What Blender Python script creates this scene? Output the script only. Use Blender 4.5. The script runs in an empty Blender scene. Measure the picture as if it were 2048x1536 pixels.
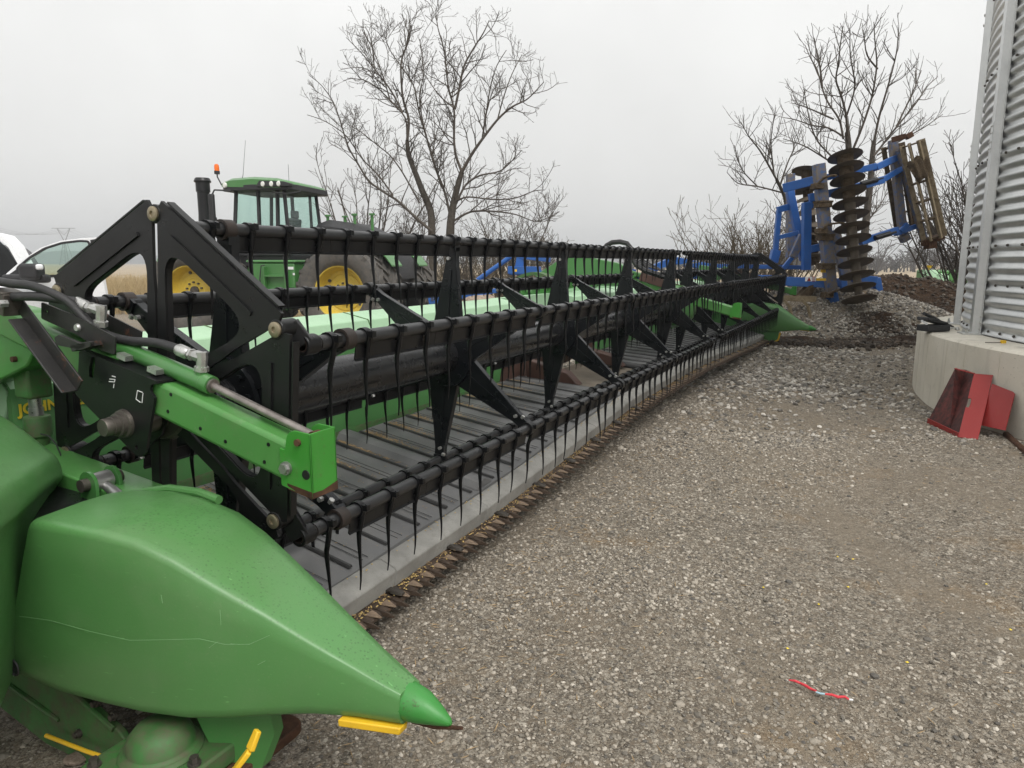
import bpy, bmesh, math, random
import numpy as np
from mathutils import Vector, Matrix
from math import radians as R_, sin, cos, pi

rng = random.Random(7)
nrg = np.random.default_rng(7)
SC = bpy.context.scene
COL = SC.collection

# ---------------------------------------------------------------- camera
CAM_H = 1.34
FPX = 1420.0                 # focal length in pixels of the 2048 px wide photograph
PITCH = 0.1695
cam = bpy.data.cameras.new('camera')
cam.sensor_width = 36.0
cam.lens = 36.0 * FPX / 2048.0
cam.clip_start = 0.05
cam.clip_end = 3000
camo = bpy.data.objects.new('camera', cam)
COL.objects.link(camo)
camo.location = (0, 0, CAM_H)
camo.rotation_euler = (pi / 2 - PITCH, 0, 0)
SC.camera = camo

# ---------------------------------------------------------------- sky, sun, exposure
SUN_EL, SUN_AZ = R_(52), R_(150)
w = bpy.data.worlds.new('World')
SC.world = w
w.use_nodes = True
nt = w.node_tree
nt.nodes.clear()
out = nt.nodes.new('ShaderNodeOutputWorld')
bg = nt.nodes.new('ShaderNodeBackground')
sky = nt.nodes.new('ShaderNodeTexSky')
sky.sky_type = 'NISHITA'
sky.sun_disc = False
sky.sun_elevation = SUN_EL
sky.sun_rotation = SUN_AZ
sky.dust_density = 6.0
sky.air_density = 1.5
hsv = nt.nodes.new('ShaderNodeHueSaturation')
hsv.inputs['Saturation'].default_value = 0.12
nt.links.new(sky.outputs[0], hsv.inputs['Color'])
# overcast deck: an even pale grey with very soft, broad cloud variation, a little darker towards the horizon
tc = nt.nodes.new('ShaderNodeTexCoord')
sep = nt.nodes.new('ShaderNodeSeparateXYZ')
nt.links.new(tc.outputs['Generated'], sep.inputs[0])
mr = nt.nodes.new('ShaderNodeMapRange')
mr.inputs['From Min'].default_value = -0.02
mr.inputs['From Max'].default_value = 0.55
mr.inputs['To Min'].default_value = 4.75
mr.inputs['To Max'].default_value = 6.35
nt.links.new(sep.outputs['Z'], mr.inputs['Value'])
nz = nt.nodes.new('ShaderNodeTexNoise')
nz.inputs['Scale'].default_value = 2.2
nz.inputs['Detail'].default_value = 5
nz.inputs['Roughness'].default_value = 0.55
nt.links.new(tc.outputs['Generated'], nz.inputs['Vector'])
mr2 = nt.nodes.new('ShaderNodeMapRange')
mr2.inputs['From Min'].default_value = 0.3
mr2.inputs['From Max'].default_value = 0.7
mr2.inputs['To Min'].default_value = 0.91
mr2.inputs['To Max'].default_value = 1.07
nt.links.new(nz.outputs['Fac'], mr2.inputs['Value'])
mul = nt.nodes.new('ShaderNodeMath')
mul.operation = 'MULTIPLY'
nt.links.new(mr.outputs[0], mul.inputs[0])
nt.links.new(mr2.outputs[0], mul.inputs[1])
comb = nt.nodes.new('ShaderNodeVectorMath')
comb.operation = 'SCALE'
comb.inputs[0].default_value = (1.0, 1.0, 0.985)
nt.links.new(mul.outputs[0], comb.inputs['Scale'])
mx = nt.nodes.new('ShaderNodeMix')
mx.data_type = 'RGBA'
mx.inputs['Factor'].default_value = 0.90
nt.links.new(hsv.outputs[0], mx.inputs['A'])
nt.links.new(comb.outputs[0], mx.inputs['B'])
nt.links.new(mx.outputs['Result'], bg.inputs['Color'])
bg.inputs['Strength'].default_value = 0.10
nt.links.new(bg.outputs[0], out.inputs[0])

sun = bpy.data.lights.new('sun', 'SUN')
sun.energy = 1.4
sun.angle = R_(30)
sun.color = (1.0, 0.97, 0.93)
suno = bpy.data.objects.new('sun', sun)
COL.objects.link(suno)
suno.location = (0, 0, 30)
# direction the light comes from: azimuth measured like the sky's sun_rotation
sd = Vector((sin(SUN_AZ) * cos(SUN_EL), cos(SUN_AZ) * cos(SUN_EL), sin(SUN_EL)))
suno.rotation_euler = sd.to_track_quat('Z', 'Y').to_euler()

SC.view_settings.view_transform = 'Standard'
SC.view_settings.look = 'None'
SC.view_settings.gamma = 1.0
SC.view_settings.exposure = 0.84
SC.view_settings.use_curve_mapping = False
SC.render.engine = 'CYCLES'
SC.cycles.max_bounces = 5
SC.cycles.diffuse_bounces = 3
SC.cycles.glossy_bounces = 3
SC.cycles.use_adaptive_sampling = True
SC.cycles.adaptive_threshold = 0.02
SC.cycles.transparent_max_bounces = 12
SC.cycles.use_denoising = True

# ---------------------------------------------------------------- places
YAW = 0.4675                 # the header lies this far to the right of straight ahead
DV = Vector((sin(YAW), cos(YAW), 0))     # along the header, away
WV = Vector((cos(YAW), -sin(YAW), 0))    # the header's cutting direction


def ray(u, v):
    a = (u - 1024) / FPX
    b = -(v - 768) / FPX
    return Vector((a, cos(PITCH) + b * sin(PITCH), -sin(PITCH) + b * cos(PITCH)))


def at_y(u, v, y):
    r = ray(u, v)
    p = r * (y / r.y)
    return Vector((p.x, y, p.z + CAM_H))


def at_z(u, v, z=0.0):
    r = ray(u, v)
    p = r * ((z - CAM_H) / r.z)
    return Vector((p.x, p.y, z))


def at_s(u, v, s):
    """header coordinates (w, s, z) of a point seen in the plane s = const"""
    r = ray(u, v)
    p = r * (s / r.dot(DV))
    return Vector((p.dot(WV), s, p.z + CAM_H))


def smooth(a, b, x):
    t = min(1.0, max(0.0, (x - a) / (b - a)))
    return t * t * (3 - 2 * t)


def gz(x, y):
    """height of the yard and the fields"""
    z = -0.36 * smooth(8, 16, y) * smooth(3.5, -1.5, x)
    z += -0.30 * smooth(18, 40, y) * (1 - 0.5 * smooth(3.5, -1.5, x))
    z += 0.018 * sin(x * 1.3 + 0.4) * cos(y * 0.9) + 0.012 * sin(x * 2.7 + y * 1.9)
    z += 0.005 * sin(x * 9.1 + 2.1 * sin(y * 3.3)) * cos(y * 7.3 + x * 2.0)
    if 0.5 < y < 14:
        z -= 0.022 * rut(x, y)
    return z


def rut(x, y):
    """shallow wheel tracks running past the header"""
    w_ = x * WV.x + y * WV.y
    s_ = x * DV.x + y * DV.y
    k = 0.0
    for c, wd in ((0.05, 0.20), (1.75, 0.22)):
        k += math.exp(-((w_ - c - 0.12 * sin(s_ * 0.55 + c)) / wd) ** 2) * (0.75 + 0.25 * sin(s_ * 1.7 + c * 3))
    return k


# ---------------------------------------------------------------- object helpers
def tag(o, label=None, cat=None, group=None, kind=None):
    if label:
        o['label'] = label
    if cat:
        o['category'] = cat
    if group:
        o['group'] = group
    if kind:
        o['kind'] = kind
    return o


def empty(name, loc, rz=0.0, label=None, cat=None, group=None):
    o = bpy.data.objects.new(name, None)
    COL.objects.link(o)
    o.location = loc
    o.rotation_euler = (0, 0, rz)
    o.empty_display_size = 0.1
    return tag(o, label, cat, group)


def link(name, mesh, parent=None, loc=(0, 0, 0), rot=None):
    o = bpy.data.objects.new(name, mesh)
    COL.objects.link(o)
    o.parent = parent
    o.location = loc
    if rot is not None:
        o.rotation_euler = rot
    return o


class MB:
    """collects shapes; build() links them as one mesh object"""

    def __init__(self):
        self.v = []
        self.f = []
        self.mi = []
        self.m = 0

    def add(self, vs, fs):
        n = len(self.v)
        self.v.extend([tuple(p) for p in vs])
        self.f.extend([tuple(i + n for i in f) for f in fs])
        self.mi.extend([self.m] * len(fs))
        return self

    def box(self, c, size, rot=None):
        c = Vector(c)
        hx, hy, hz = size[0] / 2, size[1] / 2, size[2] / 2
        vs = [Vector((x, y, z)) for x in (-hx, hx) for y in (-hy, hy) for z in (-hz, hz)]
        if rot is not None:
            vs = [rot @ p for p in vs]
        self.add([p + c for p in vs], [(0, 1, 3, 2), (4, 6, 7, 5), (0, 4, 5, 1), (2, 3, 7, 6), (0, 2, 6, 4), (1, 5, 7, 3)])
        return self

    def beam(self, p, q, a, b, up=(0, 0, 1), a2=None, b2=None):
        """rectangular bar from p to q, a wide sideways and b tall"""
        p, q = Vector(p), Vector(q)
        d = (q - p).normalized()
        up = Vector(up)
        side = d.cross(up)
        if side.length < 1e-4:
            side = d.cross(Vector((1, 0, 0)))
        side.normalize()
        u2 = side.cross(d).normalized()
        a2 = a if a2 is None else a2
        b2 = b if b2 is None else b2
        vs = []
        for c, aa, bb in ((p, a, b), (q, a2, b2)):
            for sx, sy in ((-1, -1), (1, -1), (1, 1), (-1, 1)):
                vs.append(c + side * (aa / 2 * sx) + u2 * (bb / 2 * sy))
        self.add(vs, [(3, 2, 1, 0), (4, 5, 6, 7), (0, 1, 5, 4), (1, 2, 6, 5), (2, 3, 7, 6), (3, 0, 4, 7)])
        return self

    def tube(self, pts, r, n=10, cap=True, flat=None):
        pts = [Vector(p) for p in pts]
        k = len(pts)
        rs = list(r) if isinstance(r, (list, tuple)) else [r] * k
        d0 = (pts[1] - pts[0]).normalized()
        x = d0.cross(Vector((0, 0, 1)))
        if x.length < 1e-3:
            x = d0.cross(Vector((0, 1, 0)))
        x.normalize()
        vs = []
        for i, p in enumerate(pts):
            if i == 0:
                d = d0
            elif i == k - 1:
                d = (pts[-1] - pts[-2]).normalized()
            else:
                d = ((pts[i + 1] - p).normalized() + (p - pts[i - 1]).normalized())
                if d.length < 1e-6:
                    d = pts[i + 1] - p
                d.normalize()
            x = (x - d * x.dot(d))
            if x.length < 1e-6:
                x = d.orthogonal()
            x.normalize()
            y = d.cross(x)
            for j in range(n):
                t = 2 * pi * j / n
                vs.append(p + (x * cos(t) + y * sin(t) * (flat or 1.0)) * rs[i])
        fs = []
        for i in range(k - 1):
            for j in range(n):
                a, b = i * n + j, i * n + (j + 1) % n
                fs.append((a, b, b + n, a + n))
        if cap:
            fs.append(tuple(range(n - 1, -1, -1)))
            fs.append(tuple((k - 1) * n + j for j in range(n)))
        return self.add(vs, fs)

    def cyl(self, p, q, r, n=16, r2=None):
        return self.tube([p, q], [r, r if r2 is None else r2], n)

    def lathe(self, prof, org, axis, n=32, close=False, cap=True):
        """prof: list of (radius, height along axis)"""
        org, axis = Vector(org), Vector(axis).normalized()
        x = axis.orthogonal().normalized()
        y = axis.cross(x)
        vs, k = [], len(prof)
        for r, h in prof:
            for j in range(n):
                t = 2 * pi * j / n
                vs.append(org + axis * h + (x * cos(t) + y * sin(t)) * r)
        fs = []
        for i in range(k if close else k - 1):
            for j in range(n):
                a, b = i * n + j, i * n + (j + 1) % n
                c, d = ((i + 1) % k) * n + (j + 1) % n, ((i + 1) % k) * n + j
                fs.append((a, b, c, d))
        if not close and cap:
            if prof[0][0] > 1e-4:
                fs.append(tuple(range(n - 1, -1, -1)))
            if prof[-1][0] > 1e-4:
                fs.append(tuple((k - 1) * n + j for j in range(n)))
        return self.add(vs, fs)

    def prism(self, poly, ext, fn=None):
        """poly: 3D points of a planar outline, ext: extrusion vector"""
        poly = [Vector(p) for p in poly]
        ext = Vector(ext)
        n = len(poly)
        vs = poly + [p + ext for p in poly]
        fs = [tuple(range(n)), tuple(range(2 * n - 1, n - 1, -1))]
        for i in range(n):
            j = (i + 1) % n
            fs.append((i, i + n, j + n, j))
        return self.add(vs, fs)

    def loft(self, secs, cap=True, closed=True):
        n = len(secs[0])
        vs = [p for s in secs for p in s]
        fs = []
        for i in range(len(secs) - 1):
            for j in range(n if closed else n - 1):
                a, b = i * n + j, i * n + (j + 1) % n
                fs.append((a, b, b + n, a + n))
        if cap:
            fs.append(tuple(range(n - 1, -1, -1)))
            fs.append(tuple((len(secs) - 1) * n + j for j in range(n)))
        return self.add(vs, fs)

    def plate(self, outer, holes, o, ux, uy, th):
        """flat plate with holes: outlines in 2D, plane at o with axes ux, uy, thickness th along ux x uy"""
        bm = bmesh.new()
        es = []
        for lp in [outer] + list(holes):
            vs = [bm.verts.new((p[0], p[1], 0)) for p in lp]
            for i in range(len(vs)):
                es.append(bm.edges.new((vs[i], vs[(i + 1) % len(vs)])))
        bmesh.ops.triangle_fill(bm, edges=es, use_beauty=True, use_dissolve=False)
        faces = list(bm.faces)
        for f in faces:
            if f.normal.z < 0:
                f.normal_flip()
        ret = bmesh.ops.extrude_face_region(bm, geom=faces)
        for g in ret['geom']:
            if isinstance(g, bmesh.types.BMVert):
                g.co.z += th
        bm.verts.index_update()
        o, ux, uy = Vector(o), Vector(ux), Vector(uy)
        n_ = ux.cross(uy)
        vs = [o + ux * v.co.x + uy * v.co.y + n_ * v.co.z for v in bm.verts]
        fs = [tuple(v.index for v in f.verts) for f in bm.faces]
        bm.free()
        return self.add(vs, fs)

    def mesh(self, name, mats, ang=35):
        me = bpy.data.meshes.new(name)
        me.from_pydata(self.v, [], self.f)
        bm = bmesh.new()
        bm.from_mesh(me)
        bmesh.ops.recalc_face_normals(bm, faces=bm.faces)
        bm.to_mesh(me)
        bm.free()
        if not isinstance(mats, (list, tuple)):
            mats = [mats]
        for m in mats:
            me.materials.append(m)
        if len(mats) > 1:
            me.polygons.foreach_set('material_index', self.mi)
        me.shade_smooth()
        me.set_sharp_from_angle(angle=R_(ang))
        me.update()
        return me

    def build(self, name, mats, parent=None, loc=(0, 0, 0), rot=None, bev=0.0, ang=35, seg=2):
        o = link(name, self.mesh(name, mats, ang), parent, loc, rot)
        if bev:
            m = o.modifiers.new('bevel', 'BEVEL')
            m.width = bev
            m.segments = seg
            m.limit_method = 'ANGLE'
            m.angle_limit = R_(40)
            m.harden_normals = False
        return o


def copy_tree(o, parent=None):
    c = o.copy()
    COL.objects.link(c)
    c.parent = parent
    for ch in o.children:
        copy_tree(ch, c)
    return c


def arc(cx, cy, r, a0, a1, n):
    return [(cx + r * cos(R_(a0 + (a1 - a0) * i / n)), cy + r * sin(R_(a0 + (a1 - a0) * i / n))) for i in range(n + 1)]


def circle2(cx, cy, r, n=16):
    return [(cx + r * cos(2 * pi * i / n), cy + r * sin(2 * pi * i / n)) for i in range(n)]


def round_poly(pts, r, n=4):
    """round the corners of a 2D outline"""
    res = []
    k = len(pts)
    for i in range(k):
        p0, p1, p2 = Vector(pts[i - 1]), Vector(pts[i]), Vector(pts[(i + 1) % k])
        a, b = (p0 - p1), (p2 - p1)
        rr = r[i] if isinstance(r, (list, tuple)) else r
        t = min(rr, a.length * 0.45, b.length * 0.45)
        if t < 1e-5:
            res.append(tuple(p1))
            continue
        s, e = p1 + a.normalized() * t, p1 + b.normalized() * t
        for j in range(n + 1):
            u = j / n
            q = s * (1 - u) ** 2 + p1 * 2 * u * (1 - u) + e * u ** 2
            res.append((q.x, q.y))
    return res
# ---------------------------------------------------------------- materials
def mat_new(name):
    m = bpy.data.materials.new(name)
    m.use_nodes = True
    t = m.node_tree
    t.nodes.clear()
    o = t.nodes.new('ShaderNodeOutputMaterial')
    b = t.nodes.new('ShaderNodeBsdfPrincipled')
    t.links.new(b.outputs[0], o.inputs[0])
    return m, t, b


def nd(t, typ, **kw):
    n = t.nodes.new(typ)
    for k, v in kw.items():
        if k.startswith('i_'):
            n.inputs[k[2:].replace('_', ' ')].default_value = v
        else:
            setattr(n, k, v)
    return n


def noise(t, scale, detail=4, rough=0.55, coord='Object', vec=None, dist=0.0):
    n = nd(t, 'ShaderNodeTexNoise')
    n.inputs['Scale'].default_value = scale
    n.inputs['Detail'].default_value = detail
    n.inputs['Roughness'].default_value = rough
    n.inputs['Distortion'].default_value = dist
    if vec is None:
        c = nd(t, 'ShaderNodeTexCoord')
        vec = c.outputs[coord]
    t.links.new(vec, n.inputs['Vector'])
    return n.outputs['Fac']


def ramp(t, fac, stops, interp='LINEAR'):
    r = nd(t, 'ShaderNodeValToRGB')
    r.color_ramp.interpolation = interp
    el = r.color_ramp.elements
    while len(el) < len(stops):
        el.new(0.5)
    for e, (p, c) in zip(el, stops):
        e.position = p
        e.color = (c[0], c[1], c[2], 1) if isinstance(c, (tuple, list)) else (c, c, c, 1)
    t.links.new(fac, r.inputs[0])
    return r.outputs[0]


def mixc(t, fac, a, b, mode='MIX'):
    m = nd(t, 'ShaderNodeMix', data_type='RGBA', blend_type=mode)
    for key, val in (('Factor', fac), ('A', a), ('B', b)):
        if isinstance(val, (int, float)):
            m.inputs[key].default_value = val
        elif isinstance(val, (tuple, list)):
            m.inputs[key].default_value = (val[0], val[1], val[2], 1)
        else:
            t.links.new(val, m.inputs[key])
    return m.outputs['Result']


def bump(t, b, h, strength=0.3, dist=0.01):
    n = nd(t, 'ShaderNodeBump')
    n.inputs['Strength'].default_value = strength
    n.inputs['Distance'].default_value = dist
    t.links.new(h, n.inputs['Height'])
    t.links.new(n.outputs[0], b.inputs['Normal'])


def painted(name, col, rough=0.4, var=0.25, dirt=0.25, dirt_col=(0.17, 0.14, 0.10), scale=3.0, chips=0.0, chip_col=(0.10, 0.045, 0.025), metal=0.0, spots=0.0, spec=0.5, cover=(0.52, 0.78), fine=26, coat=0.0, scuff=0.0):
    m, t, b = mat_new(name)
    n1 = noise(t, scale, 5)
    n2 = noise(t, scale * 3.7, 8, 0.7)
    dk = tuple(c * (1 - var) for c in col)
    lt = tuple(min(1, c * (1 + var * 0.6)) for c in col)
    c = ramp(t, n1, [(0.3, dk), (0.7, lt)])
    d = ramp(t, n2, [(cover[0], 0.0), (cover[1], dirt)])
    c = mixc(t, d, c, dirt_col)
    sp = noise(t, 150, 2)
    c = mixc(t, ramp(t, sp, [(0.62, 0.0), (0.75, 0.22 * dirt / 0.25 if dirt else 0.0)]), c, dirt_col)
    if spots:
        v = nd(t, 'ShaderNodeTexVoronoi')
        v.inputs['Scale'].default_value = 105
        tcx = nd(t, 'ShaderNodeTexCoord')
        t.links.new(tcx.outputs['Object'], v.inputs['Vector'])
        k = ramp(t, v.outputs['Distance'], [(0.2, spots), (0.34, 0.0)])
        wob = ramp(t, noise(t, 9, 3), [(0.35, 0.0), (0.6, 1.0)])
        geo = nd(t, 'ShaderNodeNewGeometry')
        sx = nd(t, 'ShaderNodeSeparateXYZ')
        t.links.new(geo.outputs['Normal'], sx.inputs[0])
        upm = ramp(t, sx.outputs['Z'], [(0.25, 0.0), (0.6, 1.0)])
        k = mixc(t, 1.0, k, wob, 'MULTIPLY')
        k = mixc(t, 1.0, k, upm, 'MULTIPLY')
        c = mixc(t, k, c, tuple(x * 0.35 for x in col))
    if scuff:
        tcs = nd(t, 'ShaderNodeTexCoord')
        mps = nd(t, 'ShaderNodeMapping')
        mps.inputs['Rotation'].default_value = (0, 0.5, 0)
        mps.inputs['Scale'].default_value = (5, 60, 75)
        t.links.new(tcs.outputs['Object'], mps.inputs[0])
        sc1 = ramp(t, noise(t, 1.6, 4, 0.6, vec=mps.outputs[0]), [(0.66, 0.0), (0.72, scuff)])
        sc1 = mixc(t, 1.0, sc1, ramp(t, noise(t, 4.5, 4, 0.6), [(0.46, 0.0), (0.60, 1.0)]), 'MULTIPLY')
        c = mixc(t, sc1, c, tuple(min(1, x * 2.0 + 0.05) for x in col))
        smear = ramp(t, noise(t, 1.1, 6, 0.65, dist=0.6), [(0.50, 0.0), (0.70, 0.45)])
        c = mixc(t, smear, c, (0.115, 0.20, 0.085))
    if chips:
        n3 = noise(t, scale * 5.5, 6, 0.75)
        k = ramp(t, n3, [(0.60, 0.0), (0.64, chips)])
        c = mixc(t, k, c, chip_col)
    t.links.new(c, b.inputs['Base Color'])
    rr = ramp(t, n2, [(0.3, max(0.05, rough - 0.08)), (0.75, min(1, rough + 0.2))])
    t.links.new(rr, b.inputs['Roughness'])
    b.inputs['Metallic'].default_value = metal
    b.inputs['Specular IOR Level'].default_value = spec
    b.inputs['Coat Weight'].default_value = coat
    b.inputs['Coat Roughness'].default_value = 0.32
    if fine:
        bump(t, b, noise(t, fine, 3), 0.06, 0.004)
    return m


def dirtmat(name, cols, scale=9, strength=0.8, dist=0.03, rough=0.95, fine=60):
    m, t, b = mat_new(name)
    n = noise(t, scale, 9, 0.68)
    t.links.new(ramp(t, n, list(zip(np.linspace(0.3, 0.72, len(cols)), cols))), b.inputs['Base Color'])
    b.inputs['Roughness'].default_value = rough
    b.inputs['Specular IOR Level'].default_value = 0.2
    bump(t, b, noise(t, fine, 8, 0.7), strength, dist)
    return m


G = (0.054, 0.19, 0.046)
M = {}
M['green'] = painted('green_paint', G, 0.34, 0.15, 0.22, scale=2.2, coat=0.4)
M['green_worn'] = painted('worn_green_paint', (0.070, 0.225, 0.054), 0.36, 0.18, 0.34, scale=2.6, chips=0.25, chip_col=(0.16, 0.24, 0.12))
M['green_scratch'] = painted('scratched_plastic', (0.17, 0.33, 0.15), 0.5, 0.1, 0.0)
M['green_dirty'] = painted('dusty_green_paint', (0.045, 0.15, 0.036), 0.6, 0.3, 0.8, (0.10, 0.085, 0.055), scale=6, chips=0.2, cover=(0.42, 0.66))
M['plastic'] = painted('green_moulded_plastic', (0.082, 0.232, 0.066), 0.42, 0.06, 0.20, (0.22, 0.27, 0.16), scale=1.6, spots=0.5, fine=140, coat=0.25, scuff=0.6)
M['mint'] = painted('faded_green_sky_sheen', (0.36, 0.56, 0.36), 0.45, 0.08, 0.15, (0.2, 0.22, 0.16), scale=1.8)  # faded green, with the sky's reflection painted into the pale base colour
M['sheet'] = painted('back_sheet_green', (0.068, 0.215, 0.062), 0.45, 0.12, 0.2, (0.18, 0.18, 0.12), scale=1.4)
M['black'] = painted('black_paint', (0.0060, 0.0072, 0.0088), 0.26, 0.2, 0.03, (0.05, 0.048, 0.045), scale=2, spec=0.40, fine=0)
M['tube'] = painted('black_reel_tube', (0.010, 0.0105, 0.0115), 0.22, 0.2, 0.04, (0.05, 0.048, 0.045), scale=2, spec=0.55, fine=0)
M['bat'] = painted('black_bat_tube', (0.017, 0.0175, 0.0185), 0.30, 0.2, 0.05, (0.06, 0.055, 0.05), scale=3, spec=0.62, fine=0)
M['black_dull'] = painted('dull_black_paint', (0.0085, 0.0088, 0.0094), 0.32, 0.3, 0.10, (0.06, 0.05, 0.042), scale=3, spec=0.34, fine=0)
M['black_rust'] = painted('black_paint_rusting', (0.015, 0.0145, 0.014), 0.45, 0.3, 0.2, (0.08, 0.065, 0.05), scale=4, chips=0.85, chip_col=(0.085, 0.036, 0.020))
M['tine'] = painted('black_tine_plastic', (0.0050, 0.0054, 0.0062), 0.30, 0.25, 0.03, (0.05, 0.045, 0.04), scale=9, spec=0.30, fine=0)
M['rust_dark'] = painted('brown_black_clamp', (0.022, 0.016, 0.013), 0.55, 0.4, 0.45, (0.07, 0.035, 0.022), scale=14)
M['rust'] = dirtmat('rust', [(0.03, 0.018, 0.013), (0.075, 0.038, 0.023), (0.11, 0.06, 0.035)], 25, 0.4, 0.004, 0.8)
M['steel'] = painted('bare_steel', (0.42, 0.42, 0.41), 0.32, 0.2, 0.3, (0.14, 0.12, 0.1), scale=12, metal=0.85)
M['steel_dark'] = painted('dark_greasy_steel', (0.11, 0.098, 0.085), 0.42, 0.4, 0.5, (0.05, 0.04, 0.03), scale=14, metal=0.6)
M['zinc'] = painted('zinc_fitting', (0.55, 0.55, 0.53), 0.3, 0.2, 0.25, (0.2, 0.19, 0.17), scale=30, metal=0.8)
M['brass'] = painted('yellow_zinc_bolt', (0.34, 0.29, 0.20), 0.35, 0.2, 0.2, scale=30, metal=0.7)
M['rubber'] = painted('hose_rubber', (0.022, 0.022, 0.023), 0.55, 0.2, 0.3, (0.08, 0.075, 0.07), scale=8)
M['belt'] = painted('draper_belt_rubber', (0.125, 0.126, 0.127), 0.5, 0.2, 0.5, (0.20, 0.195, 0.18), scale=3.5, cover=(0.45, 0.8))
M['slat'] = painted('belt_slat_rubber', (0.034, 0.034, 0.034), 0.5, 0.2, 0.3, (0.09, 0.085, 0.08), scale=8)
M['sill'] = painted('grey_sill_plate', (0.27, 0.265, 0.245), 0.75, 0.25, 0.5, (0.15, 0.14, 0.12), scale=8, fine=90)
M['guard'] = painted('guard_steel', (0.055, 0.037, 0.025), 0.6, 0.5, 0.5, (0.10, 0.083, 0.062), scale=28, chips=0.45, chip_col=(0.22, 0.10, 0.04))
M['blade'] = painted('knife_blade', (0.28, 0.21, 0.15), 0.45, 0.4, 0.5, (0.10, 0.06, 0.035), scale=34, metal=0.3, chips=0.85, chip_col=(0.20, 0.085, 0.03))
M['yellow'] = painted('yellow_plastic', (0.75, 0.46, 0.02), 0.5, 0.12, 0.15, scale=9)
M['rim'] = painted('yellow_rim_paint', (0.60, 0.44, 0.055), 0.42, 0.15, 0.5, (0.2, 0.14, 0.06), scale=4)
M['decal_yellow'] = painted('yellow_decal', (0.80, 0.60, 0.04), 0.4, 0.05, 0.0)
M['tyre'] = painted('dusty_tyre_rubber', (0.062, 0.060, 0.057), 0.8, 0.25, 0.65, (0.15, 0.13, 0.108), scale=3, cover=(0.36, 0.68))
M['galv'] = None
M['concrete'] = None
M['blue'] = painted('blue_paint', (0.017, 0.105, 0.37), 0.36, 0.15, 0.30, (0.10, 0.075, 0.05), scale=3)
M['blue_mud'] = painted('blue_paint_muddy', (0.03, 0.10, 0.27), 0.5, 0.25, 0.95, (0.17, 0.135, 0.095), scale=3.2, cover=(0.36, 0.56))
M['mud'] = dirtmat('dried_mud', [(0.05, 0.035, 0.022), (0.10, 0.072, 0.045), (0.17, 0.13, 0.085)], 14, 0.9, 0.03)
M['mud_light'] = dirtmat('pale_dried_mud', [(0.13, 0.10, 0.065), (0.25, 0.20, 0.13), (0.33, 0.28, 0.20)], 12, 0.7, 0.02)
M['disc'] = painted('soiled_disc_steel', (0.12, 0.095, 0.068), 0.6, 0.4, 0.7, (0.19, 0.155, 0.11), scale=6, metal=0.1)
M['soil'] = dirtmat('dug_soil', [(0.018, 0.011, 0.007), (0.045, 0.027, 0.016), (0.085, 0.052, 0.03)], 7, 1.0, 0.08, fine=22)
M['white'] = painted('white_car_paint', (0.78, 0.79, 0.80), 0.22, 0.02, 0.06, (0.4, 0.38, 0.34), scale=2)
M['black_trim'] = painted('black_plastic_trim', (0.022, 0.022, 0.024), 0.55, 0.15, 0.1, (0.1, 0.1, 0.1), scale=6)
M['red'] = painted('red_paint', (0.26, 0.015, 0.013), 0.45, 0.1, 0.12, (0.25, 0.16, 0.13), scale=5)
M['red_dark'] = painted('red_paint_blotched', (0.12, 0.022, 0.018), 0.6, 0.6, 0.85, (0.016, 0.012, 0.011), scale=4.5, cover=(0.36, 0.62))  # darker red with near-black blotches, for the chute's inner walls
M['red_wire'] = painted('red_plastic_sleeve', (0.62, 0.045, 0.06), 0.4, 0.05, 0.0)
M['pale_blue'] = painted('pale_blue_plastic', (0.35, 0.52, 0.6), 0.4, 0.05, 0.0)
M['tan'] = painted('grubby_feed_deck', (0.15, 0.125, 0.095), 0.7, 0.25, 0.5, (0.14, 0.10, 0.06), scale=5)
M['brown_sheet'] = painted('brown_stained_steel', (0.085, 0.045, 0.035), 0.5, 0.35, 0.4, (0.13, 0.10, 0.07), scale=5)
M['rock'] = dirtmat('limestone_boulder', [(0.22, 0.16, 0.12), (0.42, 0.33, 0.26), (0.55, 0.45, 0.37)], 5, 0.7, 0.05)
M['bark'] = dirtmat('bark', [(0.032, 0.027, 0.022), (0.068, 0.058, 0.047), (0.10, 0.086, 0.07)], 12, 0.6, 0.02)
M['twig'] = dirtmat('twig_bark', [(0.065, 0.055, 0.046), (0.105, 0.088, 0.073)], 3, 0.0, 0.01)
M['twig_tan'] = dirtmat('tan_twig_bark', [(0.075, 0.058, 0.038), (0.13, 0.105, 0.07)], 3, 0.0, 0.01)
M['far_wood'] = dirtmat('far_wood_bark', [(0.085, 0.078, 0.075), (0.13, 0.12, 0.115)], 0.6, 0.0, 0.01)
M['hill'] = dirtmat('wooded_hillside', [(0.06, 0.066, 0.065), (0.10, 0.105, 0.10)], 0.06, 0.0, 0.01)
M['kernel'] = painted('maize_kernel', (0.50, 0.36, 0.13), 0.55, 0.3, 0.0)
M['chaff'] = painted('chaff', (0.38, 0.26, 0.13), 0.8, 0.35, 0.0, scale=30)
M['light'] = painted('lamp_lens', (0.75, 0.75, 0.72), 0.15, 0.05, 0.0)
M['amber'] = painted('amber_beacon_lens', (0.85, 0.16, 0.01), 0.2, 0.05, 0.0)
M['sticker'] = painted('white_sticker', (0.75, 0.75, 0.75), 0.5, 0.05, 0.1)
M['seat'] = painted('grey_seat_cloth', (0.12, 0.12, 0.125), 0.9, 0.2, 0.0)


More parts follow.
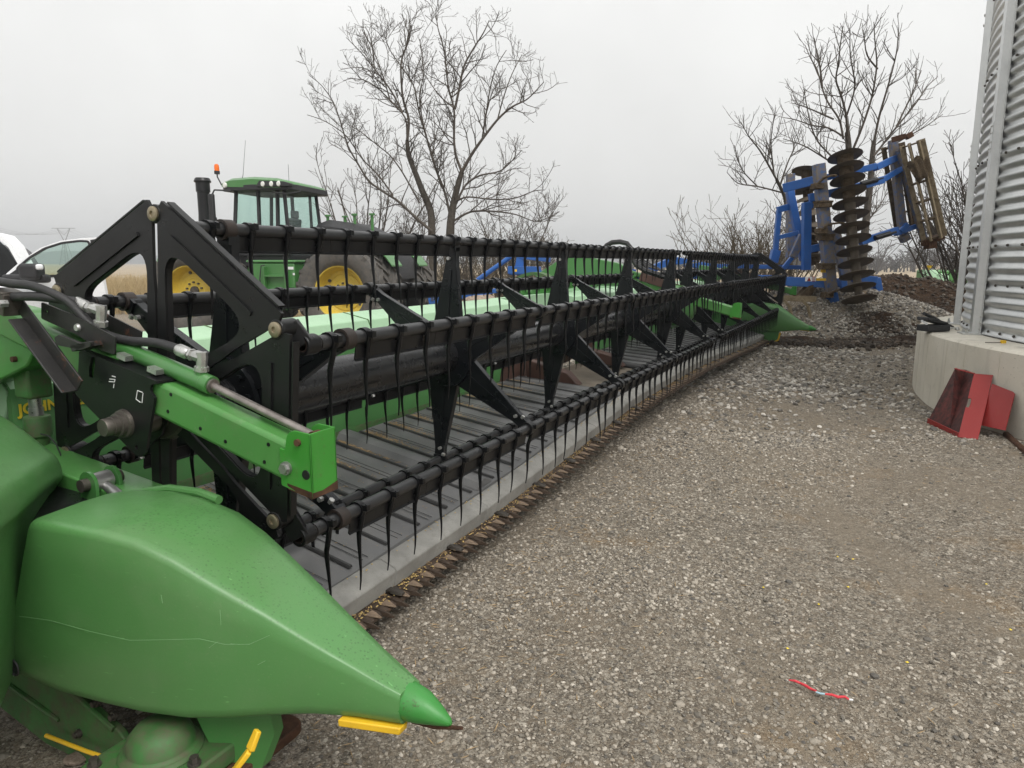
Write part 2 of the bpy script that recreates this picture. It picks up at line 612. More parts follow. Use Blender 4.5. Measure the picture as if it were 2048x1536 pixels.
def glassmat(name, tint, refl=0.12):
    m = bpy.data.materials.new(name)
    m.use_nodes = True
    t = m.node_tree
    t.nodes.clear()
    o = nd(t, 'ShaderNodeOutputMaterial')
    a = nd(t, 'ShaderNodeBsdfTransparent')
    a.inputs[0].default_value = (*tint, 1)
    g = nd(t, 'ShaderNodeBsdfGlossy')
    g.inputs['Roughness'].default_value = 0.02
    fr = nd(t, 'ShaderNodeLayerWeight')
    pw = nd(t, 'ShaderNodeMath', operation='POWER')
    pw.inputs[1].default_value = 4.0
    t.links.new(fr.outputs['Facing'], pw.inputs[0])
    ad = nd(t, 'ShaderNodeMath', operation='MULTIPLY_ADD')
    ad.inputs[1].default_value = 0.35
    ad.inputs[2].default_value = refl * 0.5
    t.links.new(pw.outputs[0], ad.inputs[0])
    mx_ = nd(t, 'ShaderNodeMixShader')
    t.links.new(ad.outputs[0], mx_.inputs[0])
    t.links.new(a.outputs[0], mx_.inputs[1])
    t.links.new(g.outputs[0], mx_.inputs[2])
    t.links.new(mx_.outputs[0], o.inputs[0])
    return m


M['glass'] = glassmat('tinted_cab_glass', (0.88, 0.955, 0.93), 0.05)
M['glass_truck'] = glassmat('green_side_glass', (0.84, 0.93, 0.89), 0.05)
M['glass_dark'] = glassmat('dark_windscreen', (0.22, 0.25, 0.25), 0.10)


def galvanised():
    m, t, b = mat_new('galvanised_sheet')
    c = nd(t, 'ShaderNodeTexCoord')
    v = nd(t, 'ShaderNodeTexVoronoi')
    v.inputs['Scale'].default_value = 60
    t.links.new(c.outputs['Object'], v.inputs['Vector'])
    sp = nd(t, 'ShaderNodeSeparateColor')
    t.links.new(v.outputs['Color'], sp.inputs[0])
    n = noise(t, 2.2, 6, 0.6)
    mp = nd(t, 'ShaderNodeMapping')
    mp.inputs['Scale'].default_value = (9, 9, 0.7)
    t.links.new(c.outputs['Object'], mp.inputs[0])
    streak = noise(t, 1.6, 5, 0.6, vec=mp.outputs[0])
    col = ramp(t, n, [(0.3, (0.52, 0.53, 0.53)), (0.7, (0.70, 0.71, 0.70))])
    col = mixc(t, 0.07, col, ramp(t, sp.outputs[0], [(0, (0.38, 0.39, 0.4)), (1, (0.75, 0.75, 0.75))]))
    col = mixc(t, ramp(t, streak, [(0.55, 0.0), (0.75, 0.35)]), col, (0.55, 0.53, 0.46))
    t.links.new(col, b.inputs['Base Color'])
    b.inputs['Metallic'].default_value = 0.80
    t.links.new(ramp(t, sp.outputs[1], [(0, 0.36), (1, 0.42)]), b.inputs['Roughness'])
    bump(t, b, noise(t, 14, 4), 0.08, 0.004)
    return m


M['galv'] = galvanised()


def concrete():
    m, t, b = mat_new('cast_concrete')
    n = noise(t, 1.3, 7, 0.62)
    n2 = noise(t, 9, 7, 0.7)
    c = ramp(t, n, [(0.3, (0.56, 0.52, 0.435)), (0.7, (0.70, 0.66, 0.57))])
    c = mixc(t, ramp(t, n2, [(0.55, 0.0), (0.75, 0.4)]), c, (0.33, 0.305, 0.26))
    tcn = nd(t, 'ShaderNodeTexCoord')
    v = nd(t, 'ShaderNodeTexVoronoi')
    v.inputs['Scale'].default_value = 26
    t.links.new(tcn.outputs['Object'], v.inputs['Vector'])
    pit = ramp(t, v.outputs['Distance'], [(0.09, 0.75), (0.13, 0.0)])
    pit = mixc(t, 1.0, pit, ramp(t, noise(t, 5, 3), [(0.5, 0.0), (0.6, 1.0)]), 'MULTIPLY')
    c = mixc(t, pit, c, (0.12, 0.11, 0.095))
    sx = nd(t, 'ShaderNodeSeparateXYZ')
    t.links.new(tcn.outputs['Object'], sx.inputs[0])
    st = nd(t, 'ShaderNodeMapping')
    st.inputs['Scale'].default_value = (7, 7, 0.6)
    t.links.new(tcn.outputs['Object'], st.inputs[0])
    k = ramp(t, noise(t, 1.0, 6, 0.6, vec=st.outputs[0]), [(0.56, 0.0), (0.72, 0.45)])
    c = mixc(t, k, c, (0.27, 0.25, 0.21))
    t.links.new(c, b.inputs['Base Color'])
    b.inputs['Roughness'].default_value = 0.85
    bump(t, b, n2, 0.25, 0.01)
    return m


M['concrete'] = concrete()


def gravel_ground():
    m, t, b = mat_new('gravel_yard')
    c = nd(t, 'ShaderNodeTexCoord')
    P = c.outputs['Object']
    cols, hs = None, None
    fines = ramp(t, noise(t, 7, 9, 0.75, vec=P), [(0.28, (0.113, 0.091, 0.066)), (0.52, (0.219, 0.181, 0.137)), (0.74, (0.337, 0.286, 0.221))])
    col = fines
    height = noise(t, 90, 4, 0.7, vec=P)
    for sc, amt, seed in ((46.0, 0.78, 0), (95.0, 0.72, 3), (190.0, 0.6, 7)):
        mp = nd(t, 'ShaderNodeMapping')
        mp.inputs['Location'].default_value = (seed, seed * 0.7, 0)
        t.links.new(P, mp.inputs[0])
        wob = nd(t, 'ShaderNodeTexNoise')
        wob.inputs['Scale'].default_value = sc * 0.9
        t.links.new(mp.outputs[0], wob.inputs['Vector'])
        ad = nd(t, 'ShaderNodeVectorMath', operation='MULTIPLY_ADD')
        ad.inputs[1].default_value = (0.35 / sc, 0.35 / sc, 0)
        t.links.new(wob.outputs['Color'], ad.inputs[0])
        t.links.new(mp.outputs[0], ad.inputs[2])
        v = nd(t, 'ShaderNodeTexVoronoi', voronoi_dimensions='2D')
        v.inputs['Scale'].default_value = sc
        t.links.new(ad.outputs[0], v.inputs['Vector'])
        v2 = nd(t, 'ShaderNodeTexVoronoi', voronoi_dimensions='2D', feature='DISTANCE_TO_EDGE')
        v2.inputs['Scale'].default_value = sc
        t.links.new(ad.outputs[0], v2.inputs['Vector'])
        sp = nd(t, 'ShaderNodeSeparateColor')
        t.links.new(v.outputs['Color'], sp.inputs[0])
        stone = ramp(t, sp.outputs[0], [(0.0, (0.061, 0.055, 0.047)), (0.30, (0.163, 0.144, 0.117)), (0.6, (0.280, 0.246, 0.198)), (0.85, (0.407, 0.366, 0.300)), (1.0, (0.570, 0.522, 0.443))])
        edge = ramp(t, v2.outputs['Distance'], [(0.03, 0.0), (0.11, 1.0)])
        pick = ramp(t, sp.outputs[1], [(0.40, 0.0), (0.46, 1.0)])
        k = mixc(t, 1.0, edge, pick, 'MULTIPLY')
        k = mixc(t, 1.0, k, (amt, amt, amt), 'MULTIPLY')
        col = mixc(t, k, col, stone)
        hh = mixc(t, 1.0, k, sp.outputs[2], 'MULTIPLY')
        height = mixc(t, 0.5, height, hh, 'ADD')
    big = noise(t, 0.55, 5, 0.6, vec=P)
    col = mixc(t, ramp(t, big, [(0.47, 0.0), (0.66, 0.55)]), col, (0.240, 0.197, 0.146))
    rus = noise(t, 1.7, 5, 0.6, vec=P)
    col = mixc(t, ramp(t, rus, [(0.57, 0.0), (0.70, 0.50)]), col, (0.306, 0.212, 0.118))
    trk = nd(t, 'ShaderNodeMapping')
    trk.inputs['Rotation'].default_value = (0, 0, 0.35)
    trk.inputs['Scale'].default_value = (1.5, 0.16, 1)
    t.links.new(P, trk.inputs[0])
    col = mixc(t, ramp(t, noise(t, 1.0, 5, 0.6, vec=trk.outputs[0]), [(0.50, 0.0), (0.62, 0.55)]), col, (0.244, 0.205, 0.155))
    t.links.new(col, b.inputs['Base Color'])
    b.inputs['Roughness'].default_value = 0.9
    b.inputs['Specular IOR Level'].default_value = 0.15
    bump(t, b, height, 0.9, 0.012)
    return m


M['gravel'] = gravel_ground()


def stonemat(name, stops):
    m, t, b = mat_new(name)
    oi = nd(t, 'ShaderNodeObjectInfo')
    c = ramp(t, oi.outputs['Random'], stops)
    c = mixc(t, 0.18, c, ramp(t, noise(t, 40, 5), [(0.3, (0.102, 0.089, 0.075)), (0.7, (0.407, 0.374, 0.320))]))
    t.links.new(c, b.inputs['Base Color'])
    b.inputs['Roughness'].default_value = 0.85
    b.inputs['Specular IOR Level'].default_value = 0.3
    return m


M['stone'] = stonemat('gravel_stone', [(0.0, (0.061, 0.058, 0.054)), (0.2, (0.153, 0.137, 0.113)), (0.55, (0.280, 0.246, 0.198)), (0.88, (0.387, 0.346, 0.287)), (1.0, (0.561, 0.512, 0.438))])
M['stone_pale'] = stonemat('crushed_limestone', [(0.0, (0.061, 0.059, 0.055)), (0.35, (0.204, 0.187, 0.165)), (0.7, (0.387, 0.359, 0.316)), (1.0, (0.631, 0.591, 0.528))])
M['clod'] = stonemat('soil_clod', [(0.0, (0.010, 0.006, 0.004)), (0.6, (0.035, 0.021, 0.012)), (0.96, (0.07, 0.043, 0.025)), (1.0, (0.25, 0.22, 0.18))])
M['field'] = dirtmat('stubble_field', [(0.24, 0.19, 0.125), (0.36, 0.29, 0.20), (0.44, 0.37, 0.27)], 0.35, 0.3, 0.1)
M['grass'] = dirtmat('dry_grass', [(0.30, 0.22, 0.115), (0.46, 0.35, 0.19), (0.58, 0.47, 0.29)], 1.3, 0.0, 0.01)
# ================================================================ the combine header
H0 = DV * 7.0 + WV * (-2.0)
HEAD = empty('combine_header', (H0.x, H0.y, 0), -YAW,
             'long green combine header with black six-bat tined reel parked on the gravel', 'combine header')
HOFF = Vector((2.0, -7.0, 0))


def hp(mb, name, mats, parent=None, **k):
    """a part of the header, shaped in header coordinates (w, s, z)"""
    if parent is None:
        return mb.build(name, mats, HEAD, HOFF, **k)
    return mb.build(name, mats, parent, **k)


def hrep(name, mesh, pos, parent=None, rot=None):
    if parent is None:
        return link(name, mesh, HEAD, HOFF + Vector(pos), rot)
    return link(name, mesh, parent, pos, rot)


RW, RZ, RR = -1.789, 0.905, 0.533
PHI = -5.13
ANG = [90 + PHI - 60 * k for k in range(6)]
BAT = [(RW + RR * cos(R_(a)), RZ + RR * sin(R_(a))) for a in ANG]
BAT[3] = (BAT[3][0] + 0.005, BAT[3][1] + 0.018)
S_NEAR, S_MID0, S_MID1, S_FAR = 1.44, 7.10, 7.32, 12.46
ARMS = [1.55, 2.84, 4.15, 5.49, 6.86, 7.60, 8.87, 10.12, 11.42, 12.34]

# ---- central tube in two halves
for a, b in ((1.46, 6.96), (7.48, 12.44)):
    mb = MB()
    mb.lathe([(0.02, 0), (0.083, 0.0), (0.085, 0.01), (0.085, b - a - 0.01), (0.083, b - a), (0.02, b - a)], (RW, a, RZ), (0, 1, 0), 40)
    hp(mb, 'reel_tube', M['tube'])
mb = MB()
mb.cyl((RW, 1.30, RZ), (RW, 1.47, RZ), 0.03, 20)
hp(mb, 'reel_shaft', M['steel_dark'])
mb = MB()
mb.cyl((RW, 6.95, RZ), (RW, 7.49, RZ), 0.03, 20)
hp(mb, 'reel_shaft', M['steel_dark'])

# ---- spiders: a hub ring and six tapered arms
def arm_mesh():
    mb = MB()
    r0, r1 = 0.086, 0.505
    w0, w1, th, fl = 0.150, 0.046, 0.004, 0.030
    p = [(r0, -w0 / 2), (r0 + 0.04, -w0 / 2), (r1 - 0.05, -w1 / 2), (r1, -w1 / 2), (r1, w1 / 2), (r1 - 0.05, w1 / 2), (r0 + 0.04, w0 / 2), (r0, w0 / 2)]
    mb.prism([(x, -th / 2, z) for x, z in p], (0, th, 0))
    for sg in (-1, 1):
        q = [(r0 + 0.04, sg * w0 / 2), (r1 - 0.05, sg * w1 / 2), (r1, sg * w1 / 2)]
        for i in range(2):
            a, b = q[i], q[i + 1]
            mb.beam((a[0], fl / 2, a[1]), (b[0], fl / 2, b[1]), fl, th)
    # stiffening rib pressed into the web, and the clamp at the bat
    mb.beam((r0 + 0.06, -0.004, 0.0), (r1 - 0.1, -0.004, 0), 0.006, 0.018)
    mb.box((r1 + 0.0, 0.01, 0), (0.03, 0.04, 0.05))
    return mb.mesh('arm', M['black'])


ARM_ME = arm_mesh()
clamp = MB()
clamp.lathe([(0.0225, -0.019), (0.031, -0.019), (0.031, 0.019), (0.0225, 0.019)], (RR, 0.0, 0), (0, 1, 0), 20, close=True)
CLAMP_ME = clamp.mesh('bat_clamp', M['black_dull'])
CLAMP_R = clamp.mesh('bat_clamp', M['rust_dark'])
bolt = MB()
bolt.cyl((0.455, -0.016, 0.008), (0.455, 0.004, 0.008), 0.0085, 6)
bolt.cyl((0.485, -0.004, 0.02), (0.485, -0.004, 0.034), 0.009, 6)
BOLT_ME = bolt.mesh('arm_bolt', M['zinc'])
hub = MB()
hub.lathe([(0.086, -0.02), (0.150, -0.02), (0.150, 0.02), (0.086, 0.02)], (0, 0, 0), (0, 1, 0), 36, close=True)
for i in range(12):
    t = R_(15 + 30 * i)
    hub.cyl((0.125 * cos(t), -0.028, 0.125 * sin(t)), (0.125 * cos(t), -0.02, 0.125 * sin(t)), 0.010, 6)
HUB_ME = hub.mesh('reel_spider', M['black'])
for i, s in enumerate(ARMS):
    sp = hrep('reel_spider', HUB_ME, (RW, s, RZ))
    for k, a in enumerate(ANG):
        ar = link('arm', ARM_ME, sp, (0, 0, 0), (0, -R_(a), 0))
        link('bat_clamp', CLAMP_R if i == 0 else CLAMP_ME, sp, (0, 0.0, 0), (0, -R_(a), 0))
        if i < 6:
            link('arm_bolt', BOLT_ME, sp, (0, 0, 0), (0, -R_(a), 0))

# ---- bats: tube, plate below it, and the tines
def tine_mb(simple=False):
    mb = MB()
    n = 8 if simple else 14
    # split ring clipped round the tube, with its lug and screw
    mb.lathe([(0.0208, -0.010), (0.0265, -0.010), (0.0265, 0.010), (0.0208, 0.010)], (0, 0, 0), (0, 1, 0), n, close=True)
    if not simple:
        mb.box((0.030, 0.0, 0.010), (0.020, 0.017, 0.017))
        mb.cyl((0.034, 0, 0.016), (0.036, 0, 0.021), 0.0062, 8)
    path = [(0.020, -0.004), (0.013, -0.040), (0.003, -0.078), (0.0030, -0.108), (0.0050, -0.152), (0.0070, -0.196), (0.0062, -0.230), (0.0025, -0.262)]
    ww = [0.013, 0.011, 0.0085, 0.0075, 0.0058, 0.0045, 0.0036, 0.0026]
    tt = [0.011, 0.013, 0.0135, 0.0115, 0.0085, 0.0062, 0.0046, 0.0030]
    if simple:
        idx = [0, 2, 4, 6, 7]
    else:
        idx = range(8)
    secs = []
    for i in idx:
        x, z = path[i]
        a, b = ww[i] * 0.72, tt[i] * 0.66
        if simple:
            secs.append([(x - b, -a, z), (x + b, -a, z), (x + b, a, z), (x - b, a, z)])
        else:
            secs.append([(x + b * cos(q), a * sin(q), z) for q in [2 * pi * j / 8 for j in range(8)]])
    mb.loft(secs)
    return mb


TINE_ME = tine_mb().mesh('tine', M['tine'], 50)
simple_t = tine_mb(True)
far_tines = MB()
PITCH_T = 0.152
for k, (bw, bz) in enumerate(BAT):
    for half, (a, b) in enumerate(((S_NEAR, S_MID0), (S_MID1, S_FAR))):
        L = b - a
        mb = MB()
        mb.lathe([(0.0145, 0), (0.0205, 0), (0.0205, L), (0.0145, L)], (0, 0, 0), (0, 1, 0), 20, close=True)
        bt = hrep('reel_bat', mb.mesh('reel_bat', M['bat']), (bw, a, bz))
        edges = [a + 0.12] + [s for s in ARMS if a + 0.3 < s < b - 0.3] + [b - 0.05]
        for p, q in zip(edges[:-1], edges[1:]):
            mid = [p + 0.03 + (q - p - 0.06) * t for t in (0, 0.34, 0.67, 1)]
            for i in range(3):
                pm = MB()
                x0, x1 = mid[i] - a + 0.001, mid[i + 1] - a - 0.001
                prof = [(0.004, -0.019), (-0.004, -0.062), (0.003, -0.068), (0.006, -0.0655), (0.000, -0.060), (0.0075, -0.019)]
                pm.prism([(x, x0, z) for x, z in prof], (0, x1 - x0, 0))
                pm.build('bat_plate', M['black_dull'], bt)
        n = int((L - 0.10) / PITCH_T)
        for i in range(-1, n + 1):
            s = 0.055 + (0.07 if i < 0 else 0.14 + (L - 0.22) * i / n) if i >= 0 else 0.045
            if half == 0 or i < 13:
                link('tine', TINE_ME, bt, (0, s, 0), (0.02 * rng.uniform(-1, 1), R_(rng.gauss(0, 2.2)), R_(rng.gauss(0, 4))))
            else:
                nv = len(far_tines.v)
                far_tines.add([(v[0] + bw, v[1] + a + s, v[2] + bz) for v in simple_t.v], simple_t.f)
ft = hp(far_tines, 'tine_row', M['tine'])
tag(ft, kind='stuff')

# ---- eccentric end plates that steer the bats (six pressed sectors with rounded openings)
CW, CZ = RW - 0.012, RZ + 0.052
RC = 0.515          # radius of the plate's pivots
def sector_mesh():
    Ro, g = 0.565, 0.0045
    e0, e1 = R_(0), R_(60)
    d0, d1 = Vector((cos(e0), sin(e0))), Vector((cos(e1), sin(e1)))
    n0, n1 = Vector((-sin(e0), cos(e0))), Vector((sin(e1), -cos(e1)))
    outer = [tuple(d0 * 0.075 + n0 * g), tuple(d0 * 0.30 + n0 * g), tuple(d0 * 0.36 + n0 * 0.0105), tuple(d0 * (Ro - 0.02) + n0 * 0.0115), tuple(d0 * (Ro + 0.005) + n0 * 0.03),
             tuple(d1 * (Ro + 0.005) + n1 * 0.03), tuple(d1 * (Ro - 0.02) + n1 * 0.0115), tuple(d1 * 0.36 + n1 * 0.0105), tuple(d1 * 0.30 + n1 * g), tuple(d1 * 0.075 + n1 * g)]
    # opening
    wsp, wrim = 0.034, 0.076
    mid = (d0 + d1).normalized()
    chord = Ro * cos(R_(30)) - wrim
    apex = mid * (wsp / sin(R_(30)) + 0.02)
    def corner(d, n):
        # point where the spoke's inner edge meets the rim's inner edge
        t = (chord - (n * wsp).dot(mid)) / d.dot(mid)
        return d * t + n * wsp
    hole = round_poly([tuple(apex), tuple(corner(d0, n0)), tuple(corner(d1, n1))], [0.065, 0.115, 0.115], 9)
    mb = MB()
    mb.plate(outer, [hole], (0, 0, 0), (1, 0, 0), (0, 0, 1), 0.010)
    # pressed rib along the rim
    a, b = d0 * (Ro - 0.075) + mid * 0.02, d1 * (Ro - 0.075) + mid * 0.02
    a2, b2 = a.lerp(b, 0.14), a.lerp(b, 0.86)
    mb.beam((a2.x, -0.0125, a2.y), (b2.x, -0.0125, b2.y), 0.006, 0.012)
    a2, b2 = a2 + mid * 0.018, b2 + mid * 0.018
    # turned-in lip round the opening
    for i in range(len(hole)):
        p, q = Vector(hole[i]), Vector(hole[(i + 1) % len(hole)])
        if (q - p).length > 1e-4:
            mb.beam((p.x, 0.004, p.y), (q.x, 0.004, q.y), 0.018, 0.004)
    # folded outer flange
    p, q = d0 * (Ro + 0.002) + n0 * 0.05, d1 * (Ro + 0.002) + n1 * 0.05
    mb.beam((p.x, 0.004, p.y), (q.x, 0.004, q.y), 0.022, 0.005)
    return mb.mesh('cam_plate', M['black_dull'])


SECT_ME = sector_mesh()
for s, ss in ((1.335, 1), (12.58, 1)):
    for k in range(6):
        cp_ = hrep('cam_plate', SECT_ME, (CW, s, CZ), None, (0, -R_(ANG[k] - 60), 0))
        cp_.scale = (RC / RR, 1, RC / RR)
    mb = MB()
    mb.lathe([(0.02, -0.02), (0.115, -0.02), (0.125, 0.0), (0.115, 0.02), (0.02, 0.02)], (CW, s, CZ), (0, 1, 0), 32, close=True)
    hp(mb, 'cam_hub', M['steel_dark'])
    # cranks from the plate's pivots to the bats
    cm = MB()
    for k in range(1):
        pass
    se = S_NEAR if s < 3 else S_FAR
    for k, a in enumerate(ANG):
        pw, pz = CW + RC * cos(R_(a)), CZ + RC * sin(R_(a))
        bw, bz = BAT[k]
        mb = MB()
        mb.beam((pw, s + 0.035, pz + 0.01), (bw, s + 0.055, bz + 0.0), 0.028, 0.052)
        mb.cyl((pw, s - 0.012, pz), (pw, s + 0.05, pz), 0.026, 16)
        yb = sorted((s + 0.02, se + 0.0))
        mb.lathe([(0.0185, 0), (0.0275, 0), (0.0275, 0.05), (0.0185, 0.05)], (bw, s + 0.045, bz), (0, 1, 0), 20, close=True)
        ck = hp(mb, 'crank', M['black_dull'], bev=0.003)
        if s < 3:
            mb = MB()
            mb.lathe([(0.0, -0.015), (0.007, -0.015), (0.008, -0.019), (0.017, -0.019), (0.020, -0.017), (0.020, -0.010), (0, -0.010)], (pw, s, pz), (0, 1, 0), 20)
            hp(mb, 'pivot_bolt', M['brass'], ck)
            mb = MB()
            mb.lathe([(0.0183, 0.046), (0.0183, 0.11), (0.0155, 0.11), (0.0155, 0.046)], (bw, s, bz), (0, 1, 0), 16, close=True)
            hp(mb, 'pipe_bore', M['rust_dark'], ck)

# ---- flexing front edge of the deck
def zoff(s):
    xs = [0.8, 1.8, 2.9, 3.6, 4.4, 5.1, 6.1, 7.3, 8.9, 10.6, 12.2, 13.0]
    zs = [0.0, 0.0, 0.03, 0.07, 0.12, 0.16, 0.165, 0.16, 0.10, 0.03, -0.02, -0.02]
    return float(np.interp(s, xs, zs))


S_A, S_B = 1.34, 12.20
# sill plates (grey ramp ahead of the belts), one plate per section
bounds = [S_A + (S_B - S_A) * i / 15 for i in range(16)]
for a, b in zip(bounds[:-1], bounds[1:]):
    prof = [(-1.640, 0.205), (-1.605, 0.214), (-1.540, 0.192), (-1.531, 0.180), (-1.545, 0.112), (-1.60, 0.105), (-1.645, 0.15)]
    mb = MB()
    mb.loft([[(x, s, z + zoff(s)) for x, z in prof] for s in (a + 0.002, (a + b) / 2, b - 0.002)])
    hp(mb, 'sill_plate', M['sill'], bev=0.004)
# cutterbar back plate and knife
mb = MB()
N = 60
prof = [(-1.60, 0.118), (-1.505, 0.108), (-1.478, 0.098), (-1.478, 0.088), (-1.60, 0.085)]
mb.loft([[(x, s, z + zoff(s)) for x, z in prof] for s in np.linspace(S_A, S_B, N)])
cut = hp(mb, 'cutterbar', M['guard'])
g = MB()
g.loft([[(-0.075, y, z) for y, z in ((-0.013, -0.006), (0.013, -0.006), (0.010, 0.010), (-0.010, 0.010))],
        [(-0.02, y, z) for y, z in ((-0.0105, -0.012), (0.0105, -0.012), (0.008, 0.012), (-0.008, 0.012))],
        [(0.02, y, z) for y, z in ((-0.0075, -0.012), (0.0075, -0.012), (0.005, 0.007), (-0.005, 0.007))],
        [(0.052, y, z) for y, z in ((-0.003, -0.010), (0.003, -0.010), (0.002, -0.002), (-0.002, -0.002))]])
g.box((-0.05, 0, 0.014), (0.03, 0.026, 0.006))
GUARD_ME = g.mesh('guard', M['guard'])
kb = MB()
kb.prism([(-0.06, -0.034, 0), (-0.06, 0.034, 0), (-0.03, 0.028, 0), (0.026, 0.005, 0), (0.026, -0.005, 0), (-0.03, -0.028, 0)], (0, 0, 0.003))
BLADE_ME = kb.mesh('knife_section', M['blade'])
hd = MB()
hd.box((-0.055, 0, 0.012), (0.04, 0.03, 0.008))
hd.loft([[(-0.04, y, z) for y, z in ((-0.02, 0.008), (0.02, 0.008), (0.015, 0.024), (-0.015, 0.024))],
         [(0.005, y, z) for y, z in ((-0.012, 0.006), (0.012, 0.006), (0.008, 0.014), (-0.008, 0.014))]])
HOLD_ME = hd.mesh('hold_down', M['steel_dark'])
GP = 0.086
n = int((S_B - S_A) / GP)
for i in range(n):
    s = S_A + 0.05 + i * GP
    z = 0.100 + zoff(s)
    go_ = link('guard', GUARD_ME, cut, (-1.472, s, z), (0, R_(rng.uniform(-3, 3)), R_(rng.uniform(-3, 3))))
    go_.scale = (0.84, 0.66, 0.8)
    bo_ = link('knife_section', BLADE_ME, cut, (-1.476, s + GP / 2 + 0.006, z + 0.006), (0, R_(6), R_(rng.uniform(-1, 1))))
    bo_.scale = (0.66, 0.60, 1)
    if i % 5 == 2:
        link('hold_down', HOLD_ME, cut, (-1.478, s + 0.03, z + 0.012))

# ---- draper belts with raised slats
def belt_pt(w_, s, up=0.0):
    t = (-1.63 - w_) / 0.87
    return (w_, s, 0.222 + 0.182 * t + zoff(s) * (1 - 0.75 * t) + up)


W_F, W_R = -1.622, -2.50
for a, b in ((1.36, 5.05), (6.42, 12.14)):
    mb = MB()
    secs = []
    for s in np.linspace(a, b, 26):
        top = [belt_pt(W_F + (W_R - W_F) * t, s, 0.004 * sin(s * 9 + t * 4)) for t in np.linspace(0, 1, 9)]
        bot = [belt_pt(W_F + (W_R - W_F) * t, s, -0.07) for t in np.linspace(1, 0, 5)]
        secs.append(top + bot)
    mb.loft(secs)
    bl = hp(mb, 'draper_belt', M['belt'])
    inner = b if a < 5 else a
    mb = MB()
    p, q = belt_pt(W_F - 0.01, inner, -0.034), belt_pt(W_R + 0.01, inner, -0.034)
    mb.cyl(p, q, 0.036, 20)
    hp(mb, 'belt_roller', M['slat'])
    s = a + 0.13
    while s < b - 0.05:
        mb = MB()
        w0, w1 = W_F - 0.02, W_R + 0.02
        secs = []
        for t in np.linspace(0, 1, 7):
            w_ = w0 + (w1 - w0) * t
            x, y, z = belt_pt(w_, s, 0.003)
            secs.append([(x, y - 0.010, z), (x, y + 0.010, z), (x, y + 0.006, z + 0.009), (x, y - 0.006, z + 0.009)])
        mb.loft(secs)
        hp(mb, 'slat', M['slat'], bl)
        # thin moulded lines beside each slat
        for off in (0.07, 0.10):
            if s + off < b - 0.02:
                mb = MB()
                secs = []
                for t in np.linspace(0.0, 1, 7):
                    x, y, z = belt_pt(w0 + (w1 - w0) * t, s + off, 0.004)
                    secs.append([(x, y - 0.0022, z), (x, y + 0.0022, z), (x, y, z + 0.0018)])
                mb.loft(secs)
                hp(mb, 'belt_rib', M['slat'], bl)
        s += 0.222
# belt lap joint on the near belt: a raised hump across it
mb = MB()
secs = []
for t in np.linspace(0, 1, 9):
    x, y, z = belt_pt(W_F - 0.01 + (W_R - W_F) * t, 2.93, 0.002)
    secs.append([(x, y - 0.07, z), (x, y - 0.045, z + 0.03), (x, y, z + 0.04), (x, y + 0.05, z + 0.026), (x, y + 0.08, z)])
mb.loft(secs)
hp(mb, 'belt_lap', M['belt'])

# ---- centre feed deck and drum between the belts
mb = MB()
secs = []
for s in np.linspace(5.10, 6.36, 12):
    secs.append([belt_pt(w_, s, -0.045) for w_ in (-1.64, -2.0, -2.45)] + [belt_pt(w_, s, -0.075) for w_ in (-2.45, -2.0, -1.64)])
mb.loft(secs)
hp(mb, 'feed_deck', M['tan'])
mb = MB()
mb.lathe([(0.05, 0), (0.17, 0), (0.17, 0.9), (0.05, 0.9)], (-2.62, 5.30, 0.56), (0, 1, 0), 28)
for i in range(8):
    t = i * 0.79
    for k in range(3):
        s = 5.42 + 0.3 * k
        mb.cyl((-2.62, s, 0.56), (-2.62 + 0.23 * cos(t + k), s, 0.56 + 0.23 * sin(t + k)), 0.01, 6)
hp(mb, 'feed_drum', M['brown_sheet'])
for s0, s1 in ((5.12, 5.22), (6.22, 6.34)):
    mb = MB()
    mb.prism([belt_pt(-2.0, s0, -0.02), belt_pt(-2.46, s0, -0.02), belt_pt(-2.46, s0, 0.13), belt_pt(-2.1, s0, 0.07)], (0, s1 - s0, 0))
    hp(mb, 'deck_deflector', M['brown_sheet'], bev=0.01)

# ---- back sheet, folded top beam, lettering
for a, b in ((1.30, 5.15), (6.35, 12.20)):
    mb = MB()
    prof = [(-2.497, 0.36), (-2.497, 0.92), (-2.535, 0.985), (-2.560, 0.985), (-2.523, 0.92), (-2.523, 0.36)]
    mb.loft([[(x, s, z) for x, z in prof] for s in (a, b)])
    hp(mb, 'back_sheet', M['sheet'])
    mb = MB()
    prof = [(-2.500, 0.925), (-2.530, 0.985), (-2.545, 1.020), (-2.72, 1.055), (-2.80, 1.03), (-2.80, 0.80), (-2.56, 0.80)]
    cuts = np.linspace(a, b, 5)
    mb.loft([[(x, s, z) for x, z in prof] for s in (a, b)])
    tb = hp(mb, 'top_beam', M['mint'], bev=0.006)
    for c in cuts[1:-1]:
        mb = MB()
        pr = [(-2.497, 0.926), (-2.528, 0.988), (-2.543, 1.0235), (-2.72, 1.0585), (-2.72, 1.05), (-2.545, 1.015), (-2.53, 0.98)]
        mb.prism([(x, c, z) for x, z in pr], (0, 0.006, 0))
        hp(mb, 'seam', M['green_dirty'], tb)
    # lower kick strip, worn brown where the crop runs
    mb = MB()
    mb.loft([[(x, s, z) for x, z in ((-2.492, 0.365), (-2.492, 0.44), (-2.4965, 0.45), (-2.4965, 0.36))] for s in (a, b)])
    hp(mb, 'kick_strip', M['green_dirty'])
for a, b in ((4.72, 5.15), (6.35, 6.8)):
    mb = MB()
    mb.prism([(-2.490, a, 0.40), (-2.490, b, 0.40), (-2.490, b, 0.90), (-2.490, a + 0.12, 0.78)], (-0.005, 0, 0))
    hp(mb, 'wear_plate', M['brown_sheet'])
mb = MB()
mb.loft([[(x, s, z) for x, z in ((-2.74, 0.86), (-2.74, 1.05), (-2.80, 1.05), (-2.80, 0.86))] for s in (5.13, 6.37)])
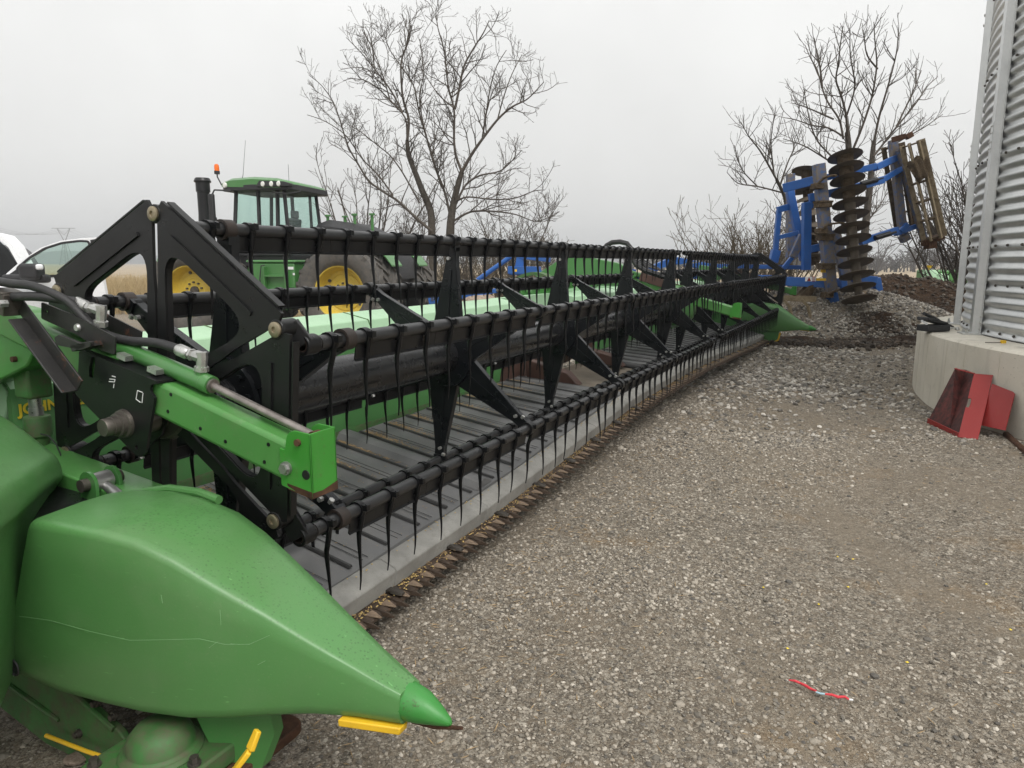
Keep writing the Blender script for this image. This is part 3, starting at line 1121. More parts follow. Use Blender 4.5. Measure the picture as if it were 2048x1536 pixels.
hp(mb, 'top_beam', M['mint'])

cu = bpy.data.curves.new('lettering', 'FONT')
cu.body = 'JOHN DEERE'
cu.size = 0.050
cu.extrude = 0.0015
cu.offset = 0.0014
cu.space_character = 1.03
to = bpy.data.objects.new('lettering_curve', cu)
COL.objects.link(to)
bpy.context.view_layer.update()
me = bpy.data.meshes.new_from_object(to.evaluated_get(bpy.context.evaluated_depsgraph_get()))
bpy.data.objects.remove(to)
me.materials.append(M['decal_yellow'])
lt = link('lettering', me, HEAD, HOFF + Vector((-2.4945, 1.318, 0.842)))
lt.rotation_euler = (R_(90), 0, R_(90))

# ---- end divider (moulded snout): built once, mirrored for the far end
def divider_mesh(mirror=False):
    ws = [-1.72, -1.67, -1.58, -1.50, -1.42, -1.34, -1.26, -1.16, -1.07, -0.97, -0.90, -0.865]
    rs = [0.902, 0.900, 0.908, 0.925, 0.95, 0.98, 1.015, 1.06, 1.095, 1.13, 1.152, 1.163]
    rz = [0.742, 0.748, 0.750, 0.746, 0.730, 0.690, 0.635, 0.570, 0.512, 0.455, 0.417, 0.400]
    cs = [1.262, 1.268, 1.27, 1.27, 1.27, 1.27, 1.27, 1.268, 1.264, 1.256, 1.248, 1.243]
    cz = [0.700, 0.712, 0.728, 0.726, 0.706, 0.668, 0.622, 0.562, 0.508, 0.452, 0.416, 0.400]
    bs = [0.905, 0.905, 0.915, 0.94, 0.965, 0.995, 1.03, 1.07, 1.10, 1.13, 1.152, 1.163]
    bz = [0.312, 0.310, 0.300, 0.291, 0.286, 0.288, 0.297, 0.311, 0.323, 0.328, 0.324, 0.322]
    mb = MB()
    secs = []
    for i, w_ in enumerate(ws):
        H_ = rz[i] - bz[i]
        sh = 0.17 * max(0.0, 1 - (w_ + 1.70) / 0.40)          # the rear edge rakes back towards the foot
        inn = 0.16 * max(0.0, 1 - (w_ + 1.70) / 0.30)         # and towards the inside
        d = cs[i] - rs[i]
        rr_ = min(0.06, d * 0.34)
        p = [(bs[i] + 0.015, bz[i] - 0.003), (bs[i] + 0.001, bz[i] + 0.008), (bs[i] - 0.004, bz[i] + 0.03), (rs[i] * 0.5 + bs[i] * 0.5 - 0.004, bz[i] + H_ * 0.45), (rs[i] - 0.001, rz[i] - 0.21 * H_)]
        p += [(rs[i] + 0.002, rz[i] - 0.045 * H_), (rs[i] + 0.006, rz[i] - 0.018 * H_), (rs[i] + 0.014, rz[i] - 0.006 * H_), (rs[i] + 0.028, rz[i] - 0.001)]
        h = rz[i] * 0.5 + cz[i] * 0.5
        p += [(rs[i] * 0.5 + cs[i] * 0.5, h + 0.001), (cs[i] - 0.05 * min(1, d / 0.2), cz[i] + 0.002), (cs[i] - 0.014, cz[i] - 0.008), (cs[i] - 0.002, cz[i] - 0.03 * min(1, H_ / 0.2)), (cs[i] + 0.002, (cz[i] + bz[i]) / 2), (cs[i], bz[i] + 0.012), (cs[i] - 0.015, bz[i] - 0.003)]
        row = []
        for s, z in p:
            hf = min(1.0, max(0.0, (z - bz[i]) / H_))
            fi = (s - rs[i]) / max(0.05, d)
            row.append((w_ - sh * (1 - hf) * (1 - fi) - inn * max(0, min(1, fi)), (13.42 - s) if mirror else s, z - (0.05 if mirror else 0)))
        secs.append(row)
    mb.loft(secs)
    return mb.mesh('end_divider', M['plastic'], 48)


for mir in (False, True):
    dv = link('end_divider', divider_mesh(mir), HEAD, HOFF)
    f = (lambda s: 13.42 - s) if mir else (lambda s: s)
    dz = -0.05 if mir else 0
    mb = MB()
    tip = [(-0.872, 0.044, 0.0), (-0.868, 0.047, 0.0), (-0.83, 0.040, -0.003), (-0.79, 0.024, -0.012), (-0.762, 0.010, -0.02), (-0.757, 0.004, -0.022)]
    secs = []
    for w_, r, d in tip:
        secs.append([(w_, f(1.203 + r * 0.95 * cos(t)), 0.361 + d + dz + r * 0.92 * sin(t)) for t in [2 * pi * j / 12 for j in range(12)]])
    mb.loft(secs)
    hp(mb, 'tip_cap', painted('chipped_green_tip' + str(mir), (0.04, 0.22, 0.04), 0.4, 0.1, 0.1, scale=6, chips=0.55, chip_col=(0.05, 0.025, 0.015)), dv)
    mb = MB()
    mb.tube([(-0.86, f(1.20), 0.316 + dz), (-0.80, f(1.203), 0.318 + dz), (-0.73, f(1.204), 0.336 + dz)], [0.006, 0.006, 0.004], 8)
    hp(mb, 'tip_runner', M['rust'], dv)
    mb = MB()
    mb.prism([(-1.00, f(1.112), 0.311 + dz), (-0.865, f(1.158), 0.303 + dz), (-0.862, f(1.158), 0.321 + dz), (-1.00, f(1.112), 0.329 + dz)], (0, 0.03 if not mir else -0.03, 0))
    hp(mb, 'wear_strip', M['yellow'], dv, bev=0.003)
    if not mir:
        # pale scratches, the finger hole at the rear corner and the moulded grip on top
        mb = MB()
        c_ = at_s(30, 1334, 0.893)
        mb.lathe([(0.0, 0), (0.017, 0.0), (0.021, -0.004), (0.023, -0.001)], (c_.x, 0.8915, c_.z), (0, 1, 0), 20)
        hp(mb, 'grip_hole', M['black_trim'], dv)
        mb = MB()
        pts = []
        for u, v in ((40, 1232), (100, 1240), (180, 1262), (260, 1280), (330, 1279), (400, 1277), (450, 1288), (500, 1288), (540, 1270)):
            s_ = 0.89 + 0.10 * (u - 40) / 500
            p = at_s(u, v, s_)
            pts.append((p.x, s_, p.z))
        mb.tube([(p[0], p[1] - 0.0015, p[2]) for p in pts], 0.0005, 5)
        for a_, b_ in (((418, 1296), (430, 1287)), ((430, 1287), (436, 1284)), ((462, 1288), (480, 1289)), ((322, 1190), (325, 1206)), ((440, 1220), (442, 1250)), ((515, 1330), (530, 1322))):
            s_ = 0.89 + 0.10 * (a_[0] - 40) / 500
            p, q = at_s(*a_, s_), at_s(*b_, s_)
            mb.tube([p, q], 0.0006, 4)
        hp(mb, 'scratch', M['green_scratch'], dv)
        # a shallow moulded rail on top, behind which the strut enters
        mb = MB()
        mb.tube([(-1.80, 1.255, 0.70), (-1.70, 1.262, 0.722), (-1.58, 1.262, 0.728), (-1.50, 1.255, 0.722)], 0.012, 10)
        hp(mb, 'top_rail', M['plastic'], dv)

# ---- rear shield beside the divider
mb = MB()
secs = []
for s, sc in ((0.55, 0.93), (0.58, 0.985), (0.62, 1.0), (0.85, 1.0), (1.00, 1.0), (1.14, 1.0), (1.18, 0.985), (1.20, 0.95)):
    dw = -1.22 * (s - 0.85) - 0.045
    dzt = -0.19 * (s - 0.85)
    prof = round_poly([(-2.9, 1.10), (-2.10 + dw, 1.00 + dzt), (-1.83 + dw, 0.945 + dzt), (-1.615 + dw, 0.855 + dzt), (-1.60 + dw, 0.80 + dzt), (-1.655 + dw, 0.755 + dzt), (-1.76 + dw, 0.30), (-2.9, 0.25)], [0.03, 0.05, 0.10, 0.07, 0.05, 0.06, 0.02, 0.02], 6)
    secs.append([(-2.75 + (x + 2.75) * (1 if sc == 1 else sc + 0.02), s, 0.25 + (z - 0.25) * sc) for x, z in prof])
mb.loft(secs)
hp(mb, 'rear_shield', M['plastic'], ang=50)
mb = MB()
mb.prism([(-2.6, 0.95, 0.30), (-1.95, 0.95, 0.30), (-1.90, 0.95, 0.68), (-2.6, 0.95, 0.70)], (0, 0.28, 0))
hp(mb, 'inner_housing', M['black_dull'])

# ---- end frame beam, strut and its lugs
mb = MB()
mb.beam((-2.52, 1.265, 0.745), (-1.62, 1.265, 0.640), 0.13, 0.07)
hp(mb, 'end_beam', M['green_worn'], bev=0.006)
mb = MB()
mb.prism([(-2.50, 1.325, 0.25), (-1.60, 1.325, 0.14), (-1.55, 1.325, 0.36), (-1.72, 1.325, 0.66), (-2.50, 1.325, 0.76)], (0, 0.012, 0))
hp(mb, 'end_sheet', M['green'])
mb = MB()
mb.prism([(-2.50, 12.20, 0.22), (-1.55, 12.20, 0.06), (-1.40, 12.20, 0.05), (-1.33, 12.20, 0.12), (-1.31, 12.20, 0.24), (-1.5, 12.20, 0.40), (-1.72, 12.20, 0.66), (-2.50, 12.20, 0.80)], (0, 0.03, 0))
hp(mb, 'end_sheet', M['green'], bev=0.004)
mb = MB()
mb.tube([(-1.62, 12.215, 0.035), (-1.42, 12.215, 0.025), (-1.32, 12.215, 0.10), (-1.295, 12.215, 0.22)], 0.014, 8)
hp(mb, 'skid_strip', M['yellow'])
lug = MB()
for s in (1.175, 1.245):
    c_ = (-1.93, 0.725)
    pr = [(c_[0] - 0.035, c_[1] - 0.06), (c_[0] + 0.035, c_[1] - 0.06)] + arc(c_[0], c_[1], 0.036, 0, 180, 10)
    lug.prism([(x, s, z) for x, z in pr], (0, 0.010, 0))
lo = hp(lug, 'strut_lug', M['green'])
mb = MB()
mb.cyl((-1.93, 1.155, 0.725), (-1.93, 1.275, 0.725), 0.018, 18)
hp(mb, 'pin', M['steel_dark'], lo)
mb = MB()
mb.cyl((-1.93, 1.19, 0.725), (-1.93, 1.24, 0.725), 0.027, 18)
mb.tube([(-1.925, 1.215, 0.72), (-1.88, 1.213, 0.705), (-1.74, 1.20, 0.655)], [0.012, 0.0155, 0.0155], 14)
hp(mb, 'gas_strut', M['steel'])

mb = MB()
mb.tube([at_s(u, v, 1.28) for u, v in ((82, 868), (98, 872), (112, 888), (121, 908), (122, 925), (114, 944), (106, 940))], 0.0022, 6)
hp(mb, 'sensor_wire', M['rubber'])

# ---- near reel arm: channel, front cap with bolts, rear plate, slide bracket, cylinder, hoses
SA0, SA1 = 1.222, 1.298
def armz(w_):
    return 0.850 + 0.262 * (-1.155 - w_)


def reel_arm(s0, s1, first):
    mb = MB()
    sm = (s0 + s1) / 2
    mb.beam((-2.45, sm, armz(-2.45)), (-1.16, sm, armz(-1.16)), s1 - s0, 0.098)
    arm_ = hp(mb, 'reel_arm', M['green_worn'], bev=0.012)
    # front cap: U of plate standing above the channel
    mb = MB()
    w0, w1 = -1.235, -1.138
    zb, zt = 0.792, 0.948
    cap = [(w0, zb + 0.02), (w1, zb), (w1, zt), (w1 - 0.055, zt + 0.004), (w1 - 0.072, zt - 0.01), (w1 - 0.080, 0.90), (w0, 0.905)]
    cap = round_poly(cap, [0.004, 0.01, 0.004, 0.012, 0.008, 0.01, 0.004], 3)
    for s in (s0 - 0.006, s1 + 0.001):
        mb.prism([(x, s, z) for x, z in cap], (0, 0.005, 0))
    mb.prism([(w1 - 0.005, s0 - 0.006, zb), (w1 - 0.005, s1 + 0.006, zb), (w1 - 0.005, s1 + 0.006, zt), (w1 - 0.005, s0 - 0.006, zt)], (0.005, 0, 0))
    hp(mb, 'end_cap', painted('end_cap_green' + str(first), (0.04, 0.235, 0.028), 0.38, 0.1, 0.2, scale=7, chips=0.3, chip_col=(0.09, 0.045, 0.03)), arm_, bev=0.002)
    mb = MB()
    mb.prism([(w0 + 0.02, s0 - 0.004, zb + 0.012), (w1, s0 - 0.0065, zb - 0.001), (w1, s0 - 0.0065, zb + 0.016), (w0 + 0.02, s0 - 0.0065, zb + 0.028)], (0, -0.0006, 0))
    mb.prism([(w1 + 0.0004, s0 - 0.006, zb), (w1 + 0.0004, s1 + 0.006, zb), (w1 + 0.0004, s1 + 0.006, zb + 0.022), (w1 + 0.0004, s0 + 0.03, zb + 0.012), (w1 + 0.0004, s0 - 0.006, zb + 0.014)], (0.0006, 0, 0))
    hp(mb, 'rust_patch', M['rust'], arm_)
    return arm_


arm_ = reel_arm(SA0, SA1, True)
mb = MB()
mb.cyl((-1.214, SA0 - 0.014, 0.858), (-1.214, SA0 - 0.006, 0.858), 0.0165, 20)
mb.cyl((-1.214, SA0 - 0.022, 0.858), (-1.214, SA0 - 0.012, 0.858), 0.0125, 6)
hp(mb, 'bolt', M['steel'], arm_)
mb = MB()
mb.cyl((-1.174, SA0 - 0.013, 0.925), (-1.174, SA0 - 0.004, 0.925), 0.0085, 14)
mb.cyl((-1.174, SA0 - 0.004, 0.925), (-1.174, SA1 + 0.004, 0.925), 0.006, 10)
mb.cyl((-1.165, SA0 + 0.03, 0.93), (-1.165, SA0 + 0.055, 0.93), 0.014, 14)
hp(mb, 'pin', M['rust'], arm_)
holes = MB()
for u, v in ((342, 789), (336, 823), (401, 857), (451, 883), (537, 889), (529, 924), (564, 942), (571, 907)):
    p = at_s(u, v, SA0)
    holes.lathe([(0, -0.0012), (0.005, -0.0012), (0.0055, 0.001)], (p.x, SA0, p.z), (0, 1, 0), 10)
p = at_s(612, 950, SA0 - 0.006)
holes.lathe([(0, -0.0012), (0.0115, -0.0012), (0.0125, 0.001)], (p.x, SA0 - 0.006, p.z), (0, 1, 0), 16)
hp(holes, 'hole_shade_disc', M['black_dull'], arm_)  # dark discs on the face, painted shade for the drilled holes

# slide bracket (dark plate carrying the reel shaft)
def px(pts, s):
    return [(q.x, q.z) for q in (at_s(u, v, s) for u, v in pts)]


SB = 1.208
ol = px([(158, 702), (235, 735), (313, 768), (300, 770), (300, 785), (309, 795), (291, 905), (282, 915), (273, 912), (216, 855), (151, 789), (148, 775), (156, 745)], SB)
slot = round_poly(px([(183, 713), (190, 714), (189, 735), (186, 757), (178, 754), (178, 735)], SB), 0.006, 4)
bolt_hole = [circle2(*px([(273, 895)], SB)[0], 0.007, 10), circle2(*px([(214, 839)], SB)[0], 0.007, 10)]
mb = MB()
mb.plate(round_poly(ol, [0.004, 0, 0.006, 0.012, 0.012, 0.012, 0.02, 0.014, 0.014, 0, 0.012, 0.01, 0.006], 4), [slot] + bolt_hole, (0, SB + 0.008, 0), (1, 0, 0), (0, 0, 1), -0.008 * -1)
t0, t1 = ol[0], ol[2]
mb.prism([(t0[0], SB, t0[1]), (t1[0], SB, t1[1]), (t1[0] + 0.02, SB + 0.085, t1[1] + 0.004), (t0[0], SB + 0.085, t0[1] + 0.004)], (0, 0, 0.007))
sb = hp(mb, 'slide_bracket', M['black_dull'], bev=0.003)
sc_ = (RW + 0.0, RZ + 0.004)
mb = MB()
mb.lathe([(0.0, -0.060), (0.022, -0.060), (0.024, -0.056), (0.024, -0.038), (0.026, -0.037), (0.026, -0.022), (0.032, -0.020), (0.032, -0.008), (0.038, -0.006), (0.040, 0.004), (0.040, 0.14)], (sc_[0], SB - 0.004, sc_[1]), (0, 1, 0), 30)
hp(mb, 'shaft_stub', M['steel_dark'], sb)
mb = MB()
mb.prism([(x, SB + 0.085, z) for x, z in px([(165, 705), (318, 772), (330, 840), (322, 870), (300, 890), (240, 850)], SB + 0.085)], (0, 0.01, 0))
hp(mb, 'inner_cheek', M['black_dull'], sb)
mb = MB()
for u, v in ((252, 713), (313, 740)):
    p = at_s(u, v, SB + 0.03)
    mb.box((p.x, SB + 0.03, p.z), (0.036, 0.03, 0.014), Matrix.Rotation(R_(14), 3, 'Y'))
hp(mb, 'shim', M['zinc'], sb)
# remains of white warning outlines on the bracket
mb = MB()
for pts in ([(219, 758), (230, 759), (229, 764), (218, 763)], [(224, 752), (231, 754)], [(228, 768), (227, 776)], [(275, 781), (285, 785)], [(286, 786), (284, 806)], [(273, 799), (281, 805)], [(275, 781), (272, 799)]):
    for a, b in zip(pts[:-1], pts[1:]):
        p, q = at_s(*a, SB - 0.001), at_s(*b, SB - 0.001)
        mb.beam((p.x, SB - 0.001, p.z), (q.x, SB - 0.001, q.z), 0.0012, 0.0018)
hp(mb, 'worn_decal', M['sticker'], sb)

# rear plate of the arm's tower and the lift cylinder
mb = MB()
ol = px([(-60, 600), (0, 612), (40, 622), (66, 655), (68, 700), (54, 733), (0, 760), (-60, 780)], 1.235)
mb.prism([(x, 1.235, z) for x, z in round_poly(ol, 0.02, 4)], (0, 0.085, 0))
tw = hp(mb, 'arm_tower', M['green_worn'], bev=0.008)
mb = MB()
p = at_s(32, 718, 1.235)
mb.cyl((p.x, 1.222, p.z), (p.x, 1.236, p.z), 0.009, 12)
hp(mb, 'rivet', M['rust'], tw)
lc = [at_s(66, v, 1.30) for v in (655, 720, 795, 830, 871, 935)]
LW = lc[2].x
mb = MB()
mb.beam((LW, 1.305, lc[1].z + 0.06), (LW, 1.305, lc[2].z), 0.082, 0.075, up=(0, 1, 0))
cy = hp(mb, 'lift_cylinder', M['green_dirty'], bev=0.008)
mb = MB()
mb.cyl((LW, 1.305, lc[2].z + 0.002), (LW, 1.305, lc[3].z - 0.004), 0.019, 16)
mb.cyl((LW, 1.305, lc[3].z - 0.002), (LW, 1.305, lc[3].z + 0.025), 0.021, 16)
hp(mb, 'rod', M['steel'], cy)
mb = MB()
z3, z4 = lc[3].z, lc[4].z
mb.lathe([(0.0, z3), (0.030, z3), (0.037, z3 - 0.003), (0.039, z3 - 0.008), (0.039, z4 + 0.004), (0.036, z4), (0.031, z4 - 0.003), (0.031, z4 - 0.016), (0.028, z4 - 0.022), (0.028, 0.56)], (LW, 1.305, 0), (0, 0, 1), 26)
hp(mb, 'barrel', M['green_dirty'], cy)

# rusty rail above the arm and the long angle iron that holds the hoses
SR = 1.206
mb = MB()
ol = px([(86, 604), (150, 630), (234, 674), (232, 709), (205, 700), (155, 668), (86, 637)], SR)
hole2 = [circle2(*px([(96, 623)], SR)[0], 0.0055, 10)]
mb.plate(round_poly(ol, 0.006, 3), hole2, (0, SR, 0), (1, 0, 0), (0, 0, 1), 0.005)
q = px([(86, 637), (155, 668), (205, 700)], SR)
for a, b in zip(q[:-1], q[1:]):
    mb.prism([(a[0], SR, a[1]), (b[0], SR, b[1]), (b[0], SR + 0.07, b[1]), (a[0], SR + 0.07, a[1])], (0, 0, 0.004))
ol2 = [(x + 0.0, z + 0.008) for x, z in ol]
mb.prism([(x, SR + 0.072, z) for x, z in ol2], (0, 0.004, 0))
rl = hp(mb, 'cylinder_rail', M['black_rust'])
mb = MB()
p = at_s(160, 655, SR)
mb.lathe([(0.0, -0.012), (0.009, -0.012), (0.0115, -0.007), (0.0115, 0.0)], (p.x, SR, p.z), (0, 1, 0), 14)
hp(mb, 'pivot_bolt', M['zinc'], rl)
mb = MB()
ol = px([(113, 675), (122, 669), (150, 680), (165, 686), (186, 682), (186, 693), (165, 700), (150, 696), (118, 690)], SR - 0.045)
mb.prism([(x, SR - 0.052, z) for x, z in round_poly(ol, 0.005, 3)], (0, 0.010, 0))
mb.prism([(x, SR - 0.052, z) for x, z in px([(155, 690), (186, 682), (188, 692), (160, 702)], SR - 0.03)], (0, 0.05, 0))
hp(mb, 'hook', M['black_rust'], rl, bev=0.003)

mb = MB()
a, b = at_s(42, 612, 1.165), at_s(160, 772, 1.165)
d = (b - a).normalized()
n_ = Vector((-d.z, 0, d.x))
mb.beam(a, b, 0.006, 0.044, up=n_)
off = n_ * -0.020
mb.beam(a + off + Vector((0, -0.02, 0)) + d * 0.03, b + off + Vector((0, -0.02, 0)), 0.046, 0.006, up=n_)
ai = hp(mb, 'angle_iron', M['black_rust'], bev=0.002)
mb = MB()
p = at_s(16, 606, 1.15)
rot = Matrix.Rotation(R_(12), 3, 'Y')
mb.box(p, (0.055, 0.055, 0.062), rot)
mb.box(p + Vector((0, 0, 0.034)), (0.062, 0.060, 0.006), rot)
hc = hp(mb, 'hose_clamp', M['steel_dark'], bev=0.003)
mb = MB()
q = at_s(6, 607, 1.12)
mb.cyl(q + Vector((0, -0.012, 0)), q + Vector((0, 0.01, 0)), 0.011, 6)
hp(mb, 'bolt', M['zinc'], hc)

# fore-and-aft cylinder
SCY = 1.268
ca, cb = at_s(150, 655, SCY), at_s(424, 771, SCY)
dc = (cb - ca).normalized()
mb = MB()
mb.tube([ca, ca + dc * 0.02, cb - dc * 0.03, cb - dc * 0.028, cb], [0.020, 0.023, 0.023, 0.0245, 0.0245], 22)
fc = hp(mb, 'slide_cylinder', M['green'])
mb = MB()
re_ = at_s(648, 882, SCY)
mb.tube([cb - dc * 0.01, cb, re_], [0.0105, 0.0105, 0.0105], 16)
mb.tube([cb - dc * 0.001, cb + dc * 0.006], [0.019, 0.019], 18)
hp(mb, 'rod', painted('worn_chrome_rod', (0.30, 0.27, 0.25), 0.38, 0.35, 0.4, (0.14, 0.11, 0.09), scale=18, metal=0.8), fc)
mb = MB()
p1 = at_s(403, 748, SCY)
mb.cyl(p1 + Vector((0, 0, -0.01)), p1 + Vector((0, 0, 0.02)), 0.0155, 16)
p2_ = at_s(200, 662, SCY)
mb.cyl(p2_ + Vector((0, 0, -0.02)), p2_ + Vector((0, 0, 0.008)), 0.013, 16)
hp(mb, 'port', M['green'], fc)


def hose_at(pts, r):
    mb = MB()
    P = [at_s(u, v, s) for u, v, s in pts]
    # smooth with Catmull-Rom
    out_ = []
    for i in range(len(P) - 1):
        p0, p1, p2, p3 = P[max(0, i - 1)], P[i], P[i + 1], P[min(len(P) - 1, i + 2)]
        for k in range(6):
            t = k / 6
            out_.append(0.5 * ((2 * p1) + (p2 - p0) * t + (2 * p0 - 5 * p1 + 4 * p2 - p3) * t * t + (3 * p1 - p0 - 3 * p2 + p3) * t ** 3))
    out_.append(P[-1])
    mb.tube(out_, r, 12)
    return hp(mb, 'hydraulic_hose', M['rubber'])


hose_at([(-40, 556, 1.15), (22, 567, 1.15), (60, 571, 1.16), (100, 585, 1.18), (135, 603, 1.2), (160, 628, 1.215), (185, 652, 1.23), (220, 672, 1.25), (262, 682, 1.26), (315, 686, 1.268), (355, 698, 1.268)], 0.0125)
hose_at([(-40, 600, 1.15), (22, 594, 1.15), (70, 593, 1.16), (115, 598, 1.19), (150, 603, 1.22)], 0.0125)


def fitting(pts, s, collar):
    mb = MB()
    P = [at_s(u, v, s) for u, v in pts]
    mb.tube([P[0], P[0].lerp(P[1], 0.15), P[0].lerp(P[1], 0.85), P[1]], [0.013, 0.0165, 0.0165, 0.013], 12)
    mb.tube([P[1], P[1].lerp(P[2], 0.3), P[1].lerp(P[2], 0.31), P[1].lerp(P[2], 0.6), P[1].lerp(P[2], 0.61), P[2]], [0.009, 0.009, 0.0165, 0.0165, 0.012, 0.012], 6)
    mb.tube([P[2], P[3] + (P[2] - P[3]) * 0.15, P[3]], [0.0145, 0.0155, 0.0155], 10)
    mb.tube([P[3] + Vector((0, 0, 0.014)), P[3], P[4].lerp(P[3], 0.35), P[4].lerp(P[3], 0.34), P[4]], [0.0145, 0.0145, 0.0135, 0.0185, 0.0185], 8)
    o = hp(mb, 'hose_fitting', M['zinc'])


fitting([(150, 603), (174, 614), (190, 617), (203, 621), (201, 652)], 1.23, 0)
fitting([(355, 698), (378, 708), (391, 711), (404, 715), (403, 742)], 1.268, 0)

# ---- below the divider: lower end panel, knife drive, skid strips
SL = 1.02
mb = MB()
ol = px([(-60, 1300), (40, 1330), (110, 1352), (236, 1462), (262, 1500), (262, 1560), (180, 1560), (0, 1415), (-60, 1380)], SL)
mb.prism([(x, SL, z) for x, z in ol], (0, 0.02, 0))
lp = hp(mb, 'lower_panel', M['green_dirty'], bev=0.004)
mb = MB()
a, b = at_s(12, 1365, SL - 0.002), at_s(118, 1440, SL - 0.002)
mb.tube([a, a.lerp(b, 0.5), b], [0.008, 0.010, 0.006], 8)
a, b = at_s(110, 1352, SL - 0.002), at_s(228, 1458, SL - 0.002)
mb.tube([a, b], 0.008, 8)
hp(mb, 'pressed_rib', M['green_dirty'], lp)
mb = MB()
for u, v in ((157, 1467), (192, 1405), (228, 1432), (255, 1502)):
    p = at_s(u, v, SL - 0.004)
    mb.cyl(p + Vector((0, -0.012, 0)), p + Vector((0, 0.004, 0)), 0.0085, 6)
    mb.cyl(p + Vector((0, -0.003, 0)), p + Vector((0, 0.004, 0)), 0.012, 12)
hp(mb, 'bolt', M['steel_dark'], lp)
# drive case
DC = at_s(340, 1455, 1.02)
dx, dzc = DC.x, 0.16
mb = MB()
base = round_poly([(dx - 0.13, 0.86), (dx + 0.06, 0.86), (dx + 0.13, 0.95), (dx + 0.13, 1.15), (dx - 0.13, 1.15)], 0.03, 4)
mb.prism([(x, s, dzc - 0.035) for x, s in base], (0, 0, 0.05))
mb.lathe([(0.098, 0.0), (0.094, 0.012), (0.080, 0.016), (0.074, 0.045), (0.055, 0.068), (0.03, 0.075), (0.0, 0.076)], (dx - 0.01, 1.0, dzc + 0.012), (0, 0, 1), 28)
kd = hp(mb, 'knife_drive', M['green_dirty'], bev=0.006)
mb = MB()
for x, s in ((dx + 0.045, 0.90), (dx - 0.10, 0.89), (dx + 0.105, 1.0), (dx - 0.105, 1.1)):
    mb.cyl((x, s, dzc + 0.012), (x, s, dzc + 0.035), 0.011, 6)
    mb.cyl((x, s, dzc + 0.012), (x, s, dzc + 0.02), 0.016, 14)
hp(mb, 'bolt', M['steel_dark'], kd)
mb = MB()
mb.prism([(x + 0.0, s, dzc - 0.065) for x, s in round_poly([(dx - 0.16, 0.84), (dx + 0.08, 0.84), (dx + 0.17, 0.95), (dx + 0.17, 1.3), (dx - 0.16, 1.3)], 0.04, 4)], (0, 0, 0.028))
hp(mb, 'skid_plate', M['rust'], bev=0.004)
mb = MB()
mb.prism([(dx + 0.10, 1.08, 0.10), (dx + 0.19, 1.12, 0.11), (dx + 0.22, 1.14, 0.20), (dx + 0.20, 1.14, 0.31), (dx + 0.02, 1.05, 0.31)], (0, 0.03, 0))
hp(mb, 'divider_mount', M['green'])
mb = MB()
a, b, c = at_s(470, 1540, 0.98), at_s(500, 1500, 1.0), at_s(516, 1460, 1.02)
mb.beam(a + (a - b) * 0.8, a, 0.024, 0.012)
mb.beam(a, b, 0.024, 0.012)
mb.beam(b, c, 0.024, 0.012, a2=0.018)
hp(mb, 'skid_strip', M['yellow'], bev=0.003)
mb = MB()
a, b = at_s(92, 1471, 0.98), at_s(262, 1532, 0.98)
mb.tube([a, a.lerp(b, 0.5) + Vector((0, 0, -0.004)), b], 0.0055, 8)
hp(mb, 'skid_strip', M['yellow'])

# ---- centre and far reel arms
for sc in (7.22, 12.72):
    o = reel_arm(sc - 0.04, sc + 0.04, sc)
    mb = MB()
    ol = [(-3.50, 1.02), (-3.30, 1.22), (-3.0, 1.395), (-2.80, 1.41), (-2.36, 1.33), (-2.18, 1.20), (-2.30, 1.10), (-2.62, 1.10), (-2.80, 0.98)]
    if sc < 9:
        mb.prism([(x, sc - 0.06, z) for x, z in round_poly(ol, 0.05, 4)], (0, 0.12, 0))
    else:
        mb.prism([(x, sc - 0.05, z) for x, z in round_poly([(-2.75, 0.95), (-2.75, 1.3), (-2.45, 1.26), (-2.25, 1.10), (-2.5, 1.0)], 0.03, 4)], (0, 0.1, 0))
    hp(mb, 'arm_tower', M['green'], bev=0.008)
    mb = MB()
    mb.beam((-2.35, sc, armz(-2.35) + 0.10), (-1.70, sc, armz(-1.70) + 0.085), 0.045, 0.045)
    hp(mb, 'slide_cylinder', M['green'], bev=0.01)
    mb = MB()
    mb.beam((-2.15, sc - 0.045, armz(-2.15) + 0.09), (-1.72, sc - 0.045, armz(-1.72) + 0.075), 0.006, 0.08)
    mb.prism([(x, sc - 0.05, z) for x, z in ((-1.95, 1.08), (-1.62, 1.0), (-1.66, 0.80), (-1.80, 0.80))], (0, 0.012, 0))
    hp(mb, 'slide_bracket', M['brown_sheet'])
    if sc < 9:
        mb = MB()
        mb.lathe([(0.0, 0.17), (0.12, 0.165), (0.19, 0.13), (0.215, 0.05), (0.215, -0.05), (0.19, -0.10), (0, -0.10)], (RW, 7.22, RZ), (0, -1, 0), 28)
        hp(mb, 'centre_cover', M['green'])
        mb = MB()
        P = [at_s(u, v, 7.3) for u, v in ((1208, 500), (1213, 491), (1224, 485), (1240, 483.5), (1254, 487), (1262, 497), (1264, 515), (1272, 530), (1290, 541), (1320, 550))]
        mb.tube(P, 0.026, 8)
        mb.tube([p + Vector((0.10, 0.05, -0.04)) for p in P[4:]], 0.02, 8)
        hp(mb, 'hydraulic_hose', M['rubber'])
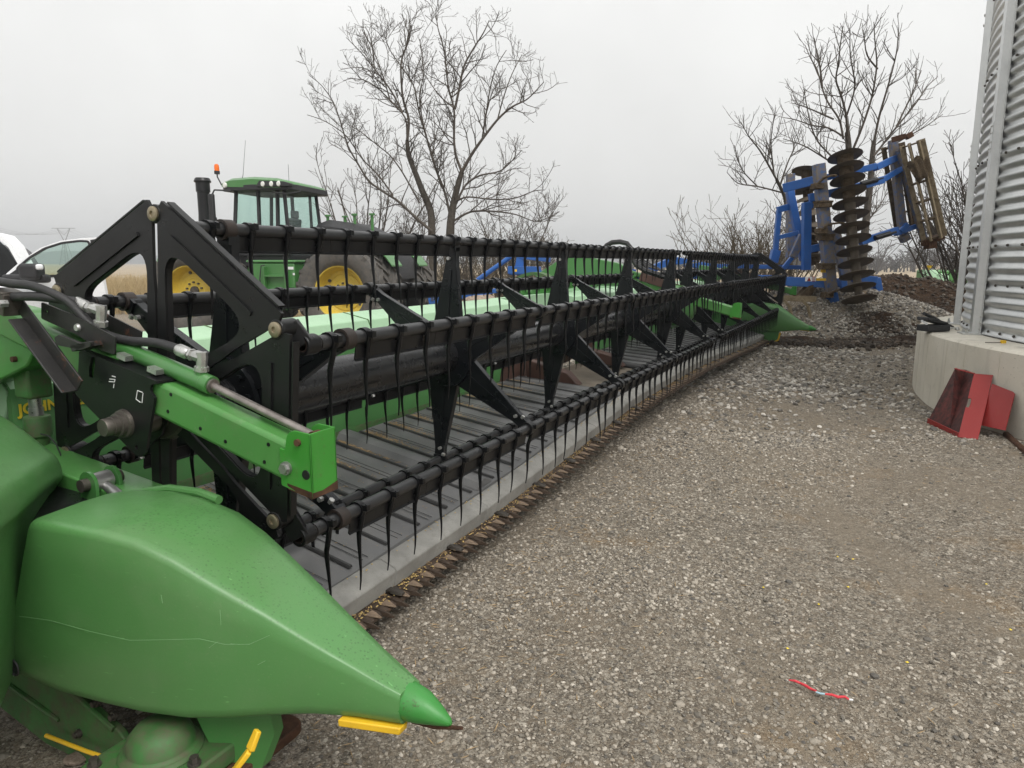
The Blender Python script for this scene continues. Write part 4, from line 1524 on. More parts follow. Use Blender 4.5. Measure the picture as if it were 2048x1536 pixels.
# gear housings, wheel arch and oddments on the header's back at the centre
mb = MB()
mb.lathe([(0.30, -0.06), (0.33, -0.06), (0.33, 0.06), (0.30, 0.06)], (-2.95, 6.35, 0.92), (0, 1, 0), 30, close=True)
hp(mb, 'drive_guard', M['green_dirty'])
mb = MB()
mb.beam((-2.9, 5.9, 1.05), (-2.7, 6.7, 1.13), 0.05, 0.08)
mb.lathe([(0.0, -0.04), (0.04, -0.04), (0.04, 0.04), (0, 0.04)], (-2.85, 6.0, 1.07), (1, 0, 0), 16)
hp(mb, 'frame_link', M['green'], bev=0.006)
mb = MB()
mb.loft([[(x, s, z) for x, z in ((-2.8, 1.02), (-2.8, 1.12), (-3.1, 1.16), (-3.15, 1.02))] for s in (6.5, 8.6)])
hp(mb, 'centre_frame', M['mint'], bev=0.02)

# ---- grain and chaff lying on the header
kern, chaf = MB(), MB()
oct_f = [(0, 2, 4), (2, 1, 4), (1, 3, 4), (3, 0, 4), (2, 0, 5), (1, 2, 5), (3, 1, 5), (0, 3, 5)]


def octa(mb, c, a, b, h, t, tilt=0.0):
    ca_, sa_ = cos(t), sin(t)
    def P(x, y, z):
        return (c[0] + x * ca_ - y * sa_, c[1] + x * sa_ + y * ca_, c[2] + z + x * tilt)
    mb.add([P(a, 0, 0), P(-a, 0, 0), P(0, b, 0), P(0, -b, 0), P(0, 0, h), P(0, 0, -h)], oct_f)


for i in range(1000):
    s = 1.36 + (rng.random() ** 1.9) * 10.0
    c = 0.5 + 0.5 * sin(s * 11) * sin(s * 4.3 + 1)
    if rng.random() > 0.35 + 0.65 * c:
        continue
    w_ = -1.522 + rng.gauss(0, 0.013)
    octa(kern, (w_, s, 0.118 + zoff(s) - (w_ + 1.545) * 0.10 + rng.random() * 0.004), 0.005, 0.0036, 0.0026, rng.random() * 6.3, rng.uniform(-.4, .4))
for i in range(90):
    s = rng.uniform(1.4, 4.9)
    w_ = -1.60 + rng.gauss(0, 0.012)
    octa(kern, (w_, s, 0.216 + zoff(s)), 0.0045, 0.0032, 0.0025, rng.random() * 6.3)
k_o = hp(kern, 'loose_grain', M['kernel'])
tag(k_o, kind='stuff')
for i in range(4200):
    sl = 1.49 + 0.222 * rng.randrange(0, 18)
    s = sl + abs(rng.gauss(0, 0.022)) + 0.016
    w_ = W_R + 0.03 + abs(rng.gauss(0, 0.16))
    if w_ > -1.66 or s > 5.0:
        continue
    p = belt_pt(w_, s, 0.006)
    octa(chaf, p, rng.uniform(0.004, 0.014), 0.0018, 0.0012, rng.random() * 6.3, rng.uniform(-.3, .3))
for i in range(500):
    s = rng.uniform(1.4, 5.0)
    p = belt_pt(rng.uniform(W_R, W_F), s, 0.006)
    octa(chaf, p, rng.uniform(0.002, 0.008), 0.0015, 0.001, rng.random() * 6.3)
for i in range(1500):
    s = rng.uniform(1.36, 12.1)
    p = (-1.53 + rng.gauss(0, 0.02), s, 0.112 + zoff(s) + rng.random() * 0.012)
    octa(chaf, p, rng.uniform(0.004, 0.018), 0.0018, 0.0015, rng.random() * 6.3, rng.uniform(-.5, .5))
c_o = hp(chaf, 'loose_chaff', M['chaff'])
tag(c_o, kind='stuff')
# ================================================================ ground
def grid_mesh(name, xs, ys, zf, mat):
    nx, ny = len(xs), len(ys)
    vs = [(x, y, zf(x, y)) for y in ys for x in xs]
    fs = [(j * nx + i, j * nx + i + 1, (j + 1) * nx + i + 1, (j + 1) * nx + i) for j in range(ny - 1) for i in range(nx - 1)]
    me = bpy.data.meshes.new(name)
    me.from_pydata(vs, [], fs)
    me.materials.append(mat)
    me.shade_smooth()
    return me


xs = np.concatenate([[-400, -150, -60], np.arange(-30, -3, 0.75), np.arange(-3, 6.5, 0.1), np.arange(6.5, 30.1, 0.75), [60, 150, 400]])
ys = np.concatenate([[-40, -10, -4, -2, 0], np.arange(0.8, 13.0, 0.1), np.arange(13.0, 40.1, 0.6)])
tag(link('gravel_yard', grid_mesh('gravel_yard', xs, ys, gz, M['gravel'])), kind='structure')


def fz(x, y):
    return min(gz(x, 40), gz(x, y)) + 0.02 + 0.0 * y


xs2 = np.linspace(-900, 900, 61)
ys2 = np.concatenate([[30, 34, 40], np.linspace(60, 1500, 30)])
tag(link('stubble_field', grid_mesh('stubble_field', xs2, ys2, lambda x, y: (gz(x, 40) + (0.012 if y > 31 else -0.3)) if y <= 40 else gz(x if abs(x) < 30 else 30 * (1 if x > 0 else -1), 40) + 0.03, M['field'])), kind='structure')

# ---------------------------------------------------------------- loose stones (instances on points)
def pebble(name, seed, mat, sub=1, flat=0.62):
    bm = bmesh.new()
    bmesh.ops.create_icosphere(bm, subdivisions=sub, radius=1.0)
    r = random.Random(seed)
    ax = [Vector((r.gauss(0, 1), r.gauss(0, 1), r.gauss(0, 1))).normalized() for _ in range(7)]
    cut = [r.uniform(0.55, 0.95) for _ in ax]
    for v in bm.verts:
        for a, c in zip(ax, cut):
            d = v.co.dot(a)
            if d > c:
                v.co -= a * (d - c)
        v.co.x *= 1.15
        v.co.z *= flat
    me = bpy.data.meshes.new(name)
    bm.to_mesh(me)
    bm.free()
    me.materials.append(mat)
    return me


def scatter(name, pts, scales, rots, mesh_list, label, cat, kind='stuff', mat=None):
    """one object: points carrying scale and rotation, stones instanced on them by geometry nodes"""
    me = bpy.data.meshes.new(name)
    me.from_pydata([tuple(p) for p in pts], [], [])
    a = me.attributes.new('sc', 'FLOAT', 'POINT')
    a.data.foreach_set('value', np.asarray(scales, dtype=np.float32))
    a = me.attributes.new('rt', 'FLOAT_VECTOR', 'POINT')
    a.data.foreach_set('vector', np.asarray(rots, dtype=np.float32).ravel())
    o = link(name, me)
    tag(o, label, cat, kind=kind)
    ng = bpy.data.node_groups.new(name, 'GeometryNodeTree')
    ng.interface.new_socket('Geometry', in_out='INPUT', socket_type='NodeSocketGeometry')
    ng.interface.new_socket('Geometry', in_out='OUTPUT', socket_type='NodeSocketGeometry')
    gi, go = ng.nodes.new('NodeGroupInput'), ng.nodes.new('NodeGroupOutput')
    join = ng.nodes.new('GeometryNodeJoinGeometry')
    idx = ng.nodes.new('GeometryNodeInputIndex')
    asc = ng.nodes.new('GeometryNodeInputNamedAttribute')
    asc.data_type = 'FLOAT'
    asc.inputs['Name'].default_value = 'sc'
    art = ng.nodes.new('GeometryNodeInputNamedAttribute')
    art.data_type = 'FLOAT_VECTOR'
    art.inputs['Name'].default_value = 'rt'
    k = len(mesh_list)
    for i, pm in enumerate(mesh_list):
        src = bpy.data.objects.get(pm.name + '_source')
        mo = ng.nodes.new('FunctionNodeIntegerMath')
        mo.operation = 'MODULO'
        mo.inputs[1].default_value = k
        ng.links.new(idx.outputs[0], mo.inputs[0])
        cmp = ng.nodes.new('FunctionNodeCompare')
        cmp.data_type = 'INT'
        cmp.operation = 'EQUAL'
        for s_ in cmp.inputs:
            if s_.type == 'INT' and s_.name == 'B':
                s_.default_value = i
        ins = [s_ for s_ in cmp.inputs if s_.type == 'INT']
        ng.links.new(mo.outputs[0], ins[0])
        ins[1].default_value = i
        iop = ng.nodes.new('GeometryNodeInstanceOnPoints')
        ng.links.new(gi.outputs[0], iop.inputs['Points'])
        ng.links.new(cmp.outputs[0], iop.inputs['Selection'])
        # the stone's mesh comes in through an unlinked source object
        oi = ng.nodes.new('GeometryNodeObjectInfo')
        so = bpy.data.objects.new(pm.name + '_source', pm)
        oi.inputs['Object'].default_value = so
        ng.links.new(oi.outputs['Geometry'], iop.inputs['Instance'])
        ng.links.new(asc.outputs[0], iop.inputs['Scale'])
        ng.links.new(art.outputs[0], iop.inputs['Rotation'])
        ng.links.new(iop.outputs[0], join.inputs[0])
    ng.links.new(join.outputs[0], go.inputs[0])
    md = o.modifiers.new('stones', 'NODES')
    md.node_group = ng
    return o


PEB = [pebble('pebble_%d' % i, 20 + i, M['stone']) for i in range(6)]
pts, scs, rts = [], [], []


def in_ring(x, y):
    return (x - 8.45) ** 2 + (y - 5.55) ** 2 < 4.63 ** 2


def put(x, y, r):
    if in_ring(x, y):
        return
    pts.append((x, y, gz(x, y) + r * rng.uniform(-0.12, 0.28)))
    scs.append(r)
    rts.append((rng.uniform(-.4, .4), rng.uniform(-.4, .4), rng.uniform(0, 6.28)))


def patch(x, y):
    return (0.5 + 0.25 * sin(x * 1.9 + 1.3 * sin(y * 0.8)) + 0.25 * sin(y * 2.3 + 1.7 * sin(x * 1.1) + 2)) * (1 - 0.6 * min(1.0, rut(x, y)))


for (x0, x1, y0, y1, n, r0, r1) in ((-2.2, 3.9, 1.0, 3.2, 52000, 0.0032, 0.0105), (-1.2, 4.6, 2.6, 5.6, 42000, 0.0045, 0.0125), (-0.5, 5.0, 5.0, 9.0, 26000, 0.0065, 0.017),
                                    (-0.5, 7.0, 8.5, 13.0, 9000, 0.012, 0.030), (-9, 2, 5.0, 18.0, 12000, 0.010, 0.030), (-6, -1, 1.0, 5.0, 3000, 0.006, 0.014)):
    for _ in range(n):
        x, y = rng.uniform(x0, x1), rng.uniform(y0, y1)
        if rng.random() > 0.10 + 0.90 * smooth(0.15, 0.65, patch(x, y)):
            continue
        t = rng.random() ** 2.6
        r = r0 + (r1 - r0) * t
        put(x, y, r)
for _ in range(420):
    x, y = rng.uniform(-1.5, 4.2), rng.uniform(1.3, 6.0)
    put(x, y, rng.uniform(0.011, 0.019))
# coarser pale stone spread before the far end of the header
cpt, csc, crt = [], [], []
for _ in range(11000):
    x, y = rng.gauss(3.5, 1.3), rng.gauss(9.0, 1.9)
    if y < 5.2 or y > 12.4 or in_ring(x, y) or rng.random() > 0.25 + 0.75 * smooth(0.2, 0.7, patch(x * 0.8 + 3, y * 0.7)):
        continue
    r_ = 0.009 + 0.024 * rng.random() ** 1.6
    cpt.append((x, y, gz(x, y) + r_ * rng.uniform(0.0, 0.35)))
    csc.append(r_)
    crt.append((rng.uniform(-.5, .5), rng.uniform(-.5, .5), rng.uniform(0, 6.28)))
scatter('coarse_gravel', cpt, csc, crt, [pebble('coarse_%d' % i, 140 + i, M['stone_pale']) for i in range(5)], 'coarser pale crushed stone spread before the far end of the header', 'gravel')
scatter('loose_gravel', pts, scs, rts, PEB, 'loose grey gravel stones strewn over the whole yard', 'gravel')

# a few maize kernels dropped on the gravel
mb = MB()
for _ in range(16):
    x, y = rng.uniform(0.0, 2.6), rng.uniform(1.35, 3.2)
    octa(mb, (x, y, gz(x, y) + 0.007), 0.0065, 0.005, 0.004, rng.random() * 6.3)
o = mb.build('spilled_maize', M['decal_yellow'])
tag(o, 'scattered yellow maize kernels lying on the near gravel', 'maize', kind='stuff')

# ---------------------------------------------------------------- heaps behind the header's far end
def heap(name, cx, cy, rx, ry, h, mat, rough, label, cat, seed, skew=0.0):
    r = np.random.default_rng(seed)
    ph = r.uniform(0, 6.28, (9, 2))
    n = 90
    def hf(u, v):
        d = math.hypot(u, v)
        b = max(0.0, 1 - d ** 1.35)
        b = b * (1 + skew * u)
        k = 0
        for i in range(9):
            f_ = 2.0 * 1.55 ** i
            k += (rough / 1.55 ** (i * 0.75)) * sin(f_ * u + ph[i, 0] + 1.3 * sin(f_ * 0.7 * v)) * cos(f_ * v + ph[i, 1])
        return h * b + k * h * min(1, b * 4 + 0.05)
    vs, fs = [], []
    for j in range(n + 1):
        for i in range(n + 1):
            u, v = -1.05 + 2.1 * i / n, -1.05 + 2.1 * j / n
            x, y = cx + u * rx, cy + v * ry
            vs.append((x, y, gz(x, y) - 0.05 + max(0.0, hf(u, v))))
    for j in range(n):
        for i in range(n):
            fs.append((j * (n + 1) + i, j * (n + 1) + i + 1, (j + 1) * (n + 1) + i + 1, (j + 1) * (n + 1) + i))
    me = bpy.data.meshes.new(name)
    me.from_pydata(vs, [], fs)
    me.materials.append(mat)
    me.shade_smooth()
    o = link(name, me)
    tag(o, label, cat)
    return o, vs


_, hv = heap('gravel_heap', 6.3, 14.0, 3.1, 2.1, 1.02, M['gravel'], 0.05, 'heap of crushed grey stone below the folded blue disc harrow', 'gravel heap', 3)
P2 = [pebble('crushed_%d' % i, 60 + i, M['stone_pale'], flat=0.75) for i in range(5)]
pp, ss, rr_ = [], [], []
hv_ok = [v for v in hv if v[2] > gz(v[0], v[1]) + 0.02 and v[1] < 15.2]
for _ in range(15000):
    v = rng.choice(hv_ok)
    pp.append((v[0] + rng.uniform(-.05, .05), v[1] + rng.uniform(-.04, .04), v[2] + rng.uniform(-0.005, 0.012)))
    ss.append(0.011 + 0.024 * rng.random() ** 2)
    rr_.append((rng.uniform(-.8, .8), rng.uniform(-.8, .8), rng.uniform(0, 6.28)))
scatter('heap_stones', pp, ss, rr_, P2, 'broken pale stones covering the grey heap behind the header', 'stones')
_, hv = heap('soil_heap', 8.9, 16.6, 3.7, 2.6, 1.16, M['soil'], 0.10, 'heap of dug dark brown soil behind the grain bin', 'soil heap', 9, -0.1)
P3 = [pebble('clod_%d' % i, 90 + i, M['clod'], flat=0.8) for i in range(4)]
pp, ss, rr_ = [], [], []
hv_ok = [v for v in hv if v[2] > gz(v[0], v[1]) + 0.02 and v[1] < 19]
for _ in range(9000):
    v = rng.choice(hv_ok)
    pp.append((v[0] + rng.uniform(-.06, .06), v[1] + rng.uniform(-.05, .05), v[2] + rng.uniform(-0.01, 0.02)))
    ss.append(0.010 + 0.045 * rng.random() ** 4)
    rr_.append((rng.uniform(-.8, .8), rng.uniform(-.8, .8), rng.uniform(0, 6.28)))
# earth fallen from the implement on to the stones
for _ in range(2600):
    x, y = rng.gauss(6.45, 0.55), rng.gauss(12.75, 0.32)
    d = math.hypot((x - 6.45) / 1.2, (y - 12.75) / 0.7)
    pp.append((x, y, gz(x, y) + max(0.0, 0.42 * (1 - d)) + rng.uniform(0, 0.06)))
    ss.append(0.012 + 0.05 * rng.random() ** 3)
    rr_.append((rng.uniform(-.8, .8), rng.uniform(-.8, .8), rng.uniform(0, 6.28)))
# earth spilled along the foot of the stone heap
for _ in range(4200):
    x, y = rng.uniform(3.5, 8.7), rng.gauss(12.0, 0.30)
    pp.append((x, y, gz(x, y) + rng.uniform(0, 0.05)))
    ss.append(0.015 + 0.05 * rng.random() ** 2.5)
    rr_.append((rng.uniform(-.8, .8), rng.uniform(-.8, .8), rng.uniform(0, 6.28)))
scatter('soil_clods', pp, ss, rr_, P3, 'dark soil clods spilled over the brown heap and along its foot', 'soil')
heap('fallen_soil', 6.5, 12.8, 1.5, 0.85, 0.50, M['soil'], 0.16, 'dark fallen soil mound right under the upright disc stack', 'soil mound', 14)
# straw and chaff blown over the gravel
W_ = MB()
for _ in range(1500):
    if rng.random() < 0.6:
        s_, w__ = rng.uniform(1.2, 9.0), -1.40 + abs(rng.gauss(0, 0.35))
        q_ = DV * s_ + WV * w__
        x, y = q_.x, q_.y
    else:
        x, y = rng.uniform(-0.4, 3.6), rng.uniform(1.3, 6.0)
    octa(W_, (x, y, gz(x, y) + 0.008), rng.uniform(0.006, 0.028), 0.0016, 0.0012, rng.random() * 6.3, rng.uniform(-.2, .2))
o = W_.build('straw_bits', M['chaff'])
tag(o, 'bits of straw and chaff strewn on the gravel beside the cutterbar', 'straw', kind='stuff')
mb = MB()
sec = []
for x in np.linspace(3.6, 8.8, 40):
    h = 0.06 + 0.04 * sin(x * 3.1) + 0.03 * sin(x * 7.7)
    y0 = 12.1 + 0.12 * sin(x * 1.7)
    sec.append([(x, y0 - 0.42, -0.03), (x, y0 - 0.2, h * 0.6), (x, y0, h), (x, y0 + 0.3, h * 0.8), (x, y0 + 0.7, -0.03)])
mb.loft(sec)
o = mb.build('soil_ridge', M['soil'], ang=80)
tag(o, 'low ridge of dark earth along the foot of the grey stone heap', 'soil ridge')
# ================================================================ grain bin on its concrete ring
BC = Vector((8.45, 5.55, 0))
RING_R, RING_H, BIN_R = 4.58, 0.665, 4.17
fo = empty('concrete_foundation', BC, 0, 'round pale concrete foundation ring under the galvanised grain bin', 'foundation')
mb = MB()
prof = [(RING_R, -0.4), (RING_R, RING_H - 0.02), (RING_R - 0.02, RING_H), (0.5, RING_H + 0.005)]
mb.lathe(prof, (0, 0, 0), (0, 0, 1), 160)
mb.build('ring', M['concrete'], fo)
# vertical marks left by the form boards
for i in range(60):
    a = R_(90 + 6 * i + rng.uniform(-1.2, 1.2))
    if not (R_(130) < a < R_(290)):
        continue
    mb = MB()
    c, s_ = cos(a), sin(a)
    mb.beam((c * RING_R, s_ * RING_R, -0.1), (c * RING_R, s_ * RING_R, RING_H - 0.02), 0.005, 0.004)
    mb.build('form_seam', M['concrete'], fo)

bn = empty('grain_bin', BC + Vector((0, 0, RING_H)), 0, 'corrugated galvanised grain bin with upright stiffeners on a concrete ring', 'grain bin')
WAVE, AMP = 0.1016, 0.0125
TIER = 0.8128          # eight corrugations to a ring of sheets
NT = 8
A0, A1 = R_(95), R_(285)
na = 150
for k in range(NT):
    z0, z1 = 0.012 + k * TIER, 0.012 + (k + 1) * TIER
    nz_ = 8 * 10
    mb = MB()
    secs = []
    off = 0.005 * (k % 2)
    for j in range(nz_ + 1):
        z = z0 + (z1 - z0) * j / nz_ - (0.02 if j == 0 and k else 0)
        r = BIN_R + off + AMP * cos(2 * pi * (z - 0.012) / WAVE)
        secs.append([(r * cos(A0 + (A1 - A0) * i / na), r * sin(A0 + (A1 - A0) * i / na), z) for i in range(na + 1)])
    mb.loft(secs, cap=False, closed=False)
    mb.build('wall_sheet', M['galv'], bn, ang=80)
# the part turned away, closed so that no light leaks through
mb = MB()
secs = []
for z in (0.0, NT * TIER):
    secs.append([(BIN_R * cos(A1 + (2 * pi - (A1 - A0)) * i / 60), BIN_R * sin(A1 + (2 * pi - (A1 - A0)) * i / 60), z) for i in range(61)])
mb.loft(secs, cap=False, closed=False)
mb.build('rear_wall', M['galv'], bn)
mb = MB()
mb.lathe([(BIN_R + 0.12, NT * TIER - 0.03), (BIN_R + 0.05, NT * TIER + 0.03), (0.4, NT * TIER + 1.9), (0.0, NT * TIER + 1.95)], (0, 0, 0), (0, 0, 1), 80)
mb.build('roof', M['galv'], bn)
# bolt rows along the sheet laps
bm_ = MB()
bm_.lathe([(0.0, 0.014), (0.008, 0.012), (0.012, 0.005), (0.012, -0.004)], (0, 0, 0), (1, 0, 0), 8)
BME = bm_.mesh('sheet_bolt', M['steel_dark'])
cnt = 0
for k in range(0, 5):
    for lap in ((0.0,) if k else (0.035,)):
        z = 0.012 + k * TIER + lap - (WAVE * 0.0 if k else 0)
        r = BIN_R + AMP * cos(2 * pi * (z - 0.012) / WAVE) + 0.006
        for i in range(60):
            a = R_(150) + i * 0.235 / BIN_R * 1.0
            if a > R_(215) or cnt > 260:
                break
            cnt += 1
            link('sheet_bolt', BME, bn, (r * cos(a), r * sin(a), z), (0, 0, a))
# extra rows low down
for z in (0.012 + 4 * WAVE + 0.05,):
    r = BIN_R + AMP * cos(2 * pi * (z - 0.012) / WAVE) + 0.002
    for i in range(24):
        a = R_(160) + i * 0.235 / BIN_R
        link('sheet_bolt', BME, bn, (r * cos(a), r * sin(a), z), (0, 0, a))


def stiffener(px_u, px_v):
    p = at_z(px_u, px_v, RING_H) - BC
    return math.atan2(p.y, p.x)


ST = [stiffener(1932, 668), stiffener(1904, 648)]
step = ST[0] - ST[1]
angs = [ST[0], ST[1]]
a_ = ST[1]
while a_ > R_(98):
    a_ -= abs(step) if abs(step) > 0.15 else 0.3
    angs.append(a_)
a_ = ST[0]
while a_ < R_(280):
    a_ += max(abs(step), 0.56)
    angs.append(a_)
print('stiffeners', [math.degrees(x) for x in angs])
for a in angs:
    c, s_ = cos(a), sin(a)
    rot = Matrix.Rotation(a, 3, 'Z')
    # hat-shaped post: web standing off the wall and two lips
    mb = MB()
    r0 = BIN_R + AMP + 0.002
    hat = [(r0, -0.075), (r0, -0.040), (r0 + 0.062, -0.034), (r0 + 0.062, 0.034), (r0, 0.040), (r0, 0.075), (r0 + 0.003, 0.075), (r0 + 0.003, 0.043), (r0 + 0.065, 0.037), (r0 + 0.065, -0.037), (r0 + 0.003, -0.043), (r0 + 0.003, -0.075)]
    mb.prism([rot @ Vector((x, y, 0.01)) for x, y in hat], (0, 0, NT * TIER))
    st = mb.build('stiffener', M['galv'], bn)
    mb = MB()
    mb.box(rot @ Vector((r0 + 0.05, 0, 0.008)), (0.20, 0.19, 0.014), rot)
    mb.build('base_plate', M['galv'], st)
    mb = MB()
    for z in (1.70, 1.76, 1.84, 1.90, 3.1, 3.2):
        for y in (-0.02, 0.02):
            p = rot @ Vector((r0 + 0.065, y, z))
            mb.cyl(p, p + rot @ Vector((0.011, 0, 0)), 0.0085, 6)
    for z in (0.05, 0.11, 0.17):
        for y in (-0.055, 0.055):
            p = rot @ Vector((r0 + 0.003, y, z))
            mb.cyl(p, p + rot @ Vector((0.011, 0, 0)), 0.0085, 6)
    for x, y in ((r0 + 0.11, -0.055), (r0 + 0.11, 0.055)):
        p = rot @ Vector((x, y, 0.015))
        mb.cyl(p, p + Vector((0, 0, 0.045)), 0.008, 8)
        mb.cyl(p, p + Vector((0, 0, 0.018)), 0.016, 6)
    mb.build('stiffener_bolt', M['zinc'], st)
    mb = MB()
    mb.prism([rot @ Vector((x, y, 1.67)) for x, y in ((r0 + 0.0655, -0.03), (r0 + 0.0655, 0.03), (r0 + 0.069, 0.03), (r0 + 0.069, -0.03))], (0, 0, 0.27))
    mb.build('splice', M['galv'], st)

# ---------------------------------------------------------------- things on and by the ring
ZT = RING_H + 0.006
# black plastic case, open
p = at_z(1866, 662, ZT)
cs = empty('tool_case', (p.x, p.y, ZT), R_(12), 'small open black plastic tool case on the edge of the concrete ring', 'tool case')
mb = MB()
mb.box((0, 0, 0.032), (0.25, 0.16, 0.062))
mb.build('tray', M['black_trim'], cs, bev=0.008)
mb = MB()
rot = Matrix.Rotation(R_(13), 3, 'Y')
mb.box((0.0, 0.02, 0.098), (0.25, 0.15, 0.035), rot)
mb.build('lid', M['black_trim'], cs, bev=0.010)
mb = MB()
for i in range(3):
    mb.box((-0.128, -0.05 + 0.03 * i, 0.08 + 0.01 * i), (0.012, 0.02, 0.02))
mb.build('latch', M['sticker'], cs)
# bar resting against it
a, b = at_z(1906, 656, ZT), at_y(1848, 627, at_z(1866, 662, ZT).y + 0.05)
mb = MB()
a.z = ZT + 0.012
mb.tube([a, a.lerp(b, 0.5), a.lerp(b, 0.52), b], [0.010, 0.010, 0.0155, 0.0165], 12)
o = mb.build('pry_bar', M['black_trim'], None, tuple(0 for _ in range(3)))
tag(o, 'slim black bar leaning over the open tool case', 'bar')
# bunch of wire and a shackle by the stiffener foot
p = at_z(1909, 659, ZT)
mb = MB()
for k in range(3):
    pts_ = []
    for i in range(15):
        t = i / 14 * 5
        pts_.append((p.x + 0.05 * cos(t + k) - 0.03 + 0.02 * k, p.y + 0.03 * sin(t * 1.3 + k), ZT + 0.008 + 0.010 * abs(sin(t + k))))
    mb.tube(pts_, 0.004, 6)
mb.lathe([(0.0, 0.028), (0.014, 0.024), (0.022, 0.012), (0.022, 0.0)], (p.x + 0.015, p.y - 0.02, ZT), (0, 0, 1), 12)
o = mb.build('anchor_chain', M['zinc'])
tag(o, 'little tangle of steel chain between the tool case and the bin', 'chain')
# tag with yellow plastic lying by the wall
p = at_z(2006, 687, ZT)
mb = MB()
mb.box((p.x, p.y, ZT + 0.014), (0.035, 0.025, 0.025))
mb.m = 1
mb.tube([(p.x - 0.02, p.y, ZT + 0.008), (p.x - 0.07, p.y + 0.02, ZT + 0.005), (p.x - 0.13, p.y + 0.03, ZT + 0.006)], 0.004, 6)
o = mb.build('ratchet_hook', [M['yellow'], M['steel_dark']])
tag(o, 'yellow and black scrap of strap hook at the foot of the bin wall', 'hook')
# rusty pipe along the ring's foot
a, b = at_z(2012, 868, 0.02), at_z(2075, 925, 0.02)
mb = MB()
mb.tube([a, b], 0.022, 10)
o = mb.build('rusty_pipe', M['rust'])
tag(o, 'rusty pipe lying along the foot of the concrete ring', 'pipe')

# ---- red steel chute standing on end against the ring
def to3(u, v, y):
    return at_y(u, v, y)


ch = empty('red_chute', at_z(1935, 872, 0.0), 0, 'red sheet steel chute box standing tilted against the concrete ring', 'chute')
o0 = Vector(ch.location)
yb = 5.42
BL, BR = at_z(1855, 845, 0.01), at_z(1916, 874, 0.01)      # front foot of the open box
TL, TR = at_y(1910, 737, 5.85), at_y(1948, 747, 5.72)
R2 = at_y(1991, 757, 5.58)
R3 = at_z(1956, 879, 0.01)
back = Vector((0.22, 0.30, 0.02))


def quad(mb, a, b, c, d, n, th):
    mb.prism([a, b, c, d], n * th)


def nrm(a, b, c):
    return (b - a).cross(c - a).normalized()


def rel(*p):
    return [q - o0 for q in p]


# front panel (right hand side, bright red) with a notch
BRr, TRr, R2r, R3r = rel(BR, TR, R2, R3)
ux = (R3r - BRr)
uy = (TRr - BRr)
mb = MB()
ol = [(0, 0), (1, 0), (1, 1), (0, 1), (0, 0.60), (0.16, 0.60), (0.20, 0.56), (0.20, 0.50), (0.16, 0.46), (0, 0.46)]
n1 = ux.cross(uy).normalized()
vs = [BRr + ux * x + uy * y for x, y in ol]
mb.prism(vs, n1 * -0.006)
mb.build('front_panel', M['red'], ch, bev=0.001)
# open channel to the left: far wall, floor rim and side wall, darker blotched red inside
BLr, TLr = rel(BL, TL)
deep = Vector((0.10, 0.36, 0.0))
mb = MB()
mb.prism([BLr + Vector((0, 0.004, 0)), TLr, TRr + deep * 0.55, BRr + deep * 0.55], Vector((0.004, 0.006, 0)))
mb.build('inside_wall', M['red_dark'], ch)
mb = MB()
mb.prism([BRr + Vector((0.004, 0.004, 0)), TRr + Vector((0.004, 0.004, 0)), TRr + deep * 0.6, BRr + deep * 0.6], Vector((0.005, 0, 0)))
mb.build('right_wall', M['red_dark'], ch)
mb = MB()
lift = Vector((0, 0, 0.006))
mb.prism([BLr + lift, BRr + lift, BRr + deep * 0.55 + lift], Vector((0, 0, 0.005)))
mb.build('floor', M['mud_light'], ch)
mb = MB()
mb.beam(BLr + Vector((0, 0, 0.015)), BRr + Vector((0, 0, 0.012)), 0.008, 0.045)
mb.build('front_lip', M['red'], ch, bev=0.002)
mb = MB()
for a, b in ((TLr, TRr), ):
    mb.beam(a, b, 0.03, 0.006)
mb.build('top_lip', M['red'], ch)
# wing behind, to the right
W1, W2, W3, W4 = rel(at_y(1984, 767, 5.56), at_y(2030, 785, 5.34), at_y(2010, 861, 5.24), at_y(1960, 850, 5.42))
mb = MB()
nn = nrm(W1, W2, W3)
poly = [W1, W1.lerp(W2, 0.9), W2 + (W3 - W2) * 0.03 , W2.lerp(W3, 0.14), W3, W4]
mb.prism(poly, nn * 0.006)
mb.build('side_wing', M['red'], ch)

# ---- red and pale blue twisted wire lying on the gravel
mb = MB()
pts_ = [(1578, 1360), (1590, 1364), (1600, 1366), (1612, 1374), (1622, 1378), (1632, 1384)]
mb.tube([at_z(u, v, 0.012) + Vector((0, 0, 0.004 * (i % 2))) for i, (u, v) in enumerate(pts_)], [0.002, 0.0042, 0.0038, 0.0048, 0.0042, 0.003], 8)
pts_ = [(1650, 1388), (1664, 1392), (1676, 1394), (1690, 1396), (1698, 1399)]
mb.tube([at_z(u, v, 0.012) + Vector((0, 0, 0.004 * (i % 2))) for i, (u, v) in enumerate(pts_)], [0.003, 0.0042, 0.0046, 0.004, 0.003], 8)
mb.m = 1
mb.tube([at_z(u, v, 0.012) for u, v in ((1632, 1384), (1641, 1387), (1650, 1388))], 0.003, 8)
mb.m = 2
mb.tube([at_z(u, v, 0.012) for u, v in ((1698, 1399), (1706, 1400))], 0.003, 8)
o = mb.build('twisted_wire', [M['red_wire'], M['pale_blue'], M['sticker']])
tag(o, 'short length of twisted red wire lying on the near gravel', 'wire')
# a bluish stone beside the header's skid
me = pebble('flat_stone', 777, M['rock'], sub=2, flat=0.5)
p = at_z(160, 1523, 0.0)
o = link('flat_stone', me, None, (p.x, p.y, 0.012), (0.1, 0.1, 0.6))
o.scale = (0.035, 0.025, 0.025)
tag(o, 'flat bluish grey stone beside the yellow skid edge of the header', 'stone')

